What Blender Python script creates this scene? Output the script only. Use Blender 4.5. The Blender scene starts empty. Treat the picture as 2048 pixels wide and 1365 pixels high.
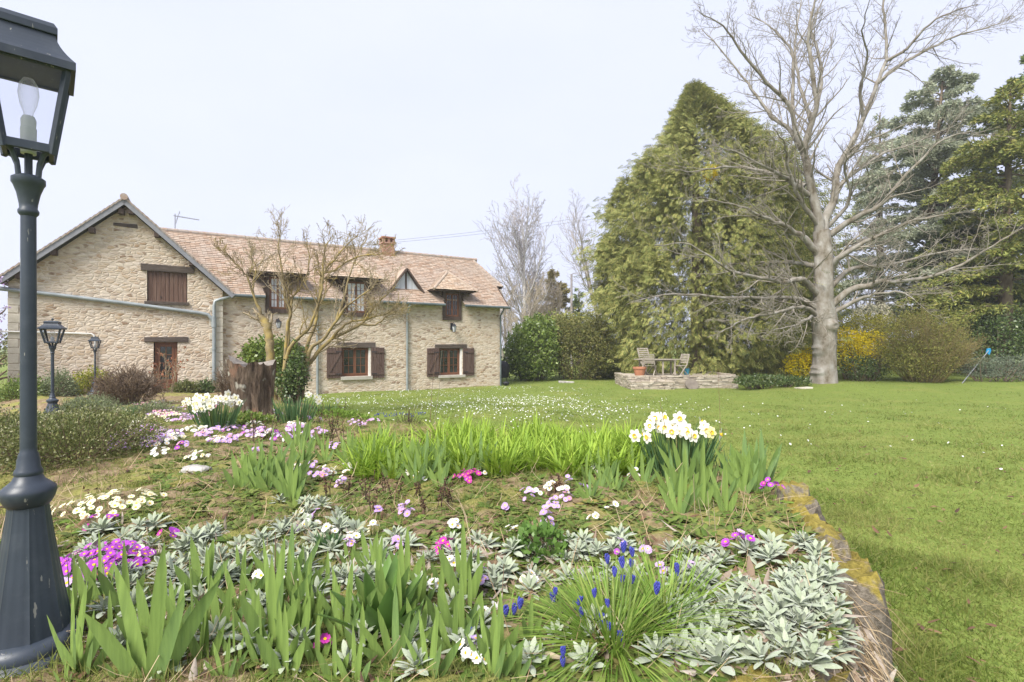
import bpy, math, random
import numpy as np
from mathutils import Vector, Matrix, Euler
from mathutils.geometry import tessellate_polygon

R = random.Random(11)
rng = np.random.default_rng(11)
scene = bpy.context.scene
COL = scene.collection

# ---------------------------------------------------------------- camera
FPX, CX, CY, CAMZ = 1024.0, 1024.0, 692.0, 1.45       # focal length in photo pixels, principal point, eye height
cam = bpy.data.cameras.new('camera')
cam.lens, cam.sensor_width = 18.0, 36.0
cam.shift_y = (CY - 682.5) / 2048.0
cam.clip_start, cam.clip_end = 0.05, 2000
cam_o = bpy.data.objects.new('camera', cam)
cam_o.location = (0, 0, CAMZ)
cam_o.rotation_euler = (math.pi / 2, 0, 0)
COL.objects.link(cam_o)
scene.camera = cam_o

# ---------------------------------------------------------------- light: bright thin overcast
SUN_DIR = Vector((0.42, 0.70, -0.85)).normalized()     # the way the light travels
world = bpy.data.worlds.new('World')
scene.world = world
world.use_nodes = True
wn, wl = world.node_tree.nodes, world.node_tree.links
wn.clear()
w_out = wn.new('ShaderNodeOutputWorld')
w_bg = wn.new('ShaderNodeBackground')
sky = wn.new('ShaderNodeTexSky')
sky.sky_type = 'NISHITA'
sky.sun_disc = False
sky.sun_elevation = math.asin(-SUN_DIR.z)
sky.sun_rotation = math.atan2(-SUN_DIR.x, -SUN_DIR.y)
tc = wn.new('ShaderNodeTexCoord')
mp = wn.new('ShaderNodeMapping')
mp.inputs['Scale'].default_value = (1.2, 1.2, 3.0)
nz = wn.new('ShaderNodeTexNoise')
nz.inputs['Scale'].default_value = 1.6
nz.inputs['Detail'].default_value = 4
rmp = wn.new('ShaderNodeValToRGB')
rmp.color_ramp.elements[0].position = 0.3
rmp.color_ramp.elements[0].color = (5.8, 6.15, 7.9, 1)
rmp.color_ramp.elements[1].position = 0.75
rmp.color_ramp.elements[1].color = (6.3, 6.55, 7.8, 1)
mix = wn.new('ShaderNodeMix')
mix.data_type = 'RGBA'
mix.inputs['Factor'].default_value = 0.93
wl.new(tc.outputs['Generated'], mp.inputs['Vector'])
wl.new(mp.outputs['Vector'], nz.inputs['Vector'])
wl.new(nz.outputs['Fac'], rmp.inputs['Fac'])
wl.new(sky.outputs['Color'], mix.inputs['A'])
wl.new(rmp.outputs['Color'], mix.inputs['B'])
wl.new(mix.outputs['Result'], w_bg.inputs['Color'])
w_bg.inputs['Strength'].default_value = 0.10
wl.new(w_bg.outputs['Background'], w_out.inputs['Surface'])

sun = bpy.data.lights.new('sun', 'SUN')
sun.energy = 4.6
sun.angle = math.radians(28)
sun.color = (1.0, 0.955, 0.88)
sun_o = bpy.data.objects.new('sun', sun)
sun_o.rotation_euler = SUN_DIR.to_track_quat('-Z', 'Y').to_euler()
sun_o.location = (-10, -20, 30)
COL.objects.link(sun_o)
vs = scene.view_settings
vs.view_transform = 'Standard'
vs.look = 'None'
vs.exposure = 0.63
vs.gamma = 1.0
vs.use_curve_mapping = False
scene.cycles.max_bounces = 6
scene.cycles.diffuse_bounces = 3
scene.cycles.glossy_bounces = 2
scene.cycles.transmission_bounces = 4
scene.cycles.transparent_max_bounces = 6

# ---------------------------------------------------------------- helpers
def tag(o, label=None, cat=None, group=None, kind=None):
    if label: o['label'] = label
    if cat:
        o['category'] = cat; o['kind'] = 'thing'
    if group: o['group'] = group
    if kind: o['kind'] = kind
    return o

def empty(name, loc=(0, 0, 0), rz=0.0, parent=None):
    o = bpy.data.objects.new(name, None)
    o.empty_display_size = 0.1
    o.location = loc
    o.rotation_euler = (0, 0, rz)
    COL.objects.link(o)
    if parent: o.parent = parent
    return o

def npmesh(name, V, F, mats, parent=None, MI=None, smooth=False):
    """one mesh object from numpy arrays; F is an array of quads / triangles or a list of such arrays"""
    if not isinstance(F, (list, tuple)): F = [F]
    F = [np.asarray(f, dtype=np.int32) for f in F if len(f)]
    me = bpy.data.meshes.new(name)
    V = np.asarray(V, dtype=np.float32).reshape(-1, 3)
    me.vertices.add(len(V))
    me.vertices.foreach_set('co', V.ravel())
    tot = np.concatenate([np.full(len(f), f.shape[1], dtype=np.int32) for f in F])
    idx = np.concatenate([f.ravel() for f in F])
    me.loops.add(len(idx))
    me.loops.foreach_set('vertex_index', idx)
    st = np.zeros(len(tot), dtype=np.int32)
    st[1:] = np.cumsum(tot)[:-1]
    me.polygons.add(len(tot))
    me.polygons.foreach_set('loop_start', st)
    me.polygons.foreach_set('loop_total', tot)
    if MI is not None: me.polygons.foreach_set('material_index', np.asarray(MI, dtype=np.int32))
    me.polygons.foreach_set('use_smooth', np.full(len(tot), bool(smooth)))
    for m in (mats if isinstance(mats, (list, tuple)) else [mats]): me.materials.append(m)
    me.update(calc_edges=True)
    o = bpy.data.objects.new(name, me)
    COL.objects.link(o)
    if parent: o.parent = parent
    return o

class MB:
    """collects shapes; build() links them as ONE mesh object"""
    def __init__(s): s.V, s.F, s.M = [], [], []
    def add(s, vs_, fs, mi=0):
        b = len(s.V)
        s.V += [tuple(v) for v in vs_]
        for f in fs:
            s.F.append([b + i for i in f]); s.M.append(mi)
        return s
    def box(s, p0, p1, mi=0, M=None, jit=0.0):
        x0, y0, z0 = p0; x1, y1, z1 = p1
        v = [Vector(c) for c in ((x0,y0,z0),(x1,y0,z0),(x1,y1,z0),(x0,y1,z0),(x0,y0,z1),(x1,y0,z1),(x1,y1,z1),(x0,y1,z1))]
        if jit: v = [a + Vector((R.uniform(-jit, jit), R.uniform(-jit, jit), R.uniform(-jit, jit))) for a in v]
        if M: v = [M @ a for a in v]
        return s.add(v, [(0,3,2,1),(4,5,6,7),(0,1,5,4),(1,2,6,5),(2,3,7,6),(3,0,4,7)], mi)
    def bar(s, a, b, w, h, mi=0, up=(0, 0, 1)):
        """a box of section w x h running from a to b"""
        a, b = Vector(a), Vector(b)
        t = (b - a).normalized(); u = Vector(up)
        if abs(t.dot(u)) > 0.98: u = Vector((0, 1, 0))
        sd = t.cross(u).normalized(); u = sd.cross(t)
        q = []
        for p in (a, b):
            for i, j in ((-1,-1),(1,-1),(1,1),(-1,1)): q.append(p + sd*(i*w/2) + u*(j*h/2))
        return s.add(q, [(0,1,2,3),(7,6,5,4),(0,4,5,1),(1,5,6,2),(2,6,7,3),(3,7,4,0)], mi)
    def prism(s, poly, off, mi=0):
        """polygon (3d points, in one plane) pushed by the vector off"""
        n = len(poly); off = Vector(off)
        v = [Vector(p) for p in poly] + [Vector(p) + off for p in poly]
        f = [tuple(range(n))[::-1], tuple(range(n, 2*n))] + [(i, (i+1) % n, n+(i+1) % n, n+i) for i in range(n)]
        return s.add(v, f, mi)
    def tube(s, pts, rad, sides=10, mi=0, cap=True):
        pts = [Vector(p) for p in pts]; n = len(pts)
        if not hasattr(rad, '__len__'): rad = [rad]*n
        ring = []; prev = None
        for i, p in enumerate(pts):
            t = (pts[min(i+1, n-1)] - pts[max(i-1, 0)]).normalized()
            if prev is None:
                prev = t.cross(Vector((0.3, 0.5, 0.81)) if abs(t.z) < .9 else Vector((1, 0, 0))).normalized()
            prev = (prev - t*prev.dot(t)).normalized(); bi = t.cross(prev)
            for k in range(sides):
                a = 2*math.pi*k/sides
                ring.append(p + (prev*math.cos(a) + bi*math.sin(a))*rad[i])
        f = [(i*sides+k, i*sides+(k+1) % sides, (i+1)*sides+(k+1) % sides, (i+1)*sides+k) for i in range(n-1) for k in range(sides)]
        if cap: f += [tuple(range(sides))[::-1], tuple((n-1)*sides+k for k in range(sides))]
        return s.add(ring, f, mi)
    def lathe(s, prof, seg=24, c=(0, 0, 0), mi=0, ph=0.0):
        v = []
        for r, z in prof:
            for k in range(seg):
                a = 2*math.pi*k/seg + ph
                v.append((c[0]+r*math.cos(a), c[1]+r*math.sin(a), c[2]+z))
        n = len(prof)
        f = [(i*seg+k, i*seg+(k+1) % seg, (i+1)*seg+(k+1) % seg, (i+1)*seg+k) for i in range(n-1) for k in range(seg)]
        f += [tuple(range(seg))[::-1], tuple((n-1)*seg+k for k in range(seg))]
        return s.add(v, f, mi)
    def build(s, name, mats, parent=None, smooth=False, bevel=0.0, loc=None):
        me = bpy.data.meshes.new(name)
        me.from_pydata(s.V, [], s.F)
        for m in (mats if isinstance(mats, (list, tuple)) else [mats]): me.materials.append(m)
        me.polygons.foreach_set('material_index', s.M)
        me.polygons.foreach_set('use_smooth', [bool(smooth)]*len(s.F))
        me.update()
        o = bpy.data.objects.new(name, me)
        COL.objects.link(o)
        if parent: o.parent = parent
        if loc: o.location = loc
        if bevel:
            b = o.modifiers.new('bevel', 'BEVEL'); b.width = bevel; b.segments = 2; b.limit_method = 'ANGLE'; b.angle_limit = 0.7
        elif smooth:
            try: me.set_sharp_from_angle(angle=0.7)
            except Exception: pass
        return o

def copy_thing(root, loc=None, rz=None, sc=None, label=None, parent=None):
    c = root.copy(); COL.objects.link(c)
    if parent: c.parent = parent
    if loc is not None: c.location = loc
    if rz is not None: c.rotation_euler = (root.rotation_euler[0], root.rotation_euler[1], rz)
    if sc is not None: c.scale = (sc, sc, sc) if not hasattr(sc, '__len__') else sc
    if label: c['label'] = label
    for ch in list(root.children): copy_thing(ch, parent=c)
    return c

def unit(a): return a / np.maximum(np.linalg.norm(a, axis=-1, keepdims=True), 1e-9)
def rdir(n, g=rng): return unit(g.normal(size=(n, 3)))

def blades(base, d, side, L, W, bend, prof, fold=0.0):
    """N ribbon leaves: base, unit direction, unit side vector, length, width, bend (tip offset in lengths), width profile.
    fold > 0 adds a midrib row so that the leaf is V-shaped in section"""
    N = len(base); prof = np.asarray(prof, float); T = len(prof); t = np.linspace(0, 1, T)
    L = np.broadcast_to(np.asarray(L, float), (N,)); W = np.broadcast_to(np.asarray(W, float), (N,))
    pos = base[:, None, :] + d[:, None, :]*(L[:, None, None]*t[None, :, None]) + bend[:, None, :]*(L[:, None, None]*(t**2)[None, :, None])
    half = side[:, None, :]*(W[:, None, None]*prof[None, :, None]*0.5)
    if not fold:
        V = np.stack([pos-half, pos+half], axis=2).reshape(-1, 3)
        i = np.arange(T-1); q = np.stack([2*i, 2*i+1, 2*i+3, 2*i+2], axis=1)
        F = (q[None] + (np.arange(N)*(2*T))[:, None, None]).reshape(-1, 4)
        return V, F
    nrm = unit(np.cross(d, side))
    mid = pos - nrm[:, None, :]*(np.abs(W)[:, None, None]*prof[None, :, None]*fold)
    V = np.stack([pos-half, mid, pos+half], axis=2).reshape(-1, 3)
    i = np.arange(T-1)
    q = np.concatenate([np.stack([3*i, 3*i+1, 3*i+4, 3*i+3], 1), np.stack([3*i+1, 3*i+2, 3*i+5, 3*i+4], 1)])
    F = (q[None] + (np.arange(N)*(3*T))[:, None, None]).reshape(-1, 4)
    return V, F

def diamonds(c, d, side, L, W):
    """N small leaves, one rhombic quad each"""
    N = len(c); L = np.broadcast_to(np.asarray(L, float), (N,))[:, None]; W = np.broadcast_to(np.asarray(W, float), (N,))[:, None]
    V = np.stack([c, c + d*L*.45 + side*W*.5, c + d*L, c + d*L*.45 - side*W*.5], axis=1).reshape(-1, 3)
    return V, np.arange(4*N).reshape(N, 4)

def merge(parts):
    Vs, Fs, n = [], [], 0
    for V, F in parts:
        Vs.append(V); Fs.append(F + n); n += len(V)
    return np.concatenate(Vs), Fs

def tubes(lines, sides=4):
    """many tapered tubes; lines = [(points (n,3), radii (n,))]"""
    by = {}
    for p, r in lines: by.setdefault(len(p), []).append((p, r))
    out = []
    for n, ls in by.items():
        P = np.array([l[0] for l in ls], float); r = np.array([l[1] for l in ls], float); M = len(ls)
        T = np.empty_like(P); T[:, 1:-1] = P[:, 2:] - P[:, :-2]; T[:, 0] = P[:, 1]-P[:, 0]; T[:, -1] = P[:, -1]-P[:, -2]
        T = unit(T)
        m = unit(T.mean(1)); ref = np.where(np.abs(m[:, 2:3]) < .8, np.array([[0, 0, 1.]]), np.array([[1., 0, 0]]))
        s = unit(np.cross(T, ref[:, None, :])); b = np.cross(T, s)
        a = np.arange(sides)*2*np.pi/sides
        V = P[:, :, None, :] + (s[:, :, None, :]*np.cos(a)[None, None, :, None] + b[:, :, None, :]*np.sin(a)[None, None, :, None])*r[:, :, None, None]
        V = V.reshape(-1, 3)
        i, k = np.meshgrid(np.arange(n-1), np.arange(sides), indexing='ij'); i = i.ravel(); k = k.ravel(); k2 = (k+1) % sides
        q = np.stack([i*sides+k, i*sides+k2, (i+1)*sides+k2, (i+1)*sides+k], 1)
        F = (q[None] + (np.arange(M)*n*sides)[:, None, None]).reshape(-1, 4)
        out.append((V, F))
    return merge(out)

def P(px, py, Y):                       # a point of the place seen at a photo pixel, Y metres ahead
    return Vector(((px-CX)/FPX*Y, Y, CAMZ-(py-CY)/FPX*Y))

# ---------------------------------------------------------------- materials
def nodes_of(name):
    m = bpy.data.materials.new(name); m.use_nodes = True
    nt = m.node_tree; nt.nodes.clear()
    out = nt.nodes.new('ShaderNodeOutputMaterial')
    return m, nt, out
def N_(nt, t, **kw):
    n = nt.nodes.new(t)
    for k, v in kw.items():
        if k in n.inputs: n.inputs[k].default_value = v
        else: setattr(n, k, v)
    return n
def ramp(nt, fac, cols, interp='LINEAR'):
    r = nt.nodes.new('ShaderNodeValToRGB'); cr = r.color_ramp; cr.interpolation = interp
    n = len(cols)
    for i, c in enumerate(cols):
        if len(c) == 4: pos, col = c[0], c[1:]
        else: pos, col = i/max(1, n-1), c
        e = cr.elements[i] if i < 2 else cr.elements.new(pos)
        e.position = pos; e.color = (*col, 1)
    nt.links.new(fac, r.inputs['Fac'])
    return r.outputs['Color']
def mixc(nt, fac, a, b, mode='MIX'):
    m = nt.nodes.new('ShaderNodeMix'); m.data_type = 'RGBA'; m.blend_type = mode
    for s, v in (('Factor', fac), ('A', a), ('B', b)):
        if hasattr(v, 'is_linked'): nt.links.new(v, m.inputs[s])
        else: m.inputs[s].default_value = v if s == 'Factor' else (*v, 1)
    return m.outputs['Result']
def coords(nt, scale=(1, 1, 1), kind='Object'):
    t = nt.nodes.new('ShaderNodeTexCoord'); m = nt.nodes.new('ShaderNodeMapping')
    m.inputs['Scale'].default_value = scale
    nt.links.new(t.outputs[kind], m.inputs['Vector'])
    return m.outputs['Vector']
def noise(nt, vec, scale, detail=4, rough=.55, dist=0.0):
    n = N_(nt, 'ShaderNodeTexNoise', Scale=scale, Detail=detail, Roughness=rough, Distortion=dist)
    if vec is not None: nt.links.new(vec, n.inputs['Vector'])
    return n.outputs['Fac']
def bump(nt, h, strength=.4, dist=.02):
    b = N_(nt, 'ShaderNodeBump', Strength=strength, Distance=dist)
    nt.links.new(h, b.inputs['Height'])
    return b.outputs['Normal']
def bsdf(nt, out, col, rough=.7, normal=None, spec=.3, metal=0.0):
    b = N_(nt, 'ShaderNodeBsdfPrincipled', Roughness=rough, Metallic=metal)
    b.inputs['Specular IOR Level'].default_value = spec
    if hasattr(col, 'is_linked'): nt.links.new(col, b.inputs['Base Color'])
    else: b.inputs['Base Color'].default_value = (*col, 1)
    if normal is not None: nt.links.new(normal, b.inputs['Normal'])
    if out is not None: nt.links.new(b.outputs['BSDF'], out.inputs['Surface'])
    return b
def M_noise(name, cols, scale=6, rough=.8, bs=.4, bscale=None, bd=.01, sc=(1, 1, 1), spec=.25, detail=5, metal=0.0):
    m, nt, out = nodes_of(name)
    v = coords(nt, sc)
    c = ramp(nt, noise(nt, v, scale, detail), [(.28+.44*i/max(1, len(cols)-1), *c) for i, c in enumerate(cols)])
    bsdf(nt, out, c, rough, bump(nt, noise(nt, v, bscale or scale*4, 5), bs, bd) if bs else None, spec, metal)
    return m
def M_leaf(name, cols, trans=.3, rough=.5, spec=.25, nscale=0.0, bs=0.0, nsc=(1, 1, 1), tip=None):
    """leaf colour varies from leaf to leaf; light passes through a little"""
    m, nt, out = nodes_of(name)
    g = nt.nodes.new('ShaderNodeNewGeometry')
    c = ramp(nt, g.outputs['Random Per Island'], cols)
    nrm = None
    if nscale:
        v = coords(nt, nsc)
        f = noise(nt, v, nscale, 3)
        c = mixc(nt, .40, c, ramp(nt, f, [(.3, *[x*.6 for x in cols[0]]), (.7, *[min(1, x*1.3) for x in cols[-1]])]))
        if bs: nrm = bump(nt, f, bs, .004)
    if tip:                                       # some leaves wither brown at the tip
        t_ = nt.nodes.new('ShaderNodeTexCoord'); s = N_(nt, 'ShaderNodeSeparateXYZ'); nt.links.new(t_.outputs['Generated'], s.inputs[0])
        ad = N_(nt, 'ShaderNodeMath', operation='MULTIPLY_ADD'); nt.links.new(g.outputs['Random Per Island'], ad.inputs[0]); ad.inputs[1].default_value = .5; nt.links.new(s.outputs['Z'], ad.inputs[2])
        hf = N_(nt, 'ShaderNodeMath', operation='MULTIPLY'); hf.inputs[1].default_value = .68; nt.links.new(ad.outputs[0], hf.inputs[0])
        c = mixc(nt, ramp(nt, hf.outputs[0], [(.90, 0,0,0), (.94, .9,.9,.9)]), c, tip)
    b = bsdf(nt, None, c, rough, nrm, spec)
    t = nt.nodes.new('ShaderNodeBsdfTranslucent'); nt.links.new(c, t.inputs['Color'])
    mx = nt.nodes.new('ShaderNodeMixShader'); mx.inputs['Fac'].default_value = trans
    nt.links.new(b.outputs['BSDF'], mx.inputs[1]); nt.links.new(t.outputs['BSDF'], mx.inputs[2])
    nt.links.new(mx.outputs['Shader'], out.inputs['Surface'])
    return m
# ---------------------------------------------------------------- ground shape
BED = np.array([(-4.5,.75),(.3,.85),(.72,1.2),(1.10,1.62),(1.36,2.15),(1.62,3.0),(1.78,3.7),(1.55,4.6),(.95,5.6),(.05,6.7),(-1.2,8.3),
                (-2.8,10.6),(-4.4,13.2),(-6.3,16.2),(-8.6,19.0),(-16.0,16.2),(-15.5,13.4),(-10.3,10.6),(-8.6,8.6),(-8.0,5.0),(-7.0,1.5)])
def bed_dist(x, y):
    """distance inside the bed's outline (negative outside) and the y of the nearest outline point"""
    x = np.asarray(x, float); y = np.asarray(y, float)
    best = np.full(x.shape, 1e9); ny = np.zeros(x.shape); ins = np.zeros(x.shape, bool); n = len(BED)
    for i in range(n):
        a, b = BED[i], BED[(i+1) % n]
        ab = b-a; t = np.clip(((x-a[0])*ab[0]+(y-a[1])*ab[1])/(ab@ab), 0, 1)
        qx, qy = a[0]+ab[0]*t, a[1]+ab[1]*t
        dd = np.hypot(x-qx, y-qy); m = dd < best; best = np.where(m, dd, best); ny = np.where(m, qy, ny)
        c = ((a[1] > y) != (b[1] > y)) & (x < (b[0]-a[0])*(y-a[1])/(b[1]-a[1]+1e-12)+a[0])
        ins ^= c
    return np.where(ins, best, -best), ny
def lawn_z(x, y):
    x = np.asarray(x, float); y = np.asarray(y, float)
    s = np.clip((y-4)/17, 0, 1); s = s*s*(3-2*s)
    z = -0.5*s + .02*np.sin(x*.9+y*.6) + .015*np.sin(x*2.1-y*1.3)
    d2 = (x-14.4)**2 + (y-23.6)**2                       # swelling round the foot of the big tree
    return z + .22*np.exp(-d2/9) + .035*np.clip(x-14, 0, 12)*np.clip((y-14)/10, 0, 1)
def bed_z(x, y):
    x = np.asarray(x, float); y = np.asarray(y, float)
    zb = np.interp(y, [0, 5, 8.2, 11, 15, 18], [.575, .575, .33, .15, .02, -.2])
    zb = zb + .025*np.sin(x*3.1+1)*np.sin(y*2.6) + .012*np.sin(x*9)*np.sin(y*8+1)
    d, ny = bed_dist(x, y)
    w = np.interp(ny, [0, 3.4, 4.6, 9], [.05, .06, 1.0, 1.8])
    s = np.clip(d/w, 0, 1); s = s*s*(3-2*s)
    lz = lawn_z(x, y)
    return lz + (zb-lz)*s, d
def gz(x, y):
    b, d = bed_z(x, y); return np.where(d > 0, b, lawn_z(x, y))
def gz1(x, y): return float(gz(np.array([x]), np.array([y]))[0])
def G(px, py):
    """the ground point seen at a photo pixel"""
    Y = np.concatenate([np.linspace(1.2, 12, 1500), np.linspace(12, 60, 1500)])
    X = (px-CX)/FPX*Y; Z = CAMZ-(py-CY)/FPX*Y
    k = int(np.argmax(Z <= gz(X, Y)))
    return Vector((X[k], Y[k], float(gz(X[k:k+1], Y[k:k+1])[0])))

# ground materials
def M_lawn():
    m, nt, out = nodes_of('lawn_turf')
    v = coords(nt)
    a = noise(nt, v, .55, 5, .6); b = noise(nt, v, 7, 6, .7); c = noise(nt, coords(nt, (1, .35, 1)), 60, 3, .7)
    base = ramp(nt, b, [(.25, .078, .124, .022), (.5, .145, .195, .036), (.75, .225, .26, .062)])
    moss = ramp(nt, b, [(.25, .18, .19, .04), (.7, .30, .29, .085)])
    f = ramp(nt, a, [(.50, 0, 0, 0), (.70, .75, .75, .75)])
    col = mixc(nt, f, base, moss)
    col = mixc(nt, .45, col, ramp(nt, c, [(.3, .07, .105, .02), (.7, .27, .33, .09)]))
    bsdf(nt, out, col, .95, bump(nt, c, .5, .02), .1)
    return m
def M_soil():
    m, nt, out = nodes_of('bed_soil')
    v = coords(nt)
    a = noise(nt, v, 1.3, 5, .65); b = noise(nt, v, 14, 6, .7); c = noise(nt, v, 60, 4, .7)
    soil = ramp(nt, b, [(.28, .11, .07, .04), (.5, .24, .175, .105), (.72, .36, .285, .18)])
    moss = ramp(nt, b, [(.3, .17, .18, .04), (.7, .31, .30, .085)])
    col = mixc(nt, ramp(nt, a, [(.46, 0, 0, 0), (.56, .85, .85, .85)]), soil, moss)
    bsdf(nt, out, col, .95, bump(nt, mixc(nt, .5, b, c), .9, .03), .1)
    return m
mat_lawn, mat_soil = M_lawn(), M_soil()

def grid_sheet(name, xs, ys, zf, mat):
    X, Y = np.meshgrid(xs, ys); Z = zf(X, Y)
    V = np.stack([X, Y, Z], -1).reshape(-1, 3); nx, ny = len(xs), len(ys)
    i, j = np.meshgrid(np.arange(ny-1), np.arange(nx-1), indexing='ij')
    F = np.stack([i*nx+j, i*nx+j+1, (i+1)*nx+j+1, (i+1)*nx+j], -1).reshape(-1, 4)
    return npmesh(name, V, F, mat, smooth=True)
xs = np.concatenate([-np.geomspace(415, 32, 10), np.linspace(-30, 45, 230), np.geomspace(47, 415, 10)])
ys = np.concatenate([[-200, -60, -20, -8], np.linspace(-3, 40, 190), np.geomspace(42, 415, 12)])
tag(grid_sheet('lawn', xs, ys, lawn_z, mat_lawn), kind='structure')

def bed_sheet(x0, x1, y0, y1, st):
    xs = np.arange(x0, x1+st/2, st); ys = np.arange(y0, y1+st/2, st)
    X, Y = np.meshgrid(xs, ys); Z, D = bed_z(X, Y)
    Z = Z + np.where(D > .03, .012 + .018*np.sin(X*23+np.sin(Y*17)*2)*np.sin(Y*21), -.02)*np.clip(D*6, -1, 1)
    nx, ny = len(xs), len(ys)
    i, j = np.meshgrid(np.arange(ny-1), np.arange(nx-1), indexing='ij')
    F = np.stack([i*nx+j, i*nx+j+1, (i+1)*nx+j+1, (i+1)*nx+j], -1).reshape(-1, 4)
    F = F[(D.ravel()[F] > -.06).all(1)]
    return np.stack([X, Y, Z], -1).reshape(-1, 3), F
V1, F1 = bed_sheet(-6, 2.2, .6, 5.0, .045)
V2, F2 = bed_sheet(-16.2, 2.1, 5.0, 19.4, .15)
V3, F3 = bed_sheet(-9.05, -6, .5, 5.0, .15)
Vb, Fb = merge([(V1, F1), (V2, F2), (V3, F3)])
tag(npmesh('flower_bed', Vb, Fb, mat_soil, smooth=True), kind='structure')

# flagstone path that shows at the far edge of the bed
mat_flag = M_noise('flagstone', [(.34,.30,.25), (.48,.43,.37)], 3, .9, .5, 30)
pm = MB()
for i in range(5):
    for j in range(7):
        x0 = -16.5 + j*1.02 + (i % 2)*.4; y0 = 7.2 + i*.62
        zc = gz1(x0+.5, y0+.3)
        pm.box((x0, y0, zc-.1), (x0+.98, y0+.58, zc+.035), jit=.012)
tag(pm.build('path', mat_flag, bevel=.012), kind='structure')
# ---------------------------------------------------------------- materials of the house
def M_stone():
    m, nt, out = nodes_of('rubble_stone')
    v = coords(nt, (1, 1, 1))
    wob = N_(nt, 'ShaderNodeTexNoise', Scale=2.3, Detail=3); nt.links.new(v, wob.inputs['Vector'])
    add = N_(nt, 'ShaderNodeVectorMath', operation='MULTIPLY_ADD')
    add.inputs[1].default_value = (.16, .0, .06); nt.links.new(wob.outputs['Color'], add.inputs[0]); nt.links.new(v, add.inputs[2])
    mp = N_(nt, 'ShaderNodeMapping'); mp.inputs['Scale'].default_value = (5.0, 5.0, 11.8); nt.links.new(add.outputs[0], mp.inputs['Vector'])
    vo = N_(nt, 'ShaderNodeTexVoronoi', Scale=1.0, Randomness=.85); nt.links.new(mp.outputs['Vector'], vo.inputs['Vector'])
    ve = N_(nt, 'ShaderNodeTexVoronoi', feature='DISTANCE_TO_EDGE', Scale=1.0, Randomness=.85); nt.links.new(mp.outputs['Vector'], ve.inputs['Vector'])
    sep = N_(nt, 'ShaderNodeSeparateColor'); nt.links.new(vo.outputs['Color'], sep.inputs['Color'])
    stone = ramp(nt, sep.outputs[0], [(0, .52,.415,.305), (.18, .44,.32,.205), (.32, .58,.48,.37), (.50, .64,.555,.45), (.60, .31,.185,.095), (.70, .53,.425,.315), (.84, .66,.575,.485), (.92, .20,.115,.065)])
    fine = noise(nt, v, 26, 5, .7)
    stone = mixc(nt, .22, stone, ramp(nt, fine, [(.3, .36,.28,.18), (.7, .76,.68,.55)]), 'MULTIPLY' if False else 'MIX')
    big = noise(nt, v, .8, 3)
    stone = mixc(nt, ramp(nt, big, [(.4, 0,0,0), (.7, .4,.4,.4)]), stone, (.58,.50,.415))
    mask = ramp(nt, ve.outputs['Distance'], [(.03, 1,1,1), (.15, 0,0,0)])
    mask = mixc(nt, ramp(nt, noise(nt, v, 1.7, 3), [(.35, 1,1,1), (.65, .55,.55,.55)]), (0,0,0), mask)
    col = mixc(nt, mask, stone, (.57,.49,.395))
    h = ramp(nt, ve.outputs['Distance'], [(.0, 0,0,0), (.16, 1,1,1)])
    h = mixc(nt, .3, h, fine)
    bsdf(nt, out, col, .92, bump(nt, h, .75, .03), .15)
    return m
mat_stone = M_stone()
mat_quoin = M_noise('pale_cut_stone', [(.46,.42,.34), (.62,.57,.48)], 4, .9, .5, 30)
def M_tiles(k=(1, 1, 1)):
    m, nt, out = nodes_of('clay_tiles')
    g = nt.nodes.new('ShaderNodeNewGeometry')
    v = coords(nt)
    c = ramp(nt, g.outputs['Random Per Island'], [(p, *(a*b for a, b in zip(q, k))) for p, *q in [(0, .31,.21,.15), (.3, .37,.27,.20), (.55, .42,.315,.24), (.75, .35,.27,.215), (.88, .45,.365,.29), (1, .27,.195,.145)]])
    big = noise(nt, v, .9, 4, .65)
    c = mixc(nt, ramp(nt, big, [(.42, 0,0,0), (.68, .6,.6,.6)]), c, (.38,.325,.28))
    f = noise(nt, v, 30, 4, .7)
    c = mixc(nt, ramp(nt, f, [(.55, 0,0,0), (.7, .45,.45,.45)]), c, (.24,.20,.13))
    bsdf(nt, out, c, .9, bump(nt, f, .4, .01), .15)
    return m
mat_tiles = M_tiles()
mat_dtiles = M_tiles((1.22, 1.25, 1.22))
mat_ridge = M_noise('lichened_ridge_tile', [(.24,.20,.17), (.36,.31,.27), (.30,.18,.12)], 5, .9, .6, 40)
mat_hip = M_noise('pale_hip_tile', [(.31,.24,.19), (.43,.35,.28)], 5, .9, .5, 40)
def M_wood(name, cols, sc=(14, 14, .8), rough=.75, bs=.4):
    return M_noise(name, cols, 2.2, rough, bs, 6, .006, sc, .2)
mat_oak = M_wood('dark_stained_oak', [(.040,.028,.022), (.085,.060,.048), (.12,.09,.07)])
mat_lintel = M_noise('weathered_oak_beam', [(.055,.042,.034), (.13,.105,.088)], 3, .85, .6, 14, .01, (1, 3, 9))
mat_shutter = M_wood('brown_shutter_boards', [(.060,.037,.030), (.105,.068,.055), (.14,.10,.082)], (16, 4, .6))
mat_hatch = M_wood('faded_brown_boards', [(.07,.040,.030), (.13,.078,.057), (.19,.13,.10)], (14, 4, .6))
mat_frame = M_noise('stained_window_timber', [(.13,.055,.030), (.20,.09,.048)], 4, .5, .2, 20, .004, (2, 2, 2))
mat_verge = M_noise('grey_painted_verge', [(.20,.205,.225), (.27,.275,.295)], 4, .6, .2, 20)
mat_zinc = M_noise('zinc', [(.23,.26,.27), (.34,.37,.38)], 3, .5, .15, 14, .004, spec=.5, metal=.25)
mat_gutter = M_noise('dark_zinc_gutter', [(.07,.09,.095), (.14,.17,.175)], 3, .5, .15, 14, .004, spec=.5)
mat_white = M_noise('white_paint', [(.66,.64,.60), (.78,.77,.73)], 5, .6, .1, 20)
mat_sill = M_noise('stone_sill', [(.34,.31,.26), (.47,.44,.39)], 5, .9, .4, 40)
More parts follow.
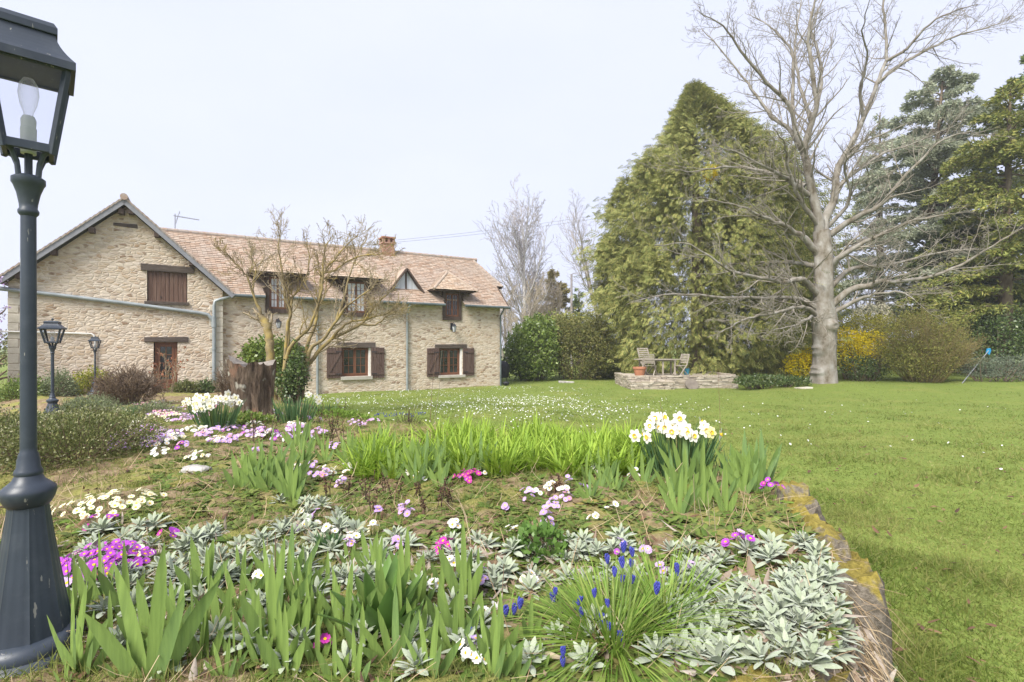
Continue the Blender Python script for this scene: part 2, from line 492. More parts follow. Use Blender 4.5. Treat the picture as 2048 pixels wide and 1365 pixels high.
mat_brick = None
def M_brick():
    m, nt, out = nodes_of('chimney_brick')
    t = nt.nodes.new('ShaderNodeTexCoord'); s = N_(nt, 'ShaderNodeSeparateXYZ'); nt.links.new(t.outputs['Object'], s.inputs[0])
    ad = N_(nt, 'ShaderNodeMath', operation='ADD'); nt.links.new(s.outputs['X'], ad.inputs[0]); nt.links.new(s.outputs['Y'], ad.inputs[1])
    cb = N_(nt, 'ShaderNodeCombineXYZ'); nt.links.new(ad.outputs[0], cb.inputs['X']); nt.links.new(s.outputs['Z'], cb.inputs['Y'])
    b = N_(nt, 'ShaderNodeTexBrick', Scale=1.0); b.inputs['Brick Width'].default_value = .22; b.inputs['Row Height'].default_value = .07
    b.inputs['Mortar Size'].default_value = .008
    b.inputs['Color1'].default_value = (.27,.12,.085,1); b.inputs['Color2'].default_value = (.35,.17,.12,1); b.inputs['Mortar'].default_value = (.45,.36,.29,1)
    nt.links.new(cb.outputs[0], b.inputs['Vector'])
    bsdf(nt, out, b.outputs['Color'], .9, bump(nt, b.outputs['Fac'], -.4, .01), .15)
    return m
mat_brick = M_brick()
def M_glass_dark():
    m, nt, out = nodes_of('window_glass')
    v = coords(nt)
    c = ramp(nt, noise(nt, v, 1.6, 3), [(.35, .012,.014,.016), (.65, .05,.05,.05)])
    bsdf(nt, out, c, .06, bump(nt, noise(nt, v, 2.2, 2), .08, .02), .6)
    return m
mat_glass = M_glass_dark()
mat_net = M_noise('net_curtain_behind_glass', [(.42,.44,.47), (.62,.64,.68)], 2, .12, 0, sc=(9, 1, .5), spec=.6)
mat_black_metal = M_noise('black_iron', [(.012,.013,.016), (.028,.030,.035)], 6, .45, .15, 40, .003, spec=.4)

# ---------------------------------------------------------------- the stone house, in its own axes:
# x runs along the front wall, y goes into the house, z up; the corner by the lawn is the origin
XV = 2725.0
HD = Vector(((XV-1024)/1024, 1, 0)).normalized()
HIN = Vector((-HD.y, HD.x, 0))
HO = Vector((-24/1024*25, 25, -.5))
HROT = math.atan2(HD.y, HD.x)
house = empty('stone_house', HO, HROT)
tag(house, 'long pale rubble stone farmhouse with clay tiled roof, gable wing, dormers and brown shutters', 'house')
def W(px, py, yo=0.0):                     # photo pixel -> (x, z) on the plane y = yo of the house
    r = Vector(((px-CX)/FPX, 1, 0)); Pp = HO + HIN*yo
    t = (Pp.x*HIN.x+Pp.y*HIN.y)/(r.x*HIN.x+r.y*HIN.y)
    p = r*t
    return ((p.x-HO.x)*HD.x+(p.y-HO.y)*HD.y, CAMZ-(py-CY)/FPX*t-HO.z)
def rectW(x0, y0, x1, y1, yo=0.0):
    a = W(x0, (y0+y1)/2, yo)[0]; b = W(x1, (y0+y1)/2, yo)[0]
    xm = (x0+x1)/2
    return a, W(xm, y1, yo)[1], b, W(xm, y0, yo)[1]      # x0, z0, x1, z1
def house_world(x, y, z): return HO + HD*x + HIN*y + Vector((0, 0, z))

EAVE, RIDGE_Y, RIDGE_Z, OVER = 3.84, 2.5, 6.49, .35
PITCH = (RIDGE_Z-EAVE)/(RIDGE_Y+OVER)
GX0, GX1, GXC, GAPEX = -17.55, -11.8, -14.65, 6.85
GY = -.22                                  # the gable wing stands a little proud

def wall_with_holes(outer, holes, y, depth, name, mat, parent, mb=None):
    """vertical wall face at y with openings and their reveals"""
    loops = [[Vector((x, 0, z)) for x, z in outer]] + [[Vector((x, 0, z)) for x, z in ((a,b),(a,d),(c,d),(c,b))] for a, b, c, d in holes]
    loops2 = [[Vector((v.x, v.z, 0)) for v in l] for l in loops]
    tri = tessellate_polygon(loops2)
    pts = [(v.x, y, v.z) for l in loops for v in l]
    mb = mb or MB(); mb.add(pts, [tuple(t) for t in tri])
    for a, b, c, d in holes:
        q = [(a,y,b),(c,y,b),(c,y,d),(a,y,d),(a,y+depth,b),(c,y+depth,b),(c,y+depth,d),(a,y+depth,d)]
        mb.add(q, [(0,1,5,4),(1,2,6,5),(2,3,7,6),(3,0,4,7)])
    return mb

H_w2 = rectW(683, 695, 742, 753); H_w3 = rectW(877, 696.5, 925, 751)
H_w1 = rectW(513, 697, 590, 757)
wall_out = [(GX1, -.6), (0, -.6), (0, EAVE+.25), (GX1, EAVE+.25)]
D1 = rectW(531, 549, 580, 627, -.06); D2 = rectW(686, 559, 739, 634, -.06); D3 = rectW(886, 583, 923.5, 641, -.06)
dorm_holes = [(d[0]+.1, d[1]+.1, d[2]-.1, EAVE+.2) for d in (D1, D2, D3)]
mb = wall_with_holes(wall_out, [H_w1, H_w2, H_w3] + dorm_holes, 0, .22, 'wall', mat_stone, house)
hb = RIDGE_Y*2
mb.add([(0,0,-.6),(0,hb,-.6),(0,hb,EAVE),(0,RIDGE_Y,RIDGE_Z-.12),(0,0,EAVE)], [(0,1,2,3,4)])           # far gable
mb.add([(GX1,hb,-.6),(0,hb,-.6),(0,hb,EAVE+.2),(GX1,hb,EAVE+.2)], [(0,1,2,3)])
mb.add([(GX1,.6,-.6),(0,.6,-.6),(0,.6,EAVE+.2),(GX1,.6,EAVE+.2)], [(0,1,2,3)], 1)                    # dark sheet behind the panes, unlit rooms put into its colour
mat_dark = M_noise('unlit_room_sheet', [(.02,.018,.016), (.035,.03,.027)], 2, .9, 0)
mb.build('main_wall', [mat_stone, mat_dark], house)

H_fw = rectW(307, 685, 355, 769, GY); H_hatch = rectW(294, 544, 374.5, 604, GY)
gslope = (GAPEX-.1-(EAVE-.05))/(GXC-GX0+.2)
def gz_at(x): return GAPEX-.22-abs(x-GXC)*.94
gable_out = [(GX0,-.6),(GX1,-.6),(GX1,gz_at(GX1)),(GXC,gz_at(GXC)),(GX0,gz_at(GX0))]
mb = wall_with_holes(gable_out, [H_fw, H_hatch], GY, .22, 'wall', mat_stone, house)
mb.add([(GX1,GY,-.6),(GX1,.02,-.6),(GX1,.02,gz_at(GX1)+.1),(GX1,GY,gz_at(GX1))], [(0,1,2,3)])
mb.add([(GX0,GY,-.6),(GX0,6,-.6),(GX0,6,gz_at(GX0)),(GX0,GY,gz_at(GX0))], [(0,1,2,3)])
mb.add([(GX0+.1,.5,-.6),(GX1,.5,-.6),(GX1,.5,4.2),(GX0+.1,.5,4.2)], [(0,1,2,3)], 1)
mb.build('gable_wall', [mat_stone, mat_dark], house)
# alternating pale corner stones of the wing
qm, qm2 = MB(), MB(); z = -.5; k = 0
while z < EAVE-.2:
    h = R.uniform(.2, .3); w = .42 if k % 2 else .26
    qm.box((GX1-w, GY-.018, z+.008), (GX1+.012, GY+.05, z+h-.008), jit=.006)
    w2 = .40 if k % 2 else .24
    qm2.box((GX0-.012, GY-.018, z+.008), (GX0+w2, GY+.05, z+h-.008), jit=.006); z += h; k += 1
qm.build('quoins', mat_quoin, house, bevel=.012); qm2.build('quoins', mat_quoin, house, bevel=.012)

# --- roofs laid in rows of separate tiles on a plane given by an origin, an along axis and an up-slope axis
def tile_roof(poly, o, ax, up, name, parent, cuts=(), row=.125, tw=.165, mat=None):
    """poly: convex outline in (s,t) plane coordinates; cuts: (s0,s1,tmax) left free of tiles"""
    o, ax, up = Vector(o), Vector(ax).normalized(), Vector(up).normalized()
    nr = ax.cross(up).normalized()
    if nr.z < 0: nr = -nr
    def span(t):
        xs_ = []
        n = len(poly)
        for i in range(n):
            (s0, t0), (s1, t1) = poly[i], poly[(i+1) % n]
            if (t0 <= t <= t1) or (t1 <= t <= t0):
                if abs(t1-t0) < 1e-9: xs_ += [s0, s1]
                else: xs_.append(s0+(s1-s0)*(t-t0)/(t1-t0))
        return (min(xs_), max(xs_)) if len(xs_) > 1 else None
    t0, t1 = min(p[1] for p in poly), max(p[1] for p in poly)
    V, F = [], []; t = t0; k = 0
    while t < t1-.02:
        sp = span(min(t+row*.5, t1-.005))
        if sp:
            s = sp[0] - (k % 2)*tw*.5 - R.uniform(0, .03)
            while s < sp[1]:
                w = tw*R.uniform(.94, 1.06)
                a, b = max(s, sp[0]), min(s+w-.006, sp[1])
                mid = (a+b)/2
                if b-a > .02 and not any(c0 < mid < c1 and t < tm for c0, c1, tm in cuts):
                    l = R.uniform(.018, .034); q = R.uniform(-.008, .008)
                    e = len(V)
                    for ss, tt, hh in ((a, t+q, l), (b, t+q+R.uniform(-.004, .004), l+R.uniform(-.005, .005)), (b, min(t+row*1.25, t1), .004), (a, min(t+row*1.25, t1), .004)):
                        V.append(o+ax*ss+up*tt+nr*hh)
                    V.append(o+ax*a+up*(t+q)+nr*(l-.016)); V.append(o+ax*b+up*(t+q)+nr*(l-.016))
                    F += [(e, e+1, e+2, e+3), (e+4, e+5, e+1, e)]
                s += w
        t += row; k += 1
    mb = MB(); mb.V = [tuple(v) for v in V]; mb.F = [list(f) for f in F]; mb.M = [0]*len(F)
    base = [o+ax*s+up*t-nr*.012 for s, t in poly]
    # the boarding under the tiles, with the same gaps
    if cuts:
        segs = sorted(cuts); xs_ = [poly[0][0]]; tm = max(c[2] for c in cuts)
        cur = poly[0][0]
        for c0, c1, _ in segs:
            mb.add([o+ax*cur-nr*.012, o+ax*c0-nr*.012, o+ax*c0+up*tm-nr*.012, o+ax*cur+up*tm-nr*.012], [(0,1,2,3)], 1); cur = c1
        mb.add([o+ax*cur-nr*.012, o+ax*span(0.001)[1]-nr*.012, o+ax*span(tm)[1]+up*tm-nr*.012, o+ax*cur+up*tm-nr*.012], [(0,1,2,3)], 1)
        top = [(span(tm)[0], tm), (span(tm)[1], tm)] + [p for p in poly if p[1] > tm]
        mb.add([o+ax*s+up*t-nr*.012 for s, t in top], [tuple(range(len(top)))], 1)
    else:
        mb.add(base, [tuple(range(len(base)))], 1)
    return mb.build(name, [mat or mat_tiles, mat_oak], parent)

up_main = Vector((0, 1, PITCH)).normalized()
LEN = (Vector((0, RIDGE_Y+OVER, RIDGE_Z-EAVE))).length
VERGE = .27
def tof(y): return (y+OVER)*LEN/(RIDGE_Y+OVER)
cut = [(d[0]-.02, d[2]+.02, tof(.25)) for d in (D1, D2, D3)]
roof = tile_roof([(GX1+.32, 0), (VERGE, 0), (VERGE+.04, tof(.8)), (.63, tof(.86)), (-.24, LEN), (GXC, LEN)], (0, -OVER, EAVE), (1, 0, 0), up_main, 'roof', house, cut)
# rear slope and the little hip over the far gable
mb = MB()
mb.add([(GXC, hb+OVER, EAVE), (VERGE, hb+OVER, EAVE), (.3, hb-.8, EAVE+1.07), (-.24, RIDGE_Y, RIDGE_Z), (GXC, RIDGE_Y, RIDGE_Z)], [(0,1,2,3,4)])
mb.add([(-.24, RIDGE_Y, RIDGE_Z+.01), (.63, .86, EAVE+(.86+OVER)*PITCH), (.63, hb-.86, EAVE+(.86+OVER)*PITCH)], [(0,1,2)])
mb.build('rear_roof', mat_tiles, house)
rt = MB(); x = GXC
while x < -.3:
    rt.tube([(x, RIDGE_Y, RIDGE_Z+.0), (x+.36, RIDGE_Y, RIDGE_Z+.0)], [.085, .10], 10); x += .34
for i in range(9):
    a = Vector((-.24, RIDGE_Y, RIDGE_Z)).lerp(Vector((.63, .86, EAVE+(.86+OVER)*PITCH)), i/9); b = Vector((-.24, RIDGE_Y, RIDGE_Z)).lerp(Vector((.63, .86, EAVE+(.86+OVER)*PITCH)), (i+1.08)/9)
    rt.tube([a, b], [.05, .065], 8)
rt.build('ridge_tiles', mat_ridge, house, smooth=True)
mb = MB()
mb.bar((VERGE, -OVER, EAVE-.03), (VERGE, .82, EAVE+1.17*PITCH-.03), .05, .12)
mb.bar((.6, .9, EAVE+1.2*PITCH-.04), (.6, hb-.9, EAVE+1.2*PITCH-.04), .1, .12)
mb.build('verge_board', mat_oak, house)

# gable wing roof
gup_r = Vector((-1, 0, .94)).normalized(); gup_l = Vector((1, 0, .94)).normalized()
ghw = 3.16; gl = Vector((ghw, 0, ghw*.94)).length; GZ0 = GAPEX-ghw*.94
tile_roof([(0, 0), (5.6, 0), (5.6, gl), (0, gl)], (GXC+ghw, GY-.33, GZ0), (0, 1, 0), gup_r, 'gable_roof', house)
tile_roof([(0, 0), (5.6, 0), (5.6, gl), (0, gl)], (GXC-ghw, GY-.33, GZ0), (0, 1, 0), gup_l, 'gable_roof', house)
gv = MB()
for sx in (-1, 1):
    a = Vector((GXC, GY-.345, GAPEX-.10)); b = Vector((GXC+sx*(ghw+.03), GY-.345, GZ0-.13))
    gv.bar(a+Vector((sx*.0, 0, 0)), b, .045, .17)
gv.build('verge_board', mat_verge, house)
gv = MB()
for sx in (-1, 1):
    n = 26
    for i in range(n):
        a = Vector((GXC, GY-.36, GAPEX+.03)).lerp(Vector((GXC+sx*ghw, GY-.36, GZ0+.03)), i/n)
        b = Vector((GXC, GY-.36, GAPEX+.03)).lerp(Vector((GXC+sx*ghw, GY-.36, GZ0+.03)), (i+1.1)/n)
        gv.bar(a+Vector((0, 0, .0)), b+Vector((0, 0, -.03)), .06, .05)
gv.tube([(GXC, GY-.42, GAPEX+.03), (GXC, GY+5, GAPEX+.03)], .11, 10)
gv.build('verge_tiles', mat_ridge, house)
for px, py in ((38,552),(108,505),(184,461),(243,424),(263,424),(314,470),(383,527),(452,578)):
    x, z = W(px, py, GY-.15)
    b = MB(); b.box((x-.075, GY-.30, z-.09), (x+.075, GY+.05, z+.09)); b.build('purlin_end', mat_oak, house, bevel=.01)

# --- windows
def casement(name, x0, z0, x1, z1, y, parent, leaves=2, cols=2, rows=3, fr=.055, mat=mat_frame, glass=mat_glass, bar=.022):
    f = MB(); t = .05
    def fx(a, b, c, d, yy=y, tt=t): f.box((a, yy, b), (c, yy+tt, d))
    fx(x0, z0, x1, z0+fr); fx(x0, z1-fr, x1, z1); fx(x0, z0+fr, x0+fr, z1-fr); fx(x1-fr, z0+fr, x1, z1-fr)
    iw = (x1-x0-2*fr)/leaves
    for l in range(leaves):
        a, b = x0+fr+l*iw, x0+fr+(l+1)*iw; s = fr*.9; yy = y-.012
        fx(a+.004, z0+fr, a+s, z1-fr, yy); fx(b-s, z0+fr, b-.004, z1-fr, yy); fx(a+s, z0+fr, b-s, z0+fr+s*1.2, yy); fx(a+s, z1-fr-s, b-s, z1-fr, yy)
        for c in range(1, cols):
            xx = a+s+(b-a-2*s)*c/cols; fx(xx-bar/2, z0+fr+s*1.2, xx+bar/2, z1-fr-s, y+.002, .03)
        for r_ in range(1, rows):
            zz = z0+fr+s*1.2+(z1-z0-2*fr-2.2*s)*r_/rows; fx(a+s, zz-bar/2, b-s, zz+bar/2, y+.004, .027)
    o = f.build(name, mat, parent)
    g = MB(); g.box((x0+fr, y+.022, z0+fr), (x1-fr, y+.028, z1-fr)); g.build('glass', glass, o)
    return o
def shutter(x0, z0, x1, z1, y, flip):
    s = MB(); n = 5; w = (x1-x0)/n
    for i in range(n): s.box((x0+i*w+.004, y-.035, z0), (x0+(i+1)*w-.004, y, z1), jit=.0015)
    o = s.build('shutter', mat_shutter, house)
    z = MB(); h = z1-z0
    for zz in (z0+.14*h, z1-.14*h): z.box((x0+.02, y-.062, zz-.045), (x1-.02, y-.036, zz+.045))
    a, b = ((x0+.06, x1-.06) if flip else (x1-.06, x0+.06))
    z.bar((a, y-.049, z0+.14*h+.045), (b, y-.049, z1-.14*h-.045), .085, .022, up=(0, 1, 0))
    z.build('brace', mat_shutter, o)
    hg = MB()
    ex = x1 if flip else x0
    for zz in (z0+.14*h, z1-.14*h): hg.box((min(ex, ex-.25*(1 if flip else -1)), y-.068, zz-.018), (max(ex, ex-.25*(1 if flip else -1)), y-.0625, zz+.018))
    hg.build('hinge', mat_black_metal, o)
def lower_window(H, lint, sill, shl, shr, jamb=.09):
    x0, z0, x1, z1 = H
    w = casement('window', x0+.01, z0, x1-jamb, z1, .13, house, 2, 2, 3, .06)
    j = MB(); j.box((x1-jamb+.002, .03, z0), (x1-.002, .2, z1-.003)); j.build('window_jamb', mat_white, house)
    a, b, c, d = lint; l = MB(); l.box((a, -.045, b), (c, .12, d), jit=.012); l.build('lintel', mat_lintel, house, bevel=.015)
    a, b, c, d = sill; l = MB(); l.box((a, -.10, b), (c, .14, d), jit=.004); l.build('window_sill', mat_sill, house, bevel=.01)
    for r_, fl in ((shl, True), (shr, False)): shutter(r_[0], r_[1], r_[2], r_[3], -.03, fl)
lower_window(H_w2, rectW(674, 685.5, 750, 696), rectW(681, 753, 744, 760), rectW(653, 695.5, 683, 757), rectW(741.5, 695.5, 768, 756))
lower_window(H_w3, rectW(869.5, 689, 933.5, 697.5), rectW(876, 750.5, 929.5, 756), rectW(853.5, 697, 877, 754), rectW(925, 697, 947.5, 751.5))
lower_window(H_w1, rectW(505, 686, 600, 698), rectW(510, 757, 595, 764), rectW(484, 692, 513, 759), rectW(590, 695, 617, 757.5))
# gable openings
casement('french_window', H_fw[0]+.03, H_fw[1], H_fw[2]-.02, H_fw[3], GY+.12, house, 1, 2, 4, .08)
a, b, c, d = rectW(289, 674.5, 376, 685, GY); l = MB(); l.box((a, GY-.05, b), (c, GY+.1, d), jit=.015); l.build('lintel', mat_lintel, house, bevel=.015)
a, b, c, d = rectW(303, 768, 359, 778, GY); l = MB(); l.box((a, GY-.16, b), (c, GY+.1, d)); l.build('door_sill', mat_frame, house, bevel=.015)
hx0, hz0, hx1, hz1 = H_hatch
hm = MB(); n = 9; w = (hx1-hx0-.04)/n
for i in range(n): hm.box((hx0+.02+i*w+.004, GY+.05+.006*(i % 2), hz0), (hx0+.02+(i+1)*w-.004, GY+.09, hz1), jit=.002)
hatch = hm.build('loft_hatch', mat_hatch, house)
hk = MB(); hk.box((hx0+.38, GY+.035, hz0+.12), (hx0+.40, GY+.05, hz0+.2)); hk.build('latch', mat_black_metal, hatch)
a, b, c, d = rectW(281, 531.5, 388, 544, GY); l = MB(); l.box((a, GY-.05, b), (c, GY+.1, d), jit=.02); l.build('lintel', mat_lintel, house, bevel=.015)
a, b, c, d = rectW(289, 604, 378, 610, GY); l = MB(); l.box((a, GY-.08, b), (c, GY+.1, d), jit=.006); l.build('window_sill', mat_lintel, house, bevel=.01)
a, b, c, d = rectW(228, 448, 275, 454.5, GY); l = MB(); l.box((a, GY-.03, b), (c, GY+.06, d), jit=.02); l.build('beam_end', mat_lintel, house, bevel=.01)

# --- dormers: timber frame, casement, hipped cap of tiles running back into the roof
def dormer(D, glass):
    x0, z0, x1, z1 = D; xc = (x0+x1)/2; hw = (x1-x0)/2; y = -.06
    fr = MB(); p = .135
    fr.box((x0, y, z0), (x0+p, y+.16, z1)); fr.box((x1-p, y, z0), (x1, y+.16, z1)); fr.box((x0+p, y+.003, z0), (x1-p, y+.16, z0+.17)); fr.box((x0+p, y+.003, z1-.1), (x1-p, y+.16, z1))
    for xa in (x0, x1-.06):                                                   # cheeks going back to the slope
        fr.prism([(xa, y+.16, z0+.6), (xa, y+.16, z1), (xa, (z1-EAVE)/PITCH-OVER+.1, z1), (xa, EAVE*0+y+.2, EAVE-.1)], (.06, 0, 0))
    for sx, xa in ((-1, x0), (1, x1)):                                        # curved brackets
        fr.bar((xa+sx*.0, y+.05, z1-.32), (xa+sx*.22, y-.12, z1+.0), .06, .07)
    d = fr.build('dormer', mat_oak, house, bevel=.008)
    casement('dormer_window', x0+p, z0+.17, x1-p, z1-.1, y+.05, d, 2, 2, 4, .04, glass=glass, bar=.02)
    ez = z1+.02; ev = hw+.62; yf = y-.42; az = ez+.93; ya = yf+.98; 
    yb = (az-EAVE)/PITCH-OVER+.15; ye = (ez-EAVE)/PITCH-OVER+.15
    A = Vector((xc, ya, az)); B = Vector((xc, yb, az)); L_, R_ = Vector((xc-ev, yf, ez)), Vector((xc+ev, yf, ez))
    Lb, Rb = Vector((xc-ev, ye, ez)), Vector((xc+ev, ye, ez))
    def face(o, ax, pts):
        ax = ax.normalized(); up = (A-o)-ax*((A-o).dot(ax)); up.normalize()
        return tile_roof([((q-o).dot(ax), (q-o).dot(up)) for q in pts], o, ax, up, 'dormer_roof', d, (), .115, .15, mat_dtiles)
    face(L_, R_-L_, [L_, R_, A]); face(Lb, L_-Lb, [Lb, L_, A, B]); face(R_, Rb-R_, [R_, Rb, B, A])
    h = MB(); h.tube([L_, A], .065, 8); h.tube([R_, A], .065, 8); h.tube([A+Vector((0, -.06, .02)), B], .07, 8); h.build('hip_tiles', mat_hip, d, smooth=True)
    s = MB(); s.prism([L_+Vector((.03, .03, -.05)), R_+Vector((-.03, .03, -.05)), Rb+Vector((-.03, 0, -.05)), Lb+Vector((.03, 0, -.05))], (0, 0, .035))
    s.build('dormer_soffit', mat_oak, d)
dormer(D1, mat_net); dormer(D2, mat_net); dormer(D3, mat_glass)
# little glazed gable between the dormers
x0 = W(781, 578, .45)[0]; x1 = W(838, 581, .45)[0]; xc, za = W(803, 540, .3); zb_ = W(803, 580, .45)[1]; xc = (x0+x1)/2
ys_ = .32
t = MB()
for sx in (-1, 1):
    a = Vector((xc, ys_-.1, za+.05)); b = Vector((xc+sx*(x1-x0)*.6, ys_-.1, zb_-.12))
    t.bar(a, b, .2, .07)
    yb1, yb2 = (za-EAVE)/PITCH-OVER, (zb_-EAVE)/PITCH-OVER
    t.add([a+Vector((0, 0, .04)), b+Vector((0, 0, .04)), Vector((b.x, yb2+.2, b.z+.04)), Vector((a.x, yb1+.1, a.z+.04))], [(0,1,2,3)], 1)
t.box((xc-.035, ys_-.02, zb_), (xc+.035, ys_+.04, za)); t.box((x0, ys_-.04, zb_-.1), (x1, ys_+.05, zb_))
sk = t.build('glazed_gable', [mat_oak, mat_tiles], house)
g = MB(); g.add([(x0+.05, ys_+.01, zb_), (x1-.05, ys_+.01, zb_), (xc, ys_+.01, za)], [(0,1,2)]); g.build('glass', mat_net, sk)

# --- chimney
cx0, cz0 = W(762, 503, RIDGE_Y); cx1, _ = W(786, 503, RIDGE_Y); cz1 = W(774, 478, RIDGE_Y)[1]
cm = MB(); cy = RIDGE_Y
cm.box((cx0+.02, cy-.3, cz0-.5), (cx1-.02, cy+.3, cz1-.28)); cm.box((cx0-.02, cy-.34, cz1-.28), (cx1+.02, cy+.34, cz1-.22))
for i in range(3):
    for j in (0, 1):
        xa = cx0+(cx1-cx0-.12)*i/2; cm.box((xa+.003, cy-.3+j*.48, cz1-.22), (xa+.12, cy-.18+j*.48, cz1-.02))
cm.box((cx0-.03, cy-.35, cz1-.02), (cx1+.03, cy+.35, cz1+.05))
cm.build('chimney', mat_brick, house)

# --- gutters and pipes
gt = MB(); xs_ = [GX1+.02]; 
segs = []; cur = GX1+.3
for d in (D1, D2, D3): segs.append((cur, d[0]-.03)); cur = d[2]+.03
segs.append((cur, VERGE+.05))
for a, b in segs: gt.tube([(a, -OVER-.06, EAVE-.04), (b, -OVER-.06, EAVE-.045)], .062, 10)
gt.build('gutter', mat_gutter, house, smooth=True)
def pipe(px, z1, y=-.09, r=.05, mat=mat_zinc, z0=-.1):
    x = W(px, 700)[0]; p = MB()
    p.tube([(x, -OVER-.05, z1), (x, -OVER-.03, z1-.1), (x, y-.1, z1-.24), (x, y, z1-.36), (x, y, z0)], r, 10)
    for zz in (.5, 1.8, 2.9): p.tube([(x, y, zz), (x, y, zz+.035)], r+.012, 10); p.box((x-.015, y, zz), (x+.015, .01, zz+.03))
    p.build('downpipe', mat, house, smooth=True)
pipe(813, EAVE-.07); pipe(634, EAVE-.07); pipe(999.5, EAVE-.07, mat=mat_gutter, r=.04)
p = MB(); yo = GY-.09
pts = [W(-60, 571, yo), W(0, 577.5, yo), W(120, 591, yo), W(260, 608, yo), W(400, 626.5, yo), W(415, 629.5, yo), W(423, 637, yo), W(427.5, 648, yo)]
p.tube([(x, yo, z) for x, z in pts], .065, 12)
x, z = W(428, 700, yo); p.tube([(x, yo, W(428, 640, yo)[1]), (x, yo, -.1)], .062, 12)
for py in (655, 700, 745): zz = W(428, py, yo)[1]; p.tube([(x, yo, zz), (x, yo, zz+.05)], .078, 12)
top = [(476, 590.5), (466, 593), (440, 599), (430, 603), (428, 612), (428, 645)]
p.tube([(W(a, b, yo)[0], yo, W(a, b, yo)[1]) for a, b in top], .055, 12)
p.tube([(W(427, 640, yo)[0], yo, W(427, 634, yo)[1]), (W(428, 655, yo)[0], yo, W(428, 655, yo)[1])], .085, 12)
p.build('drain_pipe', mat_zinc, house, smooth=True)
p = MB(); yo = GY-.05
p.tube([(W(a, b, yo)[0], yo, W(a, b, yo)[1]) for a, b in ((-30, 661), (0, 663), (100, 665.5), (183, 668), (188, 671), (190, 678), (190, 770))], .028, 8)
p.build('conduit', mat_white, house, smooth=True)

# --- things fixed to or standing on the house that could be lifted off
def wall_lantern(px, py0, py1, label):
    x, z0 = W(px, py1, -.3); _, z1 = W(px, py0, -.3); h = z1-z0
    o = empty('wall_lantern', house_world(x, -.02, (z0+z1)/2), HROT)
    tag(o, label, 'wall lamp', 'iron wall lanterns on the house')
    b = MB(); b.box((-.05, -.03, -h*.25), (.05, .02, h*.45)); b.tube([(0, -.02, h*.1), (0, -.14, h*.40), (0, -.26, h*.5), (0, -.3, h*.36)], .014, 6); b.tube([(0, -.02, h*.3), (0, -.12, h*.2), (0, -.16, h*.35)], .01, 6)
    b.build('bracket', mat_black_metal, o)
    c = MB(); c.lathe([(.02, h*.36), (.06, h*.26), (.12, h*.12), (.125, h*.1)], 6, (0, -.3, 0)); c.lathe([(.055, -h*.5), (.06, -h*.46)], 6, (0, -.3, 0))
    for k in range(6):
        a = k*math.pi/3; c.bar((.11*math.cos(a), -.3+.11*math.sin(a), h*.1), (.055*math.cos(a), -.3+.055*math.sin(a), -h*.48), .012, .012)
    c.build('lantern_frame', mat_black_metal, o)
    g = MB(); g.lathe([(.098, h*.09), (.05, -h*.45)], 6, (0, -.3, 0)); g.build('glass', mat_net, o)
wall_lantern(908, 645, 665, 'small black iron wall lantern under the dormer nearest the far end of the house')
wall_lantern(557, 637, 657, 'small black iron wall lantern on stone wall behind the lichen covered tree')
x, z = W(350, 458, RIDGE_Y); x2, z2 = W(350, 428, RIDGE_Y)
an = empty('tv_antenna', house_world(x, RIDGE_Y, z-.1), HROT); tag(an, 'thin metal television antenna on the roof ridge behind the gable', 'antenna')
mat_alu = M_noise('dull_aluminium', [(.28,.29,.32), (.40,.41,.44)], 5, .45, 0, metal=.4)
h = z2-z+.1
a = MB(); a.tube([(0, 0, 0), (0, 0, h)], .022, 6); a.build('mast', mat_alu, an)
a = MB(); e = W(398, 438, RIDGE_Y)[0]-x
a.tube([(-.05, 0, h-.08), (e, -.1, h-.16)], .018, 6)
for i in range(11):
    t_ = i/10; a.tube([(e*t_, -.1*t_-.16+.06*t_, h-.08-.08*t_), (e*t_, -.1*t_+.16-.06*t_, h-.08-.08*t_)], .009, 4)
a.tube([(.02, -.2, h-.35), (.16, .1, h+.1)], .01, 4); a.tube([(.02, .2, h-.35), (.16, -.1, h+.1)], .01, 4)
a.build('boom', mat_alu, an)
# ---------------------------------------------------------------- trees
mat_bark_grey = M_noise('lichen_grey_bark', [(.10,.08,.05), (.21,.185,.15), (.27,.25,.22), (.36,.345,.315)], 3.5, .95, .9, 15, .03, (1, 1, .6), detail=8)
mat_twig_grey = M_noise('pale_twig', [(0.195,0.169,0.131), (0.325,0.297,0.254)], 5, .95, 0)
mat_bark_brown = M_noise('brown_bark', [(.085,.062,.042), (.17,.13,.09), (.24,.20,.14)], 5, .95, .8, 18, .02, (1, 1, .5))
mat_bark_lichen = M_noise('yellow_lichen_bark', [(0.135,0.106,0.068), (0.261,0.207,0.105), (0.378,0.285,0.079)], 4, .95, .7, 20, .012)
mat_twig_tan = M_noise('tan_twig', [(.25,.20,.13), (.42,.35,.24)], 4, .95, 0)
mat_bark_far = M_noise('far_pale_bark', [(.30,.26,.23), (.46,.42,.38)], 3, .95, 0)
mat_moss_bark = M_noise('mossy_bark', [(.09,.07,.045), (.16,.13,.06), (.22,.18,.08)], 6, .95, .8, 30, .02)

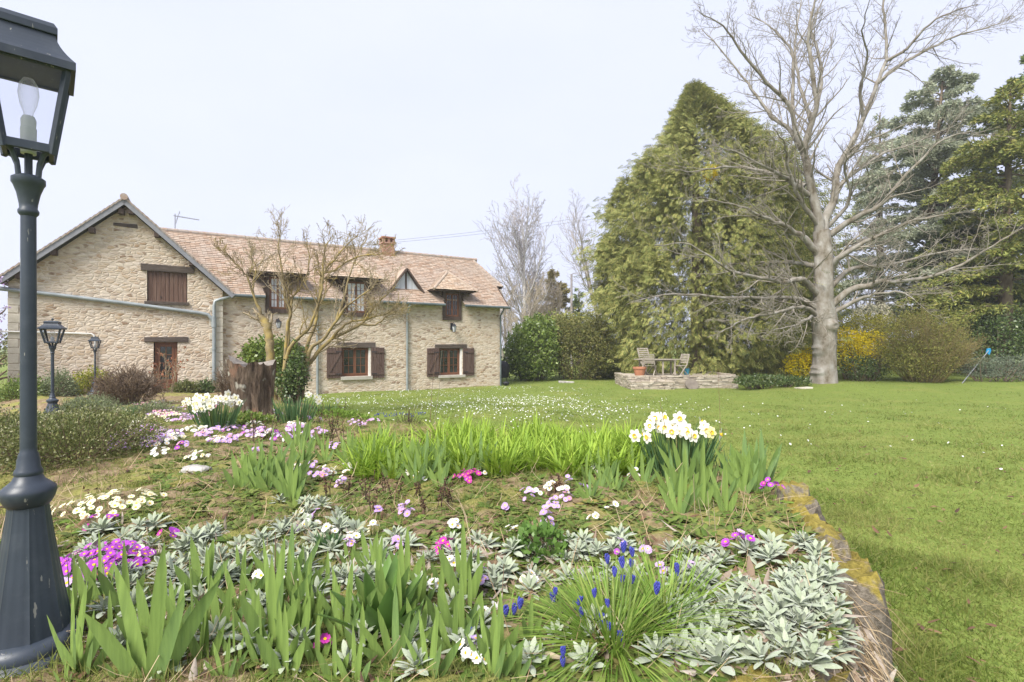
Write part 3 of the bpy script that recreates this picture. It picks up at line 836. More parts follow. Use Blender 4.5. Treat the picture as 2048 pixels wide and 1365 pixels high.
def rot_about(v, axis, a): return Matrix.Rotation(a, 3, axis) @ v
def spray(p0, d0, L, r0, lvl, prm, out, g):
    """a wandering twig that branches; appends (points, radii)"""
    n = prm['seg'][lvl]; p = Vector(p0); d = Vector(d0).normalized(); pts = [p.copy()]; st = L/n
    wob, up = prm['wob'][lvl], prm['up'][lvl]
    for i in range(n):
        d = (d + Vector((g.gauss(0, wob), g.gauss(0, wob), g.gauss(0, wob)+up))).normalized()
        p = p + d*st; pts.append(p.copy())
    r1 = max(prm['rmin'], r0*prm.get('tip', .35))
    rad = [r0+(r1-r0)*i/n for i in range(n+1)]
    out[min(lvl, len(out)-1)].append((np.array(pts), np.array(rad)))
    if lvl+1 < len(prm['n']) + 1 and lvl < len(prm['n']):
        k = prm['n'][lvl]; k = int(k) + (1 if g.random() < k-int(k) else 0)
        children(pts, rad, k, L*prm['ratio'][lvl], lvl+1, prm, out, g, prm['t0'][lvl])
def children(pts, rad, k, L, lvl, prm, out, g, t0=.2, t1=1.0):
    n = len(pts)-1
    for j in range(k):
        t = t0+(t1-t0)*(j+g.random())/k; f = t*n; i = min(int(f), n-1); q = f-i
        p = Vector(pts[i]).lerp(Vector(pts[i+1]), q); tg = (Vector(pts[i+1])-Vector(pts[i])).normalized()
        ax = tg.cross(Vector((g.gauss(0, 1), g.gauss(0, 1), g.gauss(0, 1))))
        if ax.length < 1e-4: continue
        d = rot_about(tg, ax.normalized(), g.uniform(*prm['ang']))
        r = (rad[i]*(1-q)+rad[i+1]*q)*prm['rr']
        spray(p, d, L*(1-.45*t)*g.uniform(.65, 1.25), max(r, prm['rmin']), lvl, prm, out, g)
def smooth_line(pts, sub=4):
    """Catmull-Rom through the given points"""
    pts = [Vector(p) for p in pts]; q = [pts[0]*2-pts[1]] + pts + [pts[-1]*2-pts[-2]]; out = []
    for i in range(1, len(q)-2):
        for s in range(sub):
            t = s/sub; a, b, c, d = q[i-1], q[i], q[i+1], q[i+2]
            out.append(.5*((2*b)+(c-a)*t+(2*a-5*b+4*c-d)*t*t+(3*b-a-3*c+d)*t**3))
    out.append(pts[-1]); return out
def limb(track, Y0, Y1, r0, r1, sub=4, g=R, wob=0.0):
    """a limb through photo points whose distance runs from Y0 to Y1"""
    n = len(track); pts = [P(x, y, Y0+(Y1-Y0)*(i/(n-1))**1.2) for i, (x, y) in enumerate(track)]
    pts = smooth_line(pts, sub); m = len(pts)-1
    if wob: pts = [p+Vector((g.gauss(0, wob), g.gauss(0, wob), g.gauss(0, wob)))*(1 if 0 < i else 0) for i, p in enumerate(pts)]
    return pts, [r0+(r1-r0)*(i/m)**.8 for i in range(m+1)]
def tube_obj(name, lines, mat, parent, sides=5, smooth=True):
    V, F = tubes(lines, sides)
    if parent is not None and parent.location.length > 0: V = V - np.array(parent.location)
    return npmesh(name, V, F, mat, parent, smooth=smooth)
def rel(parent, V): return V - np.array(parent.location)

# --- the big bare maple on the lawn
TY = 23.6
g0 = P(1648, 769, TY)
maple = empty('maple_tree', (g0.x, TY, gz1(g0.x, TY)))
tag(maple, 'big bare spreading tree with stout pale grey trunk on the lawn', 'tree')
PX = TY/FPX
tr_pts, tr_rad = limb([(1648, 790), (1648, 768), (1649, 740), (1650, 705), (1649, 668), (1648, 640), (1646, 600), (1647, 545), (1646, 505), (1643, 462)], TY, TY, 1, 1, 3)
prof = np.interp(np.linspace(0, 9, len(tr_rad)), range(10), [36, 31, 26.5, 24.5, 25, 27, 21, 20.5, 20, 17])*PX*.84
trunk_lines = [(np.array(tr_pts), prof)]
m_ = len(tr_pts); fine = smooth_line(tr_pts, 4); prof_f = np.interp(np.linspace(0, m_-1, len(fine)), range(m_), prof)
mbk = MB(); mbk.tube(fine, list(prof_f), 40)
tv = np.array(mbk.V); c = np.array([g0.x, TY])
ang = np.arctan2(tv[:, 1]-TY, tv[:, 0]-g0.x)
k = 1+.035*np.sin(ang*3+tv[:, 2]*.8)+.03*np.sin(ang*7+tv[:, 2]*2)+.10*np.sin(ang*5+1)*np.clip((0.9-(tv[:, 2]+.5))/.9, 0, 1)
for px_, py_, s_, h_ in ((1640, 702, .30, .30), (1641, 742, .28, .26), (1622, 655, .30, .32), (1668, 652, .30, .32), (1648, 690, .25, .12)):   # knots and old branch collars
    b_ = P(px_, py_, TY-.5); dq = np.hypot(tv[:, 0]-b_.x, (tv[:, 2]-b_.z)*1.35); front = tv[:, 1] < TY+.1
    k = k + np.where(front, h_*np.exp(-(dq/s_)**4)*(1-.55*np.exp(-(dq/(s_*.4))**2)), 0)
tv[:, 0] = g0.x+(tv[:, 0]-g0.x)*k; tv[:, 1] = TY+(tv[:, 1]-TY)*k
mbk.V = [tuple(v) for v in rel(maple, tv)]
tr_o = mbk.build('trunk', mat_bark_grey, maple, smooth=True)
LIMBS = [  # photo track, distance change, start / end radius in px
 ([(1643,470),(1633,418),(1618,352),(1609,308),(1622,246),(1633,211),(1622,140),(1618,66),(1630,0),(1640,-60)], -1.5, 11.5, 1.2),
 ([(1609,308),(1596,281),(1578,211),(1534,167),(1481,101),(1446,53),(1398,24)], -2.5, 6.5, .8),
 ([(1612,320),(1582,264),(1543,233),(1508,185),(1481,149),(1429,84),(1405,60)], 2.0, 5.5, .8),
 ([(1600,290),(1585,220),(1587,114),(1565,79),(1534,48),(1499,31)], 2.5, 5, .8),
 ([(1633,211),(1644,154),(1635,101),(1622,57),(1645,0),(1660,-50)], 2.5, 4.5, .8),
 ([(1622,246),(1600,170),(1590,90),(1600,20),(1610,-50)], 1.5, 4, .8),
 ([(1644,470),(1653,431),(1670,396),(1673,343),(1697,299),(1727,237),(1754,167),(1771,123),(1771,66),(1767,0),(1765,-60)], 1.5, 11, 1.2),
 ([(1771,123),(1815,97),(1859,48),(1912,22),(1956,9)], -2, 4, .8),
 ([(1754,167),(1800,130),(1859,97),(1921,70),(1982,53),(2026,31)], 2, 4.5, .8),
 ([(1727,237),(1720,180),(1735,120),(1725,60),(1740,0)], -2, 4, .8),
 ([(1673,374),(1720,338),(1767,308),(1842,281),(1921,246)], 2.5, 5, .8),
 ([(1660,470),(1705,440),(1763,409),(1815,347),(1886,281),(1950,262)], -3, 7.5, .8),
 ([(1663,540),(1684,511),(1751,474),(1819,444),(1890,430)], -3, 8, .9),
 ([(1660,575),(1704,538),(1785,528),(1886,504),(1954,498)], 2.5, 6.5, .9),
 ([(1662,612),(1704,579),(1738,572),(1761,562),(1788,565),(1869,552),(1937,521),(1987,491),(2048,454)], -3.5, 8, 1.0),
 ([(1664,628),(1710,603),(1751,589),(1802,585),(1830,600)], -2.5, 5.5, .8),
 ([(1636,510),(1610,478),(1583,461),(1559,447),(1515,430),(1482,413),(1400,395)], -2.5, 8.5, .9),
 ([(1640,535),(1610,528),(1583,525),(1532,525),(1448,528),(1350,505)], 2.5, 6.5, .9),
 ([(1645,600),(1617,569),(1600,558),(1566,565),(1532,557),(1482,548),(1448,535),(1380,490),(1310,492)], -3.5, 8, .9),
 ([(1640,622),(1610,602),(1596,599),(1549,595),(1448,595),(1350,588),(1270,602)], -2, 7.5, .9),
 ([(1638,632),(1617,618),(1590,616),(1549,626),(1515,633),(1482,643),(1440,665)], -4, 5.5, .8),
 ([(1636,645),(1623,636),(1596,649),(1549,660)], -3.5, 4.5, .9),
 ([(1617,390),(1578,360),(1543,343),(1481,308),(1437,295)], -3, 6, .8),
 ([(1610,372),(1587,360),(1508,338),(1446,334),(1385,343),(1341,338)], 2, 5.5, .8),
 ([(1640,455),(1600,400),(1575,330),(1570,290),(1548,255)], -3, 5.5, .8),
 ([(1655,455),(1700,400),(1690,330),(1720,300),(1745,290)], -3, 4.5, .8),
 ([(1650,560),(1690,500),(1745,480),(1790,460)], 3, 4.5, .8),
]
prm = dict(seg=[5, 5, 4, 3], wob=[.13, .16, .18, .2], up=[.06, .05, .03, .02], n=[6.5, 3.6], ratio=[.46, .48, .5], t0=[.10, .1], ang=(.40, 1.0), rr=.42, rmin=.006, tip=.3)
gm = random.Random(5)
grown = []
def start_Y(track, Y):
    """the distance of the limb that this one leaves"""
    b = min(grown, key=lambda g: (g[0]-track[0][0])**2+(g[1]-track[0][1])**2, default=None)
    return b[2] if b and (b[0]-track[0][0])**2+(b[1]-track[0][1])**2 < 150 else Y
def note(pts): grown.extend(((CX+p.x/p.y*FPX, CY-(p.z-CAMZ)/p.y*FPX, p.y) for p in pts))
for track, dY, r0, r1 in LIMBS:
    Y0 = start_Y(track, TY)
    pts, rad = limb(track, Y0, TY+dY, r0*PX*.92, r1*PX*.9, 4, gm, .02)
    ls = [[], [], []]
    note(pts)
    Llen = sum((pts[i+1]-pts[i]).length for i in range(len(pts)-1))
    children(pts, rad, int(5+Llen*1.75), 2.4, 0, prm, ls, gm, .15)
    bo = tube_obj('branch', [(np.array(pts), np.array(rad))], mat_bark_grey, maple, 8)
    V, F = tubes(ls[0]+ls[1], 4); V2_, F2_ = tubes(ls[2], 3)
    V, F = merge([(V, np.concatenate(F)), (V2_, np.concatenate(F2_))])
    npmesh('twigs', rel(maple, V), F, mat_twig_grey, bo, smooth=True)

# --- small lichen-covered tree in front of the house
LY = 12.6
lz = P(590, 800, LY); lich = empty('lichen_covered_tree', (lz.x, LY, gz1(lz.x, LY)))
tag(lich, 'bare multi stemmed garden tree crusted with yellow lichen before the house front', 'tree')
PXL = LY/FPX
prmL = dict(seg=[5, 4, 3], wob=[.20, .24, .25], up=[.15, .09, .03], n=[6.5, 3.6], ratio=[.48, .42, .4], t0=[.12, .1], ang=(.45, 1.1), rr=.45, rmin=.0038, tip=.4)
STEMS = [
 ([(552,815),(545,790),(541,757),(540,719),(540,690),(538,668),(531,648),(519,632)], 0, 10.5, 10),
 ([(578,815),(568,771),(574,710),(600,674),(619,652),(642,594),(645,540),(650,500),(662,476)], -.6, 7, 1),
 ([(585,815),(594,774),(606,748),(626,716),(665,677),(723,648),(742,623),(765,597),(794,572)], .7, 9, 1.5),
 ([(592,815),(610,716),(619,677),(635,639),(642,561),(645,548),(668,519),(690,494),(716,469)], .4, 6.5, 1),
 ([(590,810),(619,703),(645,681),(674,639),(700,606),(739,581),(760,560)], -.8, 6, 1),
 ([(570,815),(568,771),(576,674),(581,626),(587,594),(606,568),(619,529),(612,480)], .6, 5.5, 1),
 ([(562,815),(575,660),(581,626),(568,581),(561,529),(558,484),(556,455)], -.5, 5, .8),
 ([(525,637),(512,600),(495,560),(480,535),(452,505)], -.5, 4, .8),
 ([(522,635),(505,580),(512,540),(500,500)], .5, 3.5, .8),
 ([(665,677),(690,650),(720,640),(770,628),(792,615)], -.5, 4, .8),
 ([(723,648),(750,650),(775,632),(795,625)], .5, 3.5, .8),
 ([(645,548),(670,540),(700,520),(740,510),(770,520)], -.8, 3.2, .8),
 ([(674,639),(690,590),(700,545),(720,500),(735,470)], .8, 3.5, .8),
]
gL = random.Random(9); grown.clear()
for i, (track, dY, r0, r1) in enumerate(STEMS):
    pts, rad = limb(track, start_Y(track, LY) if i > 6 else LY, LY+dY, r0*PXL*.78, r1*PXL*.85, 4, gL, .012)
    note(pts)
    ls = [[], [], []]
    if i: children(pts, rad, 21 if i < 7 else 15, .95, 0, prmL, ls, gL, .38)
    else: children(pts, rad, 5, .7, 0, prmL, ls, gL, .75)
    bo = tube_obj('stem', [(np.array(pts), np.array(rad))], mat_bark_lichen, lich, 8)
    V, F = tubes(ls[0]+ls[1], 4); V2_, F2_ = tubes(ls[2], 3)
    V, F = merge([(V, np.concatenate(F)), (V2_, np.concatenate(F2_))])
    npmesh('twigs', rel(lich, V), F, mat_bark_lichen if i % 2 else mat_twig_tan, bo, smooth=True)

# --- leafy masses
def leaf_blob(cens, n, size, asp, g, shell=.55, droop=0.0, outw=.5, dia=True):
    """n leaves through the volume of several ellipsoids [(centre, radii)], denser towards the skin; uneven outline"""
    cens = [(np.array(c, float), np.array(r, float)) for c, r in cens]
    vol = np.array([np.prod(r)**.67 for c, r in cens]); cnt = np.maximum(1, (n*vol/vol.sum()).astype(int))
    P_, D_ = [], []
    for (c, r), m in zip(cens, cnt):
        u = rdir(m, g); rad = shell+(1-shell)*g.random(m)**.6
        lump = 1+.13*np.sin(u[:, 0]*7+c[0])*np.sin(u[:, 1]*8+1)+.10*np.sin(u[:, 2]*11+u[:, 0]*9)+.07*g.normal(size=m)
        P_.append(c+u*r*(rad*lump)[:, None]); D_.append(unit(u/r))
    p = np.concatenate(P_); d = unit(np.concatenate(D_)*outw+rdir(len(p), g)*.8+np.array([0, 0, -droop]))
    s = unit(np.cross(d, rdir(len(p), g)))
    L = size*g.uniform(.6, 1.3, len(p))
    return diamonds(p, d, s, L, L*asp)
mat_thuja = M_leaf('olive_thuja_sprays', [(0.144,0.181,0.051), (0.229,0.253,0.076), (0.305,0.310,0.098), (0.397,0.362,0.124)], .25, .7, .15)
mat_ivy = M_leaf('dark_ivy_leaves', [(.04,.07,.02), (.065,.11,.028), (.10,.15,.04), (.17,.20,.08)], .15, .35, .4)
mat_laurel = M_leaf('glossy_laurel_leaves', [(0.081,0.127,0.025), (0.127,0.190,0.034), (0.184,0.253,0.052), (0.241,0.299,0.069)], .2, .35, .4)
mat_privet = M_leaf('dull_hedge_leaves', [(0.088,0.100,0.027), (0.131,0.144,0.037), (0.175,0.175,0.053), (0.237,0.206,0.075)], .2, .55, .2)
mat_yellow = M_leaf('forsythia_blossom', [(.80,.62,.02), (.90,.74,.03), (.85,.68,.025), (.62,.58,.05)], .4, .6, .1)
mat_lime = M_leaf('lime_young_leaves', [(.22,.24,.03), (.34,.33,.05), (.42,.38,.06), (.30,.29,.05)], .35, .55, .15)
mat_cream = M_leaf('pale_blossom', [(.60,.55,.40), (.70,.66,.52), (.52,.50,.33)], .3, .6, .1)
mat_bluecedar = M_leaf('blue_grey_needles', [(0.281,0.315,0.232), (0.395,0.433,0.311), (0.509,0.528,0.384)], .3, .6, .15)
mat_cedar = M_leaf('deep_green_needles', [(0.101,0.146,0.057), (0.173,0.234,0.073), (0.263,0.321,0.101)], .15, .6, .15)
mat_goldcedar = M_leaf('olive_gold_needles', [(0.147,0.188,0.054), (0.253,0.283,0.077), (0.388,0.362,0.106)], .2, .6, .15)
mat_junip = M_leaf('juniper_needles', [(.09,.12,.08), (.14,.17,.115), (.19,.22,.15)], .15, .6, .15)
mat_budtwig = M_leaf('small_green_buds', [(0.167,0.185,0.041), (0.257,0.270,0.068), (0.333,0.312,0.095)], .3, .6, .1)

# --- the great thuja
HY = 31.0
c0 = P(1395, 770, HY); th = empty('thuja_tree', (c0.x, HY, -.5)); th_h = P(1385, 178, HY).z+.5
tag(th, 'huge broad cone shaped olive green conifer behind the garden table', 'tree')
gt_ = np.random.default_rng(21)
def conifer_sprays(n, height, rprof, sway, g, blades_per=9, sl=.50, bl=.23, bw=.045, droop=.75):
    t = g.random(n)**1.15; a = g.uniform(0, 2*np.pi, n)
    lobes = 1+.12*np.sin(a*5+t*9)+.09*np.sin(a*9-t*21)+.07*np.sin(a*3+t*40)+.08*g.normal(size=n)*(1+1.2*t)
    r = np.interp(t, rprof[0], rprof[1])*lobes*(1-.33*g.random(n)**1.8)
    out = np.stack([np.cos(a), np.sin(a), np.zeros(n)], 1)
    c = out*r[:, None]; c[:, 2] = t*height; c[:, 0] += np.interp(t, sway[0], sway[1])
    ax = unit(out*g.uniform(.35, 1.0, n)[:, None]+np.array([0, 0, 1.])*(g.uniform(-droop*1.4, .25, n)*np.interp(t, [0, .75, 1], [1, .7, -.8]))[:, None]+rdir(n, g)*.25)
    pl = unit(np.cross(ax, unit(out*.6+rdir(n, g)*.7)))
    B = blades_per; k = np.arange(B); side = np.where(k % 2 == 0, 1., -1.); tt = (k/(B-1))
    S = sl*g.uniform(.6, 1.35, n)
    base = c[:, None, :]+ax[:, None, :]*(S[:, None]*tt[None, :]*.8)[:, :, None]
    d = unit(ax[:, None, :]*.75+pl[:, None, :]*(side*(.9-.6*tt))[None, :, None]+np.array([0, 0, -.35]))
    L = (bl*(1.15-.6*tt))[None, :]*(S/sl)[:, None]
    sd = unit(np.cross(d, np.cross(ax, pl)[:, None, :]))
    return diamonds(base.reshape(-1, 3), d.reshape(-1, 3), sd.reshape(-1, 3), L.ravel(), bw)
rp = ([0, .06, .2, .4, .55, .68, .78, .87, .94, 1.0], [5.4, 5.85, 5.95, 5.7, 5.2, 4.3, 3.15, 1.8, .85, .08])
V, F = conifer_sprays(40000, th_h, rp, ([0, .5, .72, .86, 1], [.2, .5, .8, .5, -.2]), gt_)
spires = [(V, F)]
for i in range(40):                                    # separate pointed leaders break the outline
    t_ = .25+.53*gt_.random(); a_ = gt_.uniform(0, 2*np.pi); r_ = np.interp(t_, *rp)*.97
    v, f = conifer_sprays(300, gt_.uniform(.8, 1.5), ([0, .3, .7, 1], [.5, .5, .3, .05]), ([0, 1], [0, 0]), gt_, sl=.42)
    spires.append((v+np.array([math.cos(a_)*r_, math.sin(a_)*r_, t_*th_h-.5]), f))
V, F = merge(spires); npmesh('crown', V, F, mat_thuja, th)
t = MB(); t.tube([(0, 0, 0), (0, 0, th_h*.5), (-.3, 0, th_h*.93)], [.45, .3, .05], 10); t.build('trunk', mat_bark_brown, th, smooth=True)
# a second leader beside it, lower, towards the maple
c1 = P(1520, 770, HY+1.2); th2 = empty('thuja_tree', (c1.x, HY+1.2, -.5)); h2 = P(1500, 285, HY+1.2).z+.5
tag(th2, 'lower rounded olive conifer between the great thuja and the bare maple', 'tree')
rp2 = ([0, .1, .3, .6, .8, .93, 1.0], [3.0, 3.4, 3.4, 3.0, 2.3, 1.3, .2])
V, F = conifer_sprays(11000, h2, rp2, ([0, 1], [0, -.35]), gt_)
npmesh('crown', V, F, mat_thuja, th2)
t = MB(); t.tube([(0, 0, 0), (0, 0, h2*.5), (-.3, 0, h2*.93)], [.3, .2, .04], 8); t.build('trunk', mat_bark_brown, th2, smooth=True)
tag(npmesh('broom_tuft', *leaf_blob([(P(1420, 346, HY-4.2), (.32, .3, .42))], 260, .2, .5, gt_), mat_yellow), 'bright yellow tuft caught high in the olive conifer', 'yellow tuft')

# --- layered conifers: whorls of level boughs carrying needle plates
def cedar(name, label, px, base_y, top_y, Y, spread, mat, seed, n_b=70, dens=55, t_lo=.1, leaf=.24, sag=.12, plate=.42, shape=(0, .25, .6, 1), rads=(.8, 1, .8, .12), lean=0.0, trunk_r=.4, cover=1.0):
    g = np.random.default_rng(seed); q = P(px, base_y, Y); zb = gz1(q.x, Y) if Y < 60 else -.5
    o = empty(name, (q.x, Y, zb)); tag(o, label, 'tree'); h = P(px, top_y, Y).z-zb
    lines = [(np.array([(lean*k**1.6, 0, h*.98*k) for k in np.linspace(0, 1, 7)]), np.linspace(trunk_r, .03, 7))]; C, D, S, L = [], [], [], []
    for i in range(n_b):
        t = t_lo+(1-t_lo)*((i+g.random())/n_b)**.9; a = g.uniform(0, 2*math.pi); r = spread*np.interp(t, shape, rads)*g.uniform(.62, 1.12)
        z0 = h*t*.97; o2 = np.array([math.cos(a), math.sin(a), 0]); rise = g.uniform(.05, .35)*r*(1 if t > .5 else .5)
        k = np.linspace(0, 1, 6)
        pts = np.array([lean*t, 0, z0])+o2*(k*r)[:, None]+np.array([0, 0, 1.])*(rise*np.sin(k*2.2)-sag*r*k**2)[:, None]
        lines.append((pts, np.linspace(.03+.02*r*.5, .008, 6)))
        m = int(dens*r*(.6+.4*g.random())*cover); 
        kk = g.random(m)**.75*.9+.1; b = np.stack([np.interp(kk, k, pts[:, j]) for j in range(3)], 1)
        sd = np.cross(o2, [0, 0, 1.]); w = plate*r*.55*(1.1-kk*.75)
        off = g.uniform(-1, 1, m)
        b = b+sd*(off*w)[:, None]+np.array([0, 0, 1.])*(g.normal(0, .09, m)-.10*np.abs(off)*w)[:, None]
        C.append(b); D.append(unit(o2*.7+sd*(np.sign(off)*g.uniform(0, 1, m))[:, None]+rdir(m, g)*.55+np.array([0, 0, -.1]))); 
    V, F = tubes(lines, 6); npmesh('trunk', V, F, mat_bark_brown, o, smooth=True)
    C = np.concatenate(C); D = np.concatenate(D); n = len(C)
    # every needle spray is three narrow leaves
    B, DD = np.repeat(C, 3, 0), unit(np.repeat(D, 3, 0)+rdir(3*n, g)*.55)
    V, F = diamonds(B, DD, unit(np.cross(DD, rdir(3*n, g))), leaf*g.uniform(.6, 1.3, 3*n), leaf*.30)
    npmesh('crown', V, F, mat, o)
    return o
cedar('cedar_tree', 'tall open blue grey cedar with tiered boughs behind the bare maple', 1852, 740, 120, 34, 6.3, mat_bluecedar, 31, 120, 90, .16, .30, .10, .42, (0, .2, .55, .8, 1), (.9, 1.0, .85, .55, .1), 1.2, .45)
cedar('cedar_tree', 'slim dark cedar top showing just past the maple and the tall blue cedar', 1760, 740, 215, 40, 3.6, mat_bluecedar, 32, 55, 50, .1, .30, .1, .42)
cedar('spruce_tree', 'broad olive gold conifer beside the lawn edge, in front of the dark hedge', 2010, 745, 150, 27, 4.6, mat_goldcedar, 33, 95, 70, .22, .26, .22, .5, (0, .2, .5, .8, 1), (.85, 1.0, .85, .5, .1), .3, .4)
cedar('spruce_tree', 'deep green conifer rising behind the olive gold one', 2085, 745, 70, 31, 6.0, mat_cedar, 34, 110, 80, .06, .30, .2, .5, (0, .2, .5, .8, 1), (1.0, 1.0, .8, .5, .1))
cedar('spruce_tree', 'low dark spreading conifer under the tiered cedar', 1925, 750, 420, 31, 4.4, mat_cedar, 35, 70, 80, .12, .28, .25, .55, (0, .3, .7, 1), (1.0, 1.0, .7, .2))
cedar('spruce_tree', 'small dark green conifer by the grey utility pole', 1158, 700, 575, 52, 2.0, mat_cedar, 36, 36, 60, .08, .30, .1, .6)
cedar('cypress_tree', 'narrow golden brown conifer beyond the hedge, beside the far bare trees', 1108, 700, 535, 50, 1.9, M_leaf('golden_needles', [(0.266,0.231,0.080), (0.364,0.308,0.112), (0.420,0.378,0.144)], .2, .7, .1), 37, 60, 90, .02, .34, -.2, .7, (0, .3, .7, 1), (1, 1, .75, .15))

# --- bare trees beyond the garden
def bare_tree(label, px, base_y, top_y, Y, spread, seed, mats, stems=1, r0=.22, group=None, prm_=None, dens=1.0):
    g = random.Random(seed); q = P(px, base_y, Y); zb = gz1(q.x, Y); h = P(px, top_y, Y).z-zb
    o = empty('bare_tree', (q.x, Y, zb)); tag(o, label, 'tree', group)
    ls = [[], [], [], []]
    pr = prm_ or dict(seg=[7, 6, 5, 4], wob=[.06, .13, .16, .15], up=[.06, .14, .08, .03], n=[15*dens, 9*dens, 5*dens], ratio=[.44, .46, .42], t0=[.22, .12, .1], ang=(.4, .95), rr=.42, rmin=.010, tip=.25)
    for s in range(stems):
        a = 2*math.pi*(s+g.random()*.6)/stems
        d = Vector((math.cos(a)*spread, math.sin(a)*spread, 1)) if stems > 1 else Vector((g.gauss(0, .03), 0, 1))
        spray((0, 0, 0), d, h*g.uniform(.80, .95), r0, 0, pr, ls, g)
    V, F = tubes(ls[0], 7); npmesh('trunk', V, F, mats[0], o, smooth=True)
    V, F = tubes(ls[1], 4); npmesh('limbs', V, F, mats[0], o, smooth=True)
    V, F = tubes(ls[2]+ls[3], 3); npmesh('twigs', V, F, mats[1], o, smooth=True)
    return o
mat_far_twig = M_noise('far_grey_twig', [(.30,.27,.27), (.44,.41,.42)], 3, .95, 0)
mat_far_tan = M_noise('far_tan_twig', [(.36,.30,.22), (.50,.43,.33)], 3, .95, 0)
bare_tree('bare white stemmed birch past the end of the house', 1051, 710, 440, 46, .42, 41, (M_noise('white_birch_bark', [(.42,.40,.38), (.62,.60,.58)], 4, .9, 0), mat_far_twig), 1, .24, dens=1.0, prm_=dict(seg=[9, 7, 5, 4], wob=[.03, .08, .14, .15], up=[.06, .09, .05, .02], n=[44, 12, 5], ratio=[.62, .36, .42], t0=[.18, .12, .1], ang=(.45, .85), rr=.42, rmin=.015, tip=.25))
bare_tree('tall bare grey tree half hidden by the great thuja', 1232, 710, 405, 43, .4, 42, (mat_bark_far, mat_far_twig), 4, .2)
bare_tree('low tan twiggy tree close to the far gable of the house', 1016, 715, 560, 42, .5, 43, (mat_bark_far, mat_far_tan), 5, .12, dens=1.2)
bare_tree('low tan twiggy tree between the birch and the golden conifer', 1085, 715, 560, 48, .4, 46, (mat_bark_far, mat_far_tan), 5, .12, dens=1.2)
bare_tree('bare tree showing through the gap just past the maple trunk', 1715, 735, 480, 44, .35, 44, (mat_bark_far, mat_far_twig), 3, .16)
bare_tree('bare tree in the gap between thuja and maple trunk', 1590, 735, 540, 42, .35, 45, (mat_bark_far, mat_far_twig), 3, .14)

# --- shrubs and hedges
def shrub(name, label, blobs, n, size, asp, mat, seed, cat='shrub', group=None, shell=.55, stems=True, droop=0.0):
    """blobs: (px, py, Y, half width px, half height px, depth m)"""
    g = np.random.default_rng(seed); cs = []
    for px, py, Y, hw, hh, dp in blobs:
        c = P(px, py, Y); cs.append((c, (hw*Y/FPX, dp, hh*Y/FPX)))
    b = cs[0][0]; zg = gz1(b.x, b.y)
    o = empty(name, (b.x, b.y, zg)); tag(o, label, cat, group)
    V, F = leaf_blob(cs, n, size, asp, g, shell, droop); V = rel(o, V); V[:, 2] = np.maximum(V[:, 2], .02)
    npmesh('foliage', V, F, mat, o)
    if stems:
        ls = []
        for c, r in cs:
            for k in range(7):
                e = np.array(c)+rdir(1, g)[0]*np.array(r)*.75-np.array(o.location); s = np.array([e[0]*.35+(c[0]-b.x)*.4, e[1]*.35, 0])
                ls.append((np.array([s, (s+e)/2+rdir(1, g)[0]*.05, e]), np.array([.03, .02, .008])))
        V, F = tubes(ls, 5); npmesh('stems', V, F, mat_bark_brown, o, smooth=True)
    return o
shrub('laurel_shrub', 'rounded bright green laurel at the house end of the hedge', [(1070, 700, 29, 52, 62, 1.6), (1042, 712, 29, 34, 50, 1.2), (1080, 664, 29.5, 36, 36, 1.0)], 11500, .17, .5, mat_laurel, 51)
shrub('hedge_shrub', 'dull dark green clipped shrub filling the hedge next to the thuja', [(1155, 705, 29.5, 66, 60, 1.6), (1192, 690, 30, 34, 64, 1.2), (1130, 672, 30, 44, 40, 1.2)], 17000, .13, .5, mat_privet, 52)
shrub('hedge_shrub', 'olive topped shrub standing above the middle of the hedge', [(1120, 668, 31.5, 42, 46, 1.2), (1165, 662, 32, 46, 42, 1.2)], 6000, .14, .5, mat_thuja, 53)
shrub('forsythia_bush', 'small vivid yellow forsythia peeping out on the thuja side of the maple trunk', [(1602, 730, 25, 32, 27, .7), (1622, 722, 25, 20, 28, .6)], 2900, .10, .55, mat_yellow, 54)
shrub('forsythia_bush', 'large vivid yellow forsythia behind the maple trunk', [(1700, 705, 27, 42, 38, 1.1), (1740, 690, 27.3, 30, 30, 1.0), (1690, 680, 27.5, 24, 25, .8)], 4600, .10, .55, mat_yellow, 55)
shrub('lime_shrub', 'pale lime leaved shrub above the yellow forsythia', [(1725, 660, 28.5, 45, 36, 1.1), (1765, 668, 28.5, 34, 38, 1.0), (1690, 668, 28.6, 22, 20, .9)], 3600, .12, .5, mat_lime, 56)
shrub('blossom_shrub', 'shrub dusted with pale cream blossom behind the lime leaves', [(1745, 632, 30, 38, 26, 1.0)], 1500, .11, .6, mat_cream, 57)
shrub('hedge_shrub', 'distant hedge just showing past the outer corner of the gable', [(-30, 700, 34, 60, 40, 1.5), (-120, 690, 34, 60, 50, 1.5)], 3000, .2, .5, mat_privet, 69)
shrub('dark_low_shrub', 'low dark green shrub at the foot of the forsythia', [(1715, 735, 26, 34, 24, .8), (1750, 735, 26, 28, 22, .7)], 3000, .10, .45, mat_ivy, 58)
shrub('ivy_hedge', 'dark hedge covered with cream edged ivy beside the leaning tool', [(1985, 680, 25.5, 52, 48, 1.0), (2035, 670, 25.5, 40, 60, 1.0), (2090, 670, 25.5, 50, 65, 1.2)], 5600, .14, .6, mat_ivy, 59)
shrub('juniper_shrub', 'low spreading blue green juniper under the ivy hedge', [(1965, 735, 23.8, 46, 22, .9), (2020, 735, 23.8, 50, 24, .9), (2080, 735, 23.8, 40, 26, .9)], 6500, .10, .3, mat_junip, 60)
shrub('evergreen_bank', 'dark evergreen bank behind the rounded twiggy shrub', [(1900, 690, 29.5, 60, 50, 1.0), (1960, 650, 30, 60, 50, 1.0), (2060, 630, 31, 70, 70, 1.0)], 6500, .17, .5, mat_cedar, 61)
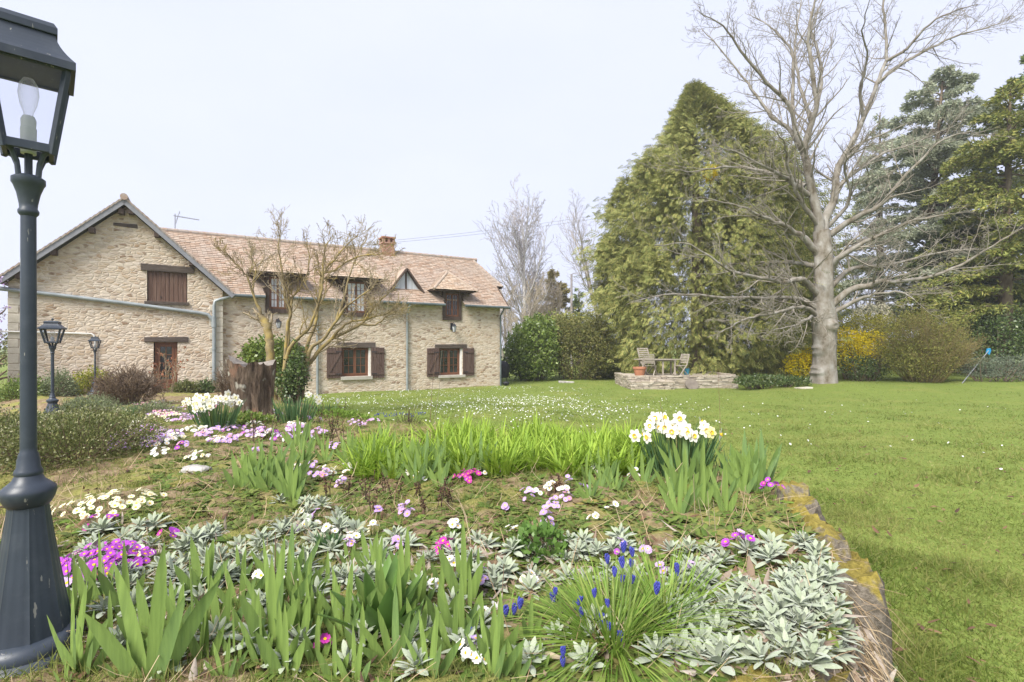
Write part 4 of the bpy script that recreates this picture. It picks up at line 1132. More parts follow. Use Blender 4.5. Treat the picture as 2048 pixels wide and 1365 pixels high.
shrub('evergreen_bank', 'dark evergreen thicket closing the gap between thuja and maple', [(1590, 700, 31, 40, 44, 1.0), (1650, 690, 33, 50, 46, 1.0), (1760, 700, 33, 70, 36, 1.0)], 6000, .17, .5, mat_cedar, 62)
shrub('ivy_bank', 'low ivy ground cover between the dry stone wall and the maple', [(1530, 760, 22.8, 52, 11, .6), (1495, 762, 22.5, 24, 10, .5), (1590, 762, 22.8, 30, 9, .5)], 3000, .09, .6, mat_ivy, 63, cat='ground ivy')
shrub('ivy_mound', 'rounded dark ivy mound behind the sawn stump', [(546, 705, 13.6, 52, 32, .6), (520, 710, 13.6, 32, 26, .5), (575, 740, 13.2, 26, 50, .4)], 4200, .085, .7, mat_laurel, 64)
shrub('ivy_sleeve', 'dark ivy wrapped round the foot of the lichen covered tree', [(592, 758, 12.4, 24, 44, .3), (600, 735, 12.4, 14, 46, .25), (575, 770, 12.3, 26, 32, .3)], 2600, .065, .7, mat_ivy, 65, cat='ivy', shell=.3)

def twig_bush(name, label, px, py_base, Y, hw, h, n, mat, seed, leaf=None, cat='shrub', r=.012, prm_=None, group=None, nleaf=0, lsize=.05):
    """a bush of many thin ascending stems; hw, h in metres"""
    g = random.Random(seed); q = P(px, py_base, Y); z = gz1(q.x, Y)
    o = empty(name, (q.x, Y, z)); tag(o, label, cat, group); ls = [[], [], []]
    pr = prm_ or dict(seg=[6, 4, 3], wob=[.10, .16, .18], up=[-.02, .02, .0], n=[5, 3], ratio=[.40, .45], t0=[.3, .2], ang=(.3, .8), rr=.6, rmin=.004, tip=.4)
    for i in range(n):
        a = g.uniform(0, 6.283); k = g.random()**.6; b = Vector((math.cos(a)*k*hw*.35, math.sin(a)*k*hw*.35, 0))
        top = Vector((math.cos(a)*k*hw, math.sin(a)*k*hw, h*math.sqrt(max(.12, 1-.75*k*k))*g.uniform(.8, 1.05)))
        spray(b, top-b, (top-b).length*.95, r, 0, pr, ls, g)
    V, F = tubes(ls[0], 4); V2_, F2_ = tubes(ls[1]+ls[2], 3)
    V, F = merge([(V, np.concatenate(F)), (V2_, np.concatenate(F2_))]); npmesh('stems', V, F, mat, o, smooth=True)
    if nleaf:
        gg = np.random.default_rng(seed); ends = np.concatenate([l[0][1:] for l in ls[1]+ls[2]])
        c = ends[gg.integers(0, len(ends), nleaf)]; d = unit(rdir(nleaf, gg)+np.array([0, 0, .4])); L = lsize*gg.uniform(.6, 1.3, nleaf)
        V, F = diamonds(c, d, unit(np.cross(d, rdir(nleaf, gg))), L, L*.5); npmesh('leaves', V, F, leaf, o)
    return o
mat_olive_twig = M_noise('olive_twig', [(0.180,0.143,0.060), (0.300,0.240,0.105)], 4, .95, 0)
mat_brown_twig = M_noise('brown_twig', [(.11,.075,.05), (.22,.165,.115)], 4, .95, 0)
mat_dark_twig = M_noise('dark_dead_stem', [(.045,.028,.022), (.10,.068,.055)], 6, .95, 0)
twig_bush('twiggy_bush', 'large rounded olive brown twiggy shrub at the lawn edge beyond the maple', 1848, 752, 24.6, 2.1, 3.5, 220, mat_olive_twig, 71, r=.013)
q_ = P(1848, 680, 24.6); o_ = [o for o in COL.objects if o.get('label', '').startswith('large rounded olive brown')][0]; V, F = leaf_blob([(q_, (2.05, 1.5, 1.72)), (P(1840, 712, 24.4), (1.75, 1.4, 1.1))], 21000, .075, .5, np.random.default_rng(171), .45); npmesh('leaves', rel(o_, V), F, mat_budtwig, o_)
o_['label'] = 'large neatly rounded olive green twiggy shrub at the lawn edge beyond the maple'
twig_bush('twiggy_bush', 'brown rounded leafless bush beside the small lamp and the french window', 258, 815, 11.2, .72, .88, 210, mat_brown_twig, 72, r=.006)
# ---------------------------------------------------------------- grass, litter and ground cover (nobody could count these)
mat_grass = M_leaf('lawn_grass', [(.072,.140,.018), (.122,.198,.027), (.178,.24,.04), (.25,.272,.065), (.32,.30,.12)], .35, .6, .15, 1.1)
mat_straw = M_leaf('dry_straw', [(.30,.21,.12), (.42,.31,.19), (.52,.42,.28), (.24,.15,.085)], .15, .8, .1)
mat_weed = M_leaf('small_weeds', [(.09,.155,.03), (.14,.21,.045), (.20,.255,.06), (.11,.14,.045), (.26,.25,.08)], .3, .6, .15)
mat_deadleaf = M_leaf('dead_leaves', [(.30,.24,.19), (.42,.36,.30), (.22,.15,.10), (.50,.45,.39)], .15, .8, .1)
mat_darkleaf = M_leaf('dark_dead_leaves', [(.07,.045,.035), (.12,.075,.05), (.17,.10,.06), (.24,.15,.09)], .1, .8, .1)
ge = np.random.default_rng(77)
def up_blades(p, L, W, lean, prof, g, bendk=.35):
    n = len(p); a = g.uniform(0, 2*np.pi, n); k = g.random(n)*lean
    d = unit(np.stack([np.cos(a)*k, np.sin(a)*k, np.ones(n)], 1)); b = np.stack([np.cos(a), np.sin(a), -.4*np.ones(n)], 1)*(k*bendk)[:, None]
    a2 = g.uniform(0, 2*np.pi, n); s = unit(np.cross(d, np.stack([np.cos(a2), np.sin(a2), np.zeros(n)], 1)))
    return blades(p, d, s, L, W, b, prof)
def lawn_pts(n, r0, r1, g, amin=-48, amax=52, soft=0):
    r = r0*(r1/r0)**g.random(n)
    if soft: r = r[g.random(n) < np.clip((r-r0*.9)/(r0*soft), .03, 1)*np.clip((r1-r)/(r1*.35), 0, 1)]; n = len(r)
    a = np.radians(g.uniform(amin, amax, n))
    x, y = r*np.sin(a), r*np.cos(a); d, _ = bed_dist(x, y); m = d < .02
    x, y = x[m], y[m]; return x, y, lawn_z(x, y)
parts = []
for n, r0, r1, L, Wd, prof in ((130000, 1.7, 6.5, .055, .0046, [1, .8, .08]), (150000, 2.3, 13, .055, .0070, [1, .08]), (130000, 5, 36, .06, .015, [1, .1])):
    x, y, z = lawn_pts(int(n*1.12), r0, r1, ge, -46, 74, 0 if r0 < 2 else 1.4)
    tuft = .55+.9*np.clip(np.sin(x*2.3+np.sin(y*1.7)*2)*np.sin(y*2.9+1)+.4*np.sin(x*7)*np.sin(y*6.3)+.25, 0, 1.2)
    edge = 1
    parts.append(up_blades(np.stack([x, y, z-.004], 1), L*tuft*ge.uniform(.5, 1.25, len(x)), Wd, 1.3, prof, ge))
# longer tufts along the foot of the retaining stones
x, y, z = lawn_pts(40000, 1.6, 5, ge, 20, 62); d, _ = bed_dist(x, y); m = (d > -.55) & (ge.random(len(x)) < np.exp(d*3.5)); x, y, z = x[m], y[m], z[m]
parts.append(up_blades(np.stack([x, y, z-.004], 1), ge.uniform(.05, .15, len(x)), .0048, 1.1, [1, .8, .08], ge))
V, F = merge([(v, f) for v, f in parts]); tag(npmesh('lawn_grass', V, F, mat_grass), kind='stuff')
# grass and weeds inside the bed
def bed_pts(n, g, x0=-7, x1=2, y0=1.05, y1=10, pw=1.6, dmin=.03):
    y = y0*(y1/y0)**g.random(n); x = g.uniform(-1.15, .75, n)*y; d, _ = bed_dist(x, y); m = (d > dmin)
    x, y = x[m], y[m]; z, _ = bed_z(x, y); return x, y, z
def patch(x, y, s, ph): return np.sin(x*s+ph)*np.sin(y*s*1.13+ph*2)+.5*np.sin(x*s*2.7+ph)*np.sin(y*s*2.3-ph)
x, y, z = bed_pts(95000, ge); m = patch(x, y, 1.6, .5) > -.25-.5*(y > 4); x, y, z = x[m], y[m], z[m]
parts = [up_blades(np.stack([x, y, z], 1), ge.uniform(.02, .075, len(x))*(1+.3*(y > 5)), .0022+.0012*y*.5, 1.2, [1, .8, .08], ge)]
V, F = merge(parts); tag(npmesh('bed_grass', V, F, mat_grass), kind='stuff')
x, y, z = bed_pts(8000, ge, y1=9); m = ge.random(len(x)) < np.clip((y-.9)/1.6, .22, 1); x, y, z = x[m], y[m], z[m]; n = len(x); a = ge.uniform(0, 2*np.pi, n)
d = unit(np.stack([np.cos(a), np.sin(a), ge.uniform(-.05, .5, n)], 1)); s = unit(np.cross(d, [0, 0, 1.])+rdir(n, ge)*.3)
V, F = blades(np.stack([x, y, z+.012], 1), d, s, ge.uniform(.05, .22, n), .0016+.0006*y, rdir(n, ge)*.35, [.8, 1, .9, .5])
tag(npmesh('dry_grass', V, F, mat_straw), kind='stuff')
def rosettes(x, y, z, g, k=7, L=.050, W=.4, tilt=.5):
    n = len(x); a = (np.arange(k)*2.4)[None, :]+g.uniform(0, 6, n)[:, None]; t = g.uniform(.1, 1, (n, k))*tilt
    d = np.stack([np.cos(a), np.sin(a), t*1.6], -1).reshape(-1, 3); d = unit(d); s = unit(np.cross(d, [0, 0, 1.])+rdir(n*k, g)*.25)
    p = np.repeat(np.stack([x, y, z+.008], 1), k, 0); l = np.repeat(L*g.uniform(.5, 1.4, n), k)*g.uniform(.6, 1.2, n*k)
    return blades(p, d, s, l, l*W, np.tile([0, 0, -.25], (n*k, 1)), [.35, .9, 1, .6, .05], .12)
x, y, z = bed_pts(16000, ge, y1=9); m = patch(x, y, 1.1, 2.0) > -.55; x, y, z = x[m], y[m], z[m]
V, F = rosettes(x, y, z, ge); tag(npmesh('weeds', V, F, mat_weed), kind='stuff')
def litter(n, mat, name, L, y1=7, thr=-9, ph=0., x0=None):
    x, y, z = bed_pts(n, ge, y1=y1); m = patch(x, y, 1.4, ph) > thr; x, y, z = x[m], y[m], z[m]; n = len(x); a = ge.uniform(0, 2*np.pi, n)
    d = unit(np.stack([np.cos(a), np.sin(a), ge.uniform(-.1, .5, n)], 1)); s = unit(np.cross(d, [0, 0, 1.])+rdir(n, ge)*.5); l = L*ge.uniform(.5, 1.4, n)
    V, F = blades(np.stack([x, y, z+.012], 1), d, s, l, l*ge.uniform(.25, .5, n), rdir(n, ge)*.5, [.3, .9, 1, .7, .1], .2)
    tag(npmesh(name, V, F, mat), kind='stuff')
litter(2600, mat_darkleaf, 'leaf_litter', .045, 7)
mat_daisy = M_leaf('daisy_white', [(.75,.75,.72), (.85,.85,.82)], .2, .6, .1)
def daisies():
    ps = []
    for n, r0, r1, a0, a1, thr in ((1900, 10.5, 20, -14, 16, -.6), (220, 8, 23, -30, 45, -1), (2500, 16, 24, -24, 8, .0)):
        if n == 1900:                                # the drift in the middle of the lawn thins out to its edges
            x, y = ge.normal(.4, 2.4, n), ge.normal(15, 2.3, n); dd, _ = bed_dist(x, y); m = dd < -.1; x, y = x[m], y[m]; z = lawn_z(x, y)
        else: x, y, z = lawn_pts(n, r0, r1, ge, a0, a1)
        m = patch(x, y, .9, 1.1)+ge.normal(0, .5, len(x)) > thr; ps.append(np.stack([x[m], y[m], z[m]+.05], 1))
    p = np.concatenate(ps); n = len(p); a = np.arange(6)*np.pi/3; r = ge.uniform(.012, .021, n)
    nr = unit(np.concatenate([ge.normal(0, .55, (n, 2)), np.ones((n, 1))], 1)); u = unit(np.cross(nr, rdir(n, ge))); v = np.cross(nr, u)
    V = (p[:, None, :]+(u[:, None, :]*np.cos(a)[None, :, None]+v[:, None, :]*np.sin(a)[None, :, None])*r[:, None, None]).reshape(-1, 3)
    return V, np.arange(6*n).reshape(n, 6)
V, F = daisies(); tag(npmesh('lawn_daisies', V, F, mat_daisy), kind='stuff')

# ---------------------------------------------------------------- garden plants: one prototype of each habit, copied plant by plant
mat_iris = M_leaf('iris_blade', [(.10,.175,.06), (.17,.265,.065), (.255,.355,.08), (.12,.215,.09), (.20,.29,.075)], .25, .42, .35, 70, .5, (1, 1, .05), (.30,.19,.09))
mat_lily = M_leaf('daylily_blade', [(.17,.28,.035), (.27,.41,.05), (.37,.50,.075), (.22,.34,.04), (.32,.45,.06)], .35, .5, .2)
mat_broad = M_leaf('broad_green_blade', [(.09,.18,.04), (.125,.23,.05), (.16,.27,.06)], .25, .4, .35, 8)
mat_daff_leaf = M_leaf('daffodil_leaf', [(.07,.14,.06), (.10,.185,.075), (.14,.23,.08)], .25, .5, .25)
mat_musc_leaf = M_leaf('grape_hyacinth_leaf', [(.13,.23,.035), (.19,.31,.05), (.26,.37,.07), (.33,.39,.10)], .3, .45, .25)
def M_felt():
    m, nt, out = nodes_of('woolly_silver_leaf')
    g = nt.nodes.new('ShaderNodeNewGeometry'); v = coords(nt)
    c = ramp(nt, g.outputs['Random Per Island'], [(.20,.245,.145), (.265,.31,.195), (.35,.385,.27), (.235,.285,.17)])
    f = noise(nt, v, 260, 3, .7)
    c = mixc(nt, .3, c, ramp(nt, f, [(.3, .15,.20,.12), (.7, .54,.58,.48)]))
    b = bsdf(nt, out, c, .95, bump(nt, f, .35, .002), .05)
    b.inputs['Sheen Weight'].default_value = .35; b.inputs['Sheen Roughness'].default_value = .6
    return m
mat_felt = M_felt()
mat_prim_leaf = M_leaf('primrose_leaf', [(.11,.20,.03), (.17,.27,.04), (.23,.33,.06)], .3, .5, .2, 60, .6)
def M_flat(name, col, trans=.25):
    return M_leaf(name, [tuple(c*.85 for c in col), col, tuple(min(1, c*1.12) for c in col)], trans, .6, .1)
PET = {'purple': M_flat('purple_petal', (.42,.085,.50)), 'magenta': M_flat('magenta_petal', (.52,.05,.36)), 'cream': M_flat('cream_petal', (.80,.77,.55)),
       'white': M_flat('white_petal', (.84,.82,.78)), 'lilac': M_flat('lilac_petal', (.60,.42,.74)), 'pink': M_flat('pink_petal', (.68,.34,.52)), 'red': M_flat('rose_red_petal', (.50,.09,.17))}
mat_eye = M_flat('yellow_eye', (.85,.50,.02), .1)
mat_stem = M_leaf('flower_stem', [(.13,.20,.05), (.20,.26,.08)], .15, .6, .2)
mat_musc = M_leaf('grape_blue', [(.045,.05,.26), (.07,.08,.38), (.10,.11,.46)], .1, .6, .1)
mat_daff_w = M_flat('daffodil_white', (.86,.85,.76), .3)
mat_daff_c = M_flat('daffodil_cream', (.84,.78,.42), .3)
mat_daff_y = M_flat('daffodil_yellow', (.88,.62,.06), .3)
gp = np.random.default_rng(99)
SWORD = [.62, .92, 1, .93, .70, .04]
def fan_arrays(n, L, W, g, spread=.5, flat=.12):
    """an iris fan: sword blades in nearly one plane"""
    k = (np.arange(n)-(n-1)/2)/max(1, (n-1)/2); k = k*spread+g.normal(0, .05, n)
    az = g.normal(0, .12, n); d = unit(np.stack([np.sin(k), az*.8, np.cos(k)], 1))
    s = unit(np.cross(d, np.stack([g.normal(0, .22, n), np.ones(n), np.zeros(n)], 1)))
    l = L*(1-.35*np.abs(k)/max(spread, .01))*g.uniform(.72, 1.1, n)
    base = np.stack([k*.04, g.normal(0, .006, n), np.zeros(n)-.02], 1)
    bend = np.stack([np.sign(k)*np.abs(k)*.18, g.normal(0, .05, n), -.04*np.ones(n)], 1)
    return blades(base, d, s, l, W*g.uniform(.8, 1.15, n), bend, SWORD, .11)
def proto(name, V, F, mat, label, cat, group=None, smooth=True):
    o = npmesh(name, V, F, mat, smooth=smooth); tag(o, label, cat, group); return o
used = set()
def put(pr, x, y, rz, sc, label=None, group=None, dz=0.0):
    """the first call moves the prototype itself, later calls copy it"""
    z = gz1(x, y)+dz
    if pr.name not in used:
        used.add(pr.name); o = pr; o.location = (x, y, z); o.rotation_euler = (0, 0, rz); o.scale = (sc, sc, sc)
    else: o = copy_thing(pr, (x, y, z), rz, sc)
    if label: o['label'] = label
    if group: o['group'] = group
    return o
def ngon(c, n_, r, g=None): pass

IR = [proto('iris_fan', *fan_arrays(n, .41, .039, gp, sp), mat_iris, 'sword leaved iris fan', 'iris') for n, sp in ((4, .34), (5, .42), (3, .26), (6, .5), (7, .6))]
def iris_at(px, py, hpx, label, group=None, kind=None, rz=None, w=None):
    """base at the photo pixel; hpx the height of the fan in photo pixels"""
    q = G(px, py); h = hpx*q.y/FPX
    return put(IR[R.randrange(5) if kind is None else kind], q.x, q.y, R.uniform(-.5, .5) if rz is None else rz, h/.34*1.0, label, group)
LB_I = 'sword leaved iris fan growing through the silvery woolly leaves near the front of the bed'
front_iris = [(390,1325,230,2),(300,1365,270,1),(210,1210,100,2),(255,1240,110,2),(440,1290,165,0),(415,1200,110,2),(505,1295,150,0),(545,1310,200,2),(600,1310,150,0),(580,1200,130,4),(530,1160,90,2),
   (640,1330,110,2),(655,1190,90,2),(710,1380,150,0),(755,1165,95,1),(740,1150,110,0),(790,1340,140,4),(860,1370,150,1),(905,1290,160,0),(925,1300,170,2),(985,1370,150,1),(850,1210,110,2),(815,1180,130,2),(770,1270,150,3),
   (1000,1330,150,2),(1060,1290,100,2),(160,1200,75,2),(320,1235,100,1),(480,1230,120,1),(690,1290,120,1),(560,1365,80,0),(1120,1250,80,2),(450,1370,95,1),(240,1370,80,2),(130,1378,70,0),(885,1180,90,2),(955,1170,75,2),(1180,1210,70,1)]
for px, py, h, k in front_iris: iris_at(px, py, h, LB_I, 'iris fans at the front of the bed', k if k is not None else None)
more_iris = [(350,1270,120,2),(420,1255,105,2),(470,1330,120,2),(525,1345,120,2),(575,1260,110,2),(630,1255,95,2),(670,1370,120,2),(725,1330,115,2),(800,1275,130,2),(835,1310,150,2),(880,1270,120,2),(940,1240,100,2),(965,1300,120,2),(1030,1365,110,2),(1080,1350,80,2),(670,1240,100,2),(610,1165,75,2),(480,1170,80,2),(700,1140,80,2),(1150,1180,60,2)]
for i in range(34): iris_at(R.uniform(140, 1010), R.uniform(1190, 1368), R.uniform(90, 190), LB_I, 'iris fans at the front of the bed', R.choice((0, 2, 2, 1)))
for px, py, h, k in more_iris: iris_at(px, py, h*R.uniform(.85, 1.2), LB_I, 'iris fans at the front of the bed', k if R.random() < .5 else 0)
for i in range(17):
    iris_at(455+R.random()*170, 955+R.random()*58, R.uniform(72, 100), 'mid green iris fan in the dense tuft below the sawn stump', 'iris fans in the tuft below the stump')
for i in range(20):
    iris_at(1340+R.random()*210, 955+R.random()*80, R.uniform(78, 112), 'tall iris fan in the dense group in front of the big daffodil clump', 'iris fans in front of the daffodil clump')
for i in range(20):
    iris_at(770+R.random()*210, 935+R.random()*55, R.uniform(62, 92), 'iris fan in the drift along the front of the lime green daylilies', 'iris fans along the daylilies')
for i in range(10):
    iris_at(1160+R.random()*140, 945+R.random()*60, R.uniform(55, 80), 'short iris fan at the corner where daylilies meet the daffodil side of the bed', 'short iris fans at the daylily corner')
for i in range(14):
    iris_at(560+R.random()*210, 890+R.random()*55, R.uniform(55, 80), 'pale green iris fan scattered among dead stems and small flowers behind the dense tuft', 'iris fans among the dead stems')

# daylilies: arching straps
def arch_clump(n, L, W, g, lean=(.15, .75), bend=.6, rad=.05):
    a = g.uniform(0, 2*np.pi, n); k = g.uniform(*lean, n)
    d = unit(np.stack([np.cos(a)*k, np.sin(a)*k, np.ones(n)], 1)); s = unit(np.cross(d, np.stack([np.cos(a), np.sin(a), np.zeros(n)], 1))+rdir(n, g)*.25)
    b = np.stack([np.cos(a), np.sin(a), -.9*np.ones(n)], 1)*(k*bend*g.uniform(.4, 1.1, n))[:, None]
    base = np.stack([np.cos(a)*rad*g.random(n), np.sin(a)*rad*g.random(n), np.full(n, -.01)], 1)
    return blades(base, d, s, L*g.uniform(.6, 1.15, n), W*g.uniform(.75, 1.2, n), b, [.7, 1, .98, .85, .6, .3, .03], .12)
LI = [proto('daylily_plant', *arch_clump(n, .36, .021, gp), mat_lily, 'lime green daylily clump', 'daylily') for n in (20, 24, 17)]
for i in range(190):
    t = R.random(); px = 700+t*620; 
    py = R.uniform(878, 958) if px > 860 else R.uniform(905, 965)
    q = G(px, py); h = R.uniform(.24, .32)*(1.0 if px > 860 else .85)
    put(LI[i % 3], q.x, q.y, R.uniform(0, 6.28), h/.34, 'lime green arching daylily in the bright mass across the middle of the bed', 'daylilies across the middle of the bed')

# broad leaved clump
def broad(n, g):
    a = np.arange(n)*2.4+g.uniform(0, 1); k = np.linspace(.12, .85, n)
    d = unit(np.stack([np.cos(a)*k, np.sin(a)*k, np.ones(n)], 1)); s = unit(np.cross(d, np.stack([np.cos(a), np.sin(a), np.zeros(n)], 1)))
    b = np.stack([np.cos(a), np.sin(a), -.4*np.ones(n)], 1)*.22*k[:, None]
    return blades(np.stack([np.cos(a)*.015, np.sin(a)*.015, np.zeros(n)-.01], 1), d, s, .24*g.uniform(.8, 1.1, n), .062*g.uniform(.85, 1.15, n), b, [.45, .8, 1, 1, .85, .5, .04], .16)
bp = [proto('broad_leaved_bulb', *broad(13, gp), mat_broad, 'thick clump of broad strap leaves', 'bulb plant')]
q = G(765, 1275); put(bp[0], q.x, q.y, .3, 1.0, 'thick clump of broad smooth dark green strap leaves among the narrow iris blades')

# silvery lamb's ears
def lamb(n, g, L=.085, up=.55):
    a = np.arange(n)*2.4+g.uniform(0, 6); k = np.linspace(.1, 1, n)**.8
    el = 1.35-k*1.25*up*1.7; d = unit(np.stack([np.cos(a)*np.cos(el), np.sin(a)*np.cos(el), np.sin(el)], 1))
    s = unit(np.cross(d, [0, 0, 1.])+rdir(n, g)*.2)
    b = np.stack([np.cos(a)*.12, np.sin(a)*.12, -.30*np.ones(n)*k], 1)
    l = L*(.55+.55*k)*g.uniform(.8, 1.15, n)
    base = np.stack([np.cos(a)*.006, np.sin(a)*.006, .035*(1-k)], 1)
    return blades(base, d, s, l, l*.36, b, [.34, .66, .92, 1, .94, .68, .16], .14)
ST = [proto('lambs_ear', *lamb(n, gp, L, u), mat_felt, 'silver grey woolly rosette', 'lambs ear') for n, L, u in ((16, .064, .50), (19, .068, .60), (14, .060, .38), (18, .062, .54))]
stachys = []
def st_region(n, x0, x1, y0, y1, label, group, s0=.8, s1=1.25, ok=None):
    k = 0
    while k < n:
        px, py = R.uniform(x0, x1), R.uniform(y0, y1)
        if ok and not ok(px, py): continue
        q = G(px, py)
        if float(bed_dist(np.array([q.x]), np.array([q.y]))[0][0]) < -.07: 
            k += .2; continue
        o = put(ST[R.randrange(4)], q.x, q.y, R.uniform(0, 6.28), R.uniform(s0, s1), label, group, .004)
        o.location.z = max(o.location.z, .50)+R.uniform(0, .035)
        o.rotation_euler = (R.gauss(0, .22), R.gauss(0, .22), R.uniform(0, 6.28)); stachys.append((q.x, q.y)); k += 1
st_region(128, 1280, 1700, 1105, 1360, 'silver grey woolly rosette spilling over the mossy edge stones at the lawn corner', 'lambs ears at the lawn corner', .66, 1.08, lambda x, y: x > 1280+max(0, 1200-y)*.2 and not (x < 1400 and y < 1330 and x < 1340))
st_region(105, 130, 720, 1065, 1200, 'silver grey woolly rosette in the broad mat behind the front iris fans', 'lambs ears in the broad mat', .75, 1.1)
st_region(66, 700, 1290, 1090, 1200, 'silver grey woolly rosette around the grape hyacinths and pink primroses', 'lambs ears round the grape hyacinths', .75, 1.05)
st_region(36, 140, 1250, 1210, 1365, 'silver grey woolly rosette low between the front iris fans', 'lambs ears between the front iris fans', .7, 1.05)
st_region(14, 560, 680, 1010, 1090, 'silver grey woolly rosette in the pale hummock below the dense iris tuft', 'lambs ears in the pale hummock', .7, 1.0)
# their withered lower leaves
sp_ = np.array(stachys); n = len(sp_)*10; i_ = ge.integers(0, len(sp_), n); x = sp_[i_, 0]+ge.normal(0, .075, n); y = sp_[i_, 1]+ge.normal(0, .075, n); z = gz(x, y)
dd, _ = bed_dist(x, y); out_ = dd < .03; z = np.where(out_, .50+dd*1.0, z); a = ge.uniform(0, 2*np.pi, n)
d = unit(np.stack([np.cos(a), np.sin(a), np.where(out_, -1.2, ge.uniform(-.25, .45, n))], 1)); s = unit(np.cross(d, [0, 0, 1.])+rdir(n, ge)*.5); l = .052*ge.uniform(.5, 1.35, n)
V, F = blades(np.stack([x, y, z+.012], 1), d, s, l, l*ge.uniform(.2, .42, n), rdir(n, ge)*.55, [.3, .8, 1, .7, .15], .25)
tag(npmesh('withered_leaves', V, F, mat_deadleaf, smooth=True), kind='stuff')

# primroses
def prim_flower(r=.0165):
    """five notched petals and a yellow eye facing +z"""
    V, F, M = [(0, 0, 0)], [], []
    for k in range(5):
        a = k*2*math.pi/5; pts = [(.30, -.62), (.78, -.66), (1.0, -.40), (.87, 0), (1.0, .40), (.78, .66), (.30, .62)]
        b = len(V)
        for rr, t in pts: V.append((r*rr*math.cos(a+t), r*rr*math.sin(a+t), r*(.22*rr*rr-.05*t)))
        F.append([0]+list(range(b, b+7))); M.append(0)
    b = len(V)
    for k in range(8): a = k*math.pi/4; V.append((r*.27*math.cos(a), r*.27*math.sin(a), r*.10))
    F.append(list(range(b, b+8))); M.append(1)
    return V, F, M
FLW = prim_flower()
def frame_of(n):
    n = Vector(n).normalized(); return n.to_track_quat('Z', 'Y').to_matrix()
def primrose_leaves(rad, n, g):
    a = np.arange(n)*2.4+g.uniform(0, 6); k = g.uniform(.35, 1, n)
    d = unit(np.stack([np.cos(a), np.sin(a), g.uniform(.15, .75, n)], 1)); s = unit(np.cross(d, [0, 0, 1.])+rdir(n, g)*.15)
    r = rad*np.sqrt(g.random(n))*.75
    base = np.stack([np.cos(a)*r, np.sin(a)*r, np.zeros(n)], 1); l = .085*g.uniform(.65, 1.2, n)
    return blades(base, d, s, l, l*.42, np.tile([0, 0, -.35], (n, 1)), [.3, .55, .85, 1, .95, .6, .1], .10)
flower_mesh = {}
def prim_mesh(col):
    if col not in flower_mesh:
        me = bpy.data.meshes.new('flower'); me.from_pydata(FLW[0], [], FLW[1]); me.materials.append(PET[col]); me.materials.append(mat_eye)
        me.polygons.foreach_set('material_index', FLW[2]); me.update(); flower_mesh[col] = me
    return flower_mesh[col]
def primrose(px, py, rpx, nf, cols, label, group=None, single=False, h=.06, q=None):
    """a primrose cushion; single = every flower an object of its own (near plants), else the flowers are one part"""
    q = q or G(px, py); rad = rpx*q.y/FPX
    o = empty('primrose', q); tag(o, label, 'primrose', group)
    LV, LF = primrose_leaves(rad, max(8, int(nf*.85)), gp)
    st = []; MBs = {}
    for k in range(nf):
        a = R.uniform(0, 6.283); r = rad*math.sqrt(R.random()); hh = (h+R.uniform(0, .035))*(1-.45*(r/rad)**2)
        p = Vector((r*math.cos(a), r*math.sin(a), hh)); nrm = Vector((math.cos(a)*r/rad*.8+R.gauss(0, .25), math.sin(a)*r/rad*.8-.35+R.gauss(0, .25), 1))
        M = frame_of(nrm); c = cols[0] if R.random() < .8 else R.choice(cols); s = R.uniform(.85, 1.2)*(1 if q.y < 4 else 1.1)
        st.append((np.array([(p.x*.6, p.y*.6, 0), (p.x*.9, p.y*.9, hh*.6), tuple(p)]), np.array([.0014, .0014, .0012])))
        if single:
            fo = bpy.data.objects.new('flower', prim_mesh(c)); COL.objects.link(fo); fo.parent = o; fo.location = p; fo.rotation_euler = (M @ Matrix.Rotation(R.uniform(0, 6), 3, 'Z')).to_euler(); fo.scale = (s, s, s)
        else:
            mb = MBs.setdefault(c, MB()); mm = M @ Matrix.Rotation(R.uniform(0, 6), 3, 'Z'); mb.add([p+mm @ (Vector(v)*s) for v in FLW[0]], FLW[1]); mb.M[-6:] = FLW[2]
    V, F = merge([(LV, LF), (lambda t: (t[0], np.concatenate(t[1])))(tubes(st, 3))]); npmesh('leaves', V, F, [mat_prim_leaf, mat_stem], o, [0]*len(LF)+[1]*(len(F[1])), True)
    for c, mb in MBs.items(): mb.build('blossoms', [PET[c], mat_eye], o)
    return o
primrose(205, 1150, 88, 95, ['purple', 'purple', 'magenta'], 'broad cushion of purple yellow eyed primroses next to the tall garden lamp', None, True, .075)
primrose(215, 1025, 95, 80, ['cream'], 'wide cushion of cream primroses behind the tall garden lamp', None, True, .06)
primrose(1480, 1125, 34, 13, ['purple', 'lilac'], 'purple primrose among the silver rosettes at the lawn corner', None, True, .09)
primrose(1545, 1005, 24, 10, ['purple', 'magenta'], 'magenta purple primrose at the mossy edge stones by the tall iris group', None, True, .10)
primrose(938, 968, 32, 26, ['magenta', 'purple'], 'magenta primrose just in front of the lime green daylilies', None, True, .06)
primrose(992, 945, 26, 18, ['lilac', 'white'], 'pale lilac primrose tucked against the daylily leaves', None, True, .06)
primrose(895, 1115, 30, 8, ['magenta', 'purple'], 'sparse pinkish purple primrose beyond the middle iris blades', None, True)
primrose(945, 1345, 34, 9, ['white', 'lilac'], 'white and lilac primrose at the very front of the bed', None, True, .07)
primrose(640, 1330, 22, 3, ['magenta', 'purple'], 'three flowered magenta primrose at the front between iris blades', None, True, .05)
primrose(200, 1060, 32, 10, ['purple', 'magenta'], 'small purple primrose between the cream and the purple cushions', None, True, .04)
primrose(335, 1090, 14, 6, ['purple', 'magenta'], 'little purple primrose standing alone in the silver mat', None, True, .07)
primrose(270, 1135, 30, 12, ['cream', 'white'], 'cream primrose touching the purple cushion', None, True, .05)
primrose(150, 1195, 24, 5, ['lilac'], 'pale lilac primrose at the foot of the tall garden lamp', None, True, .05)
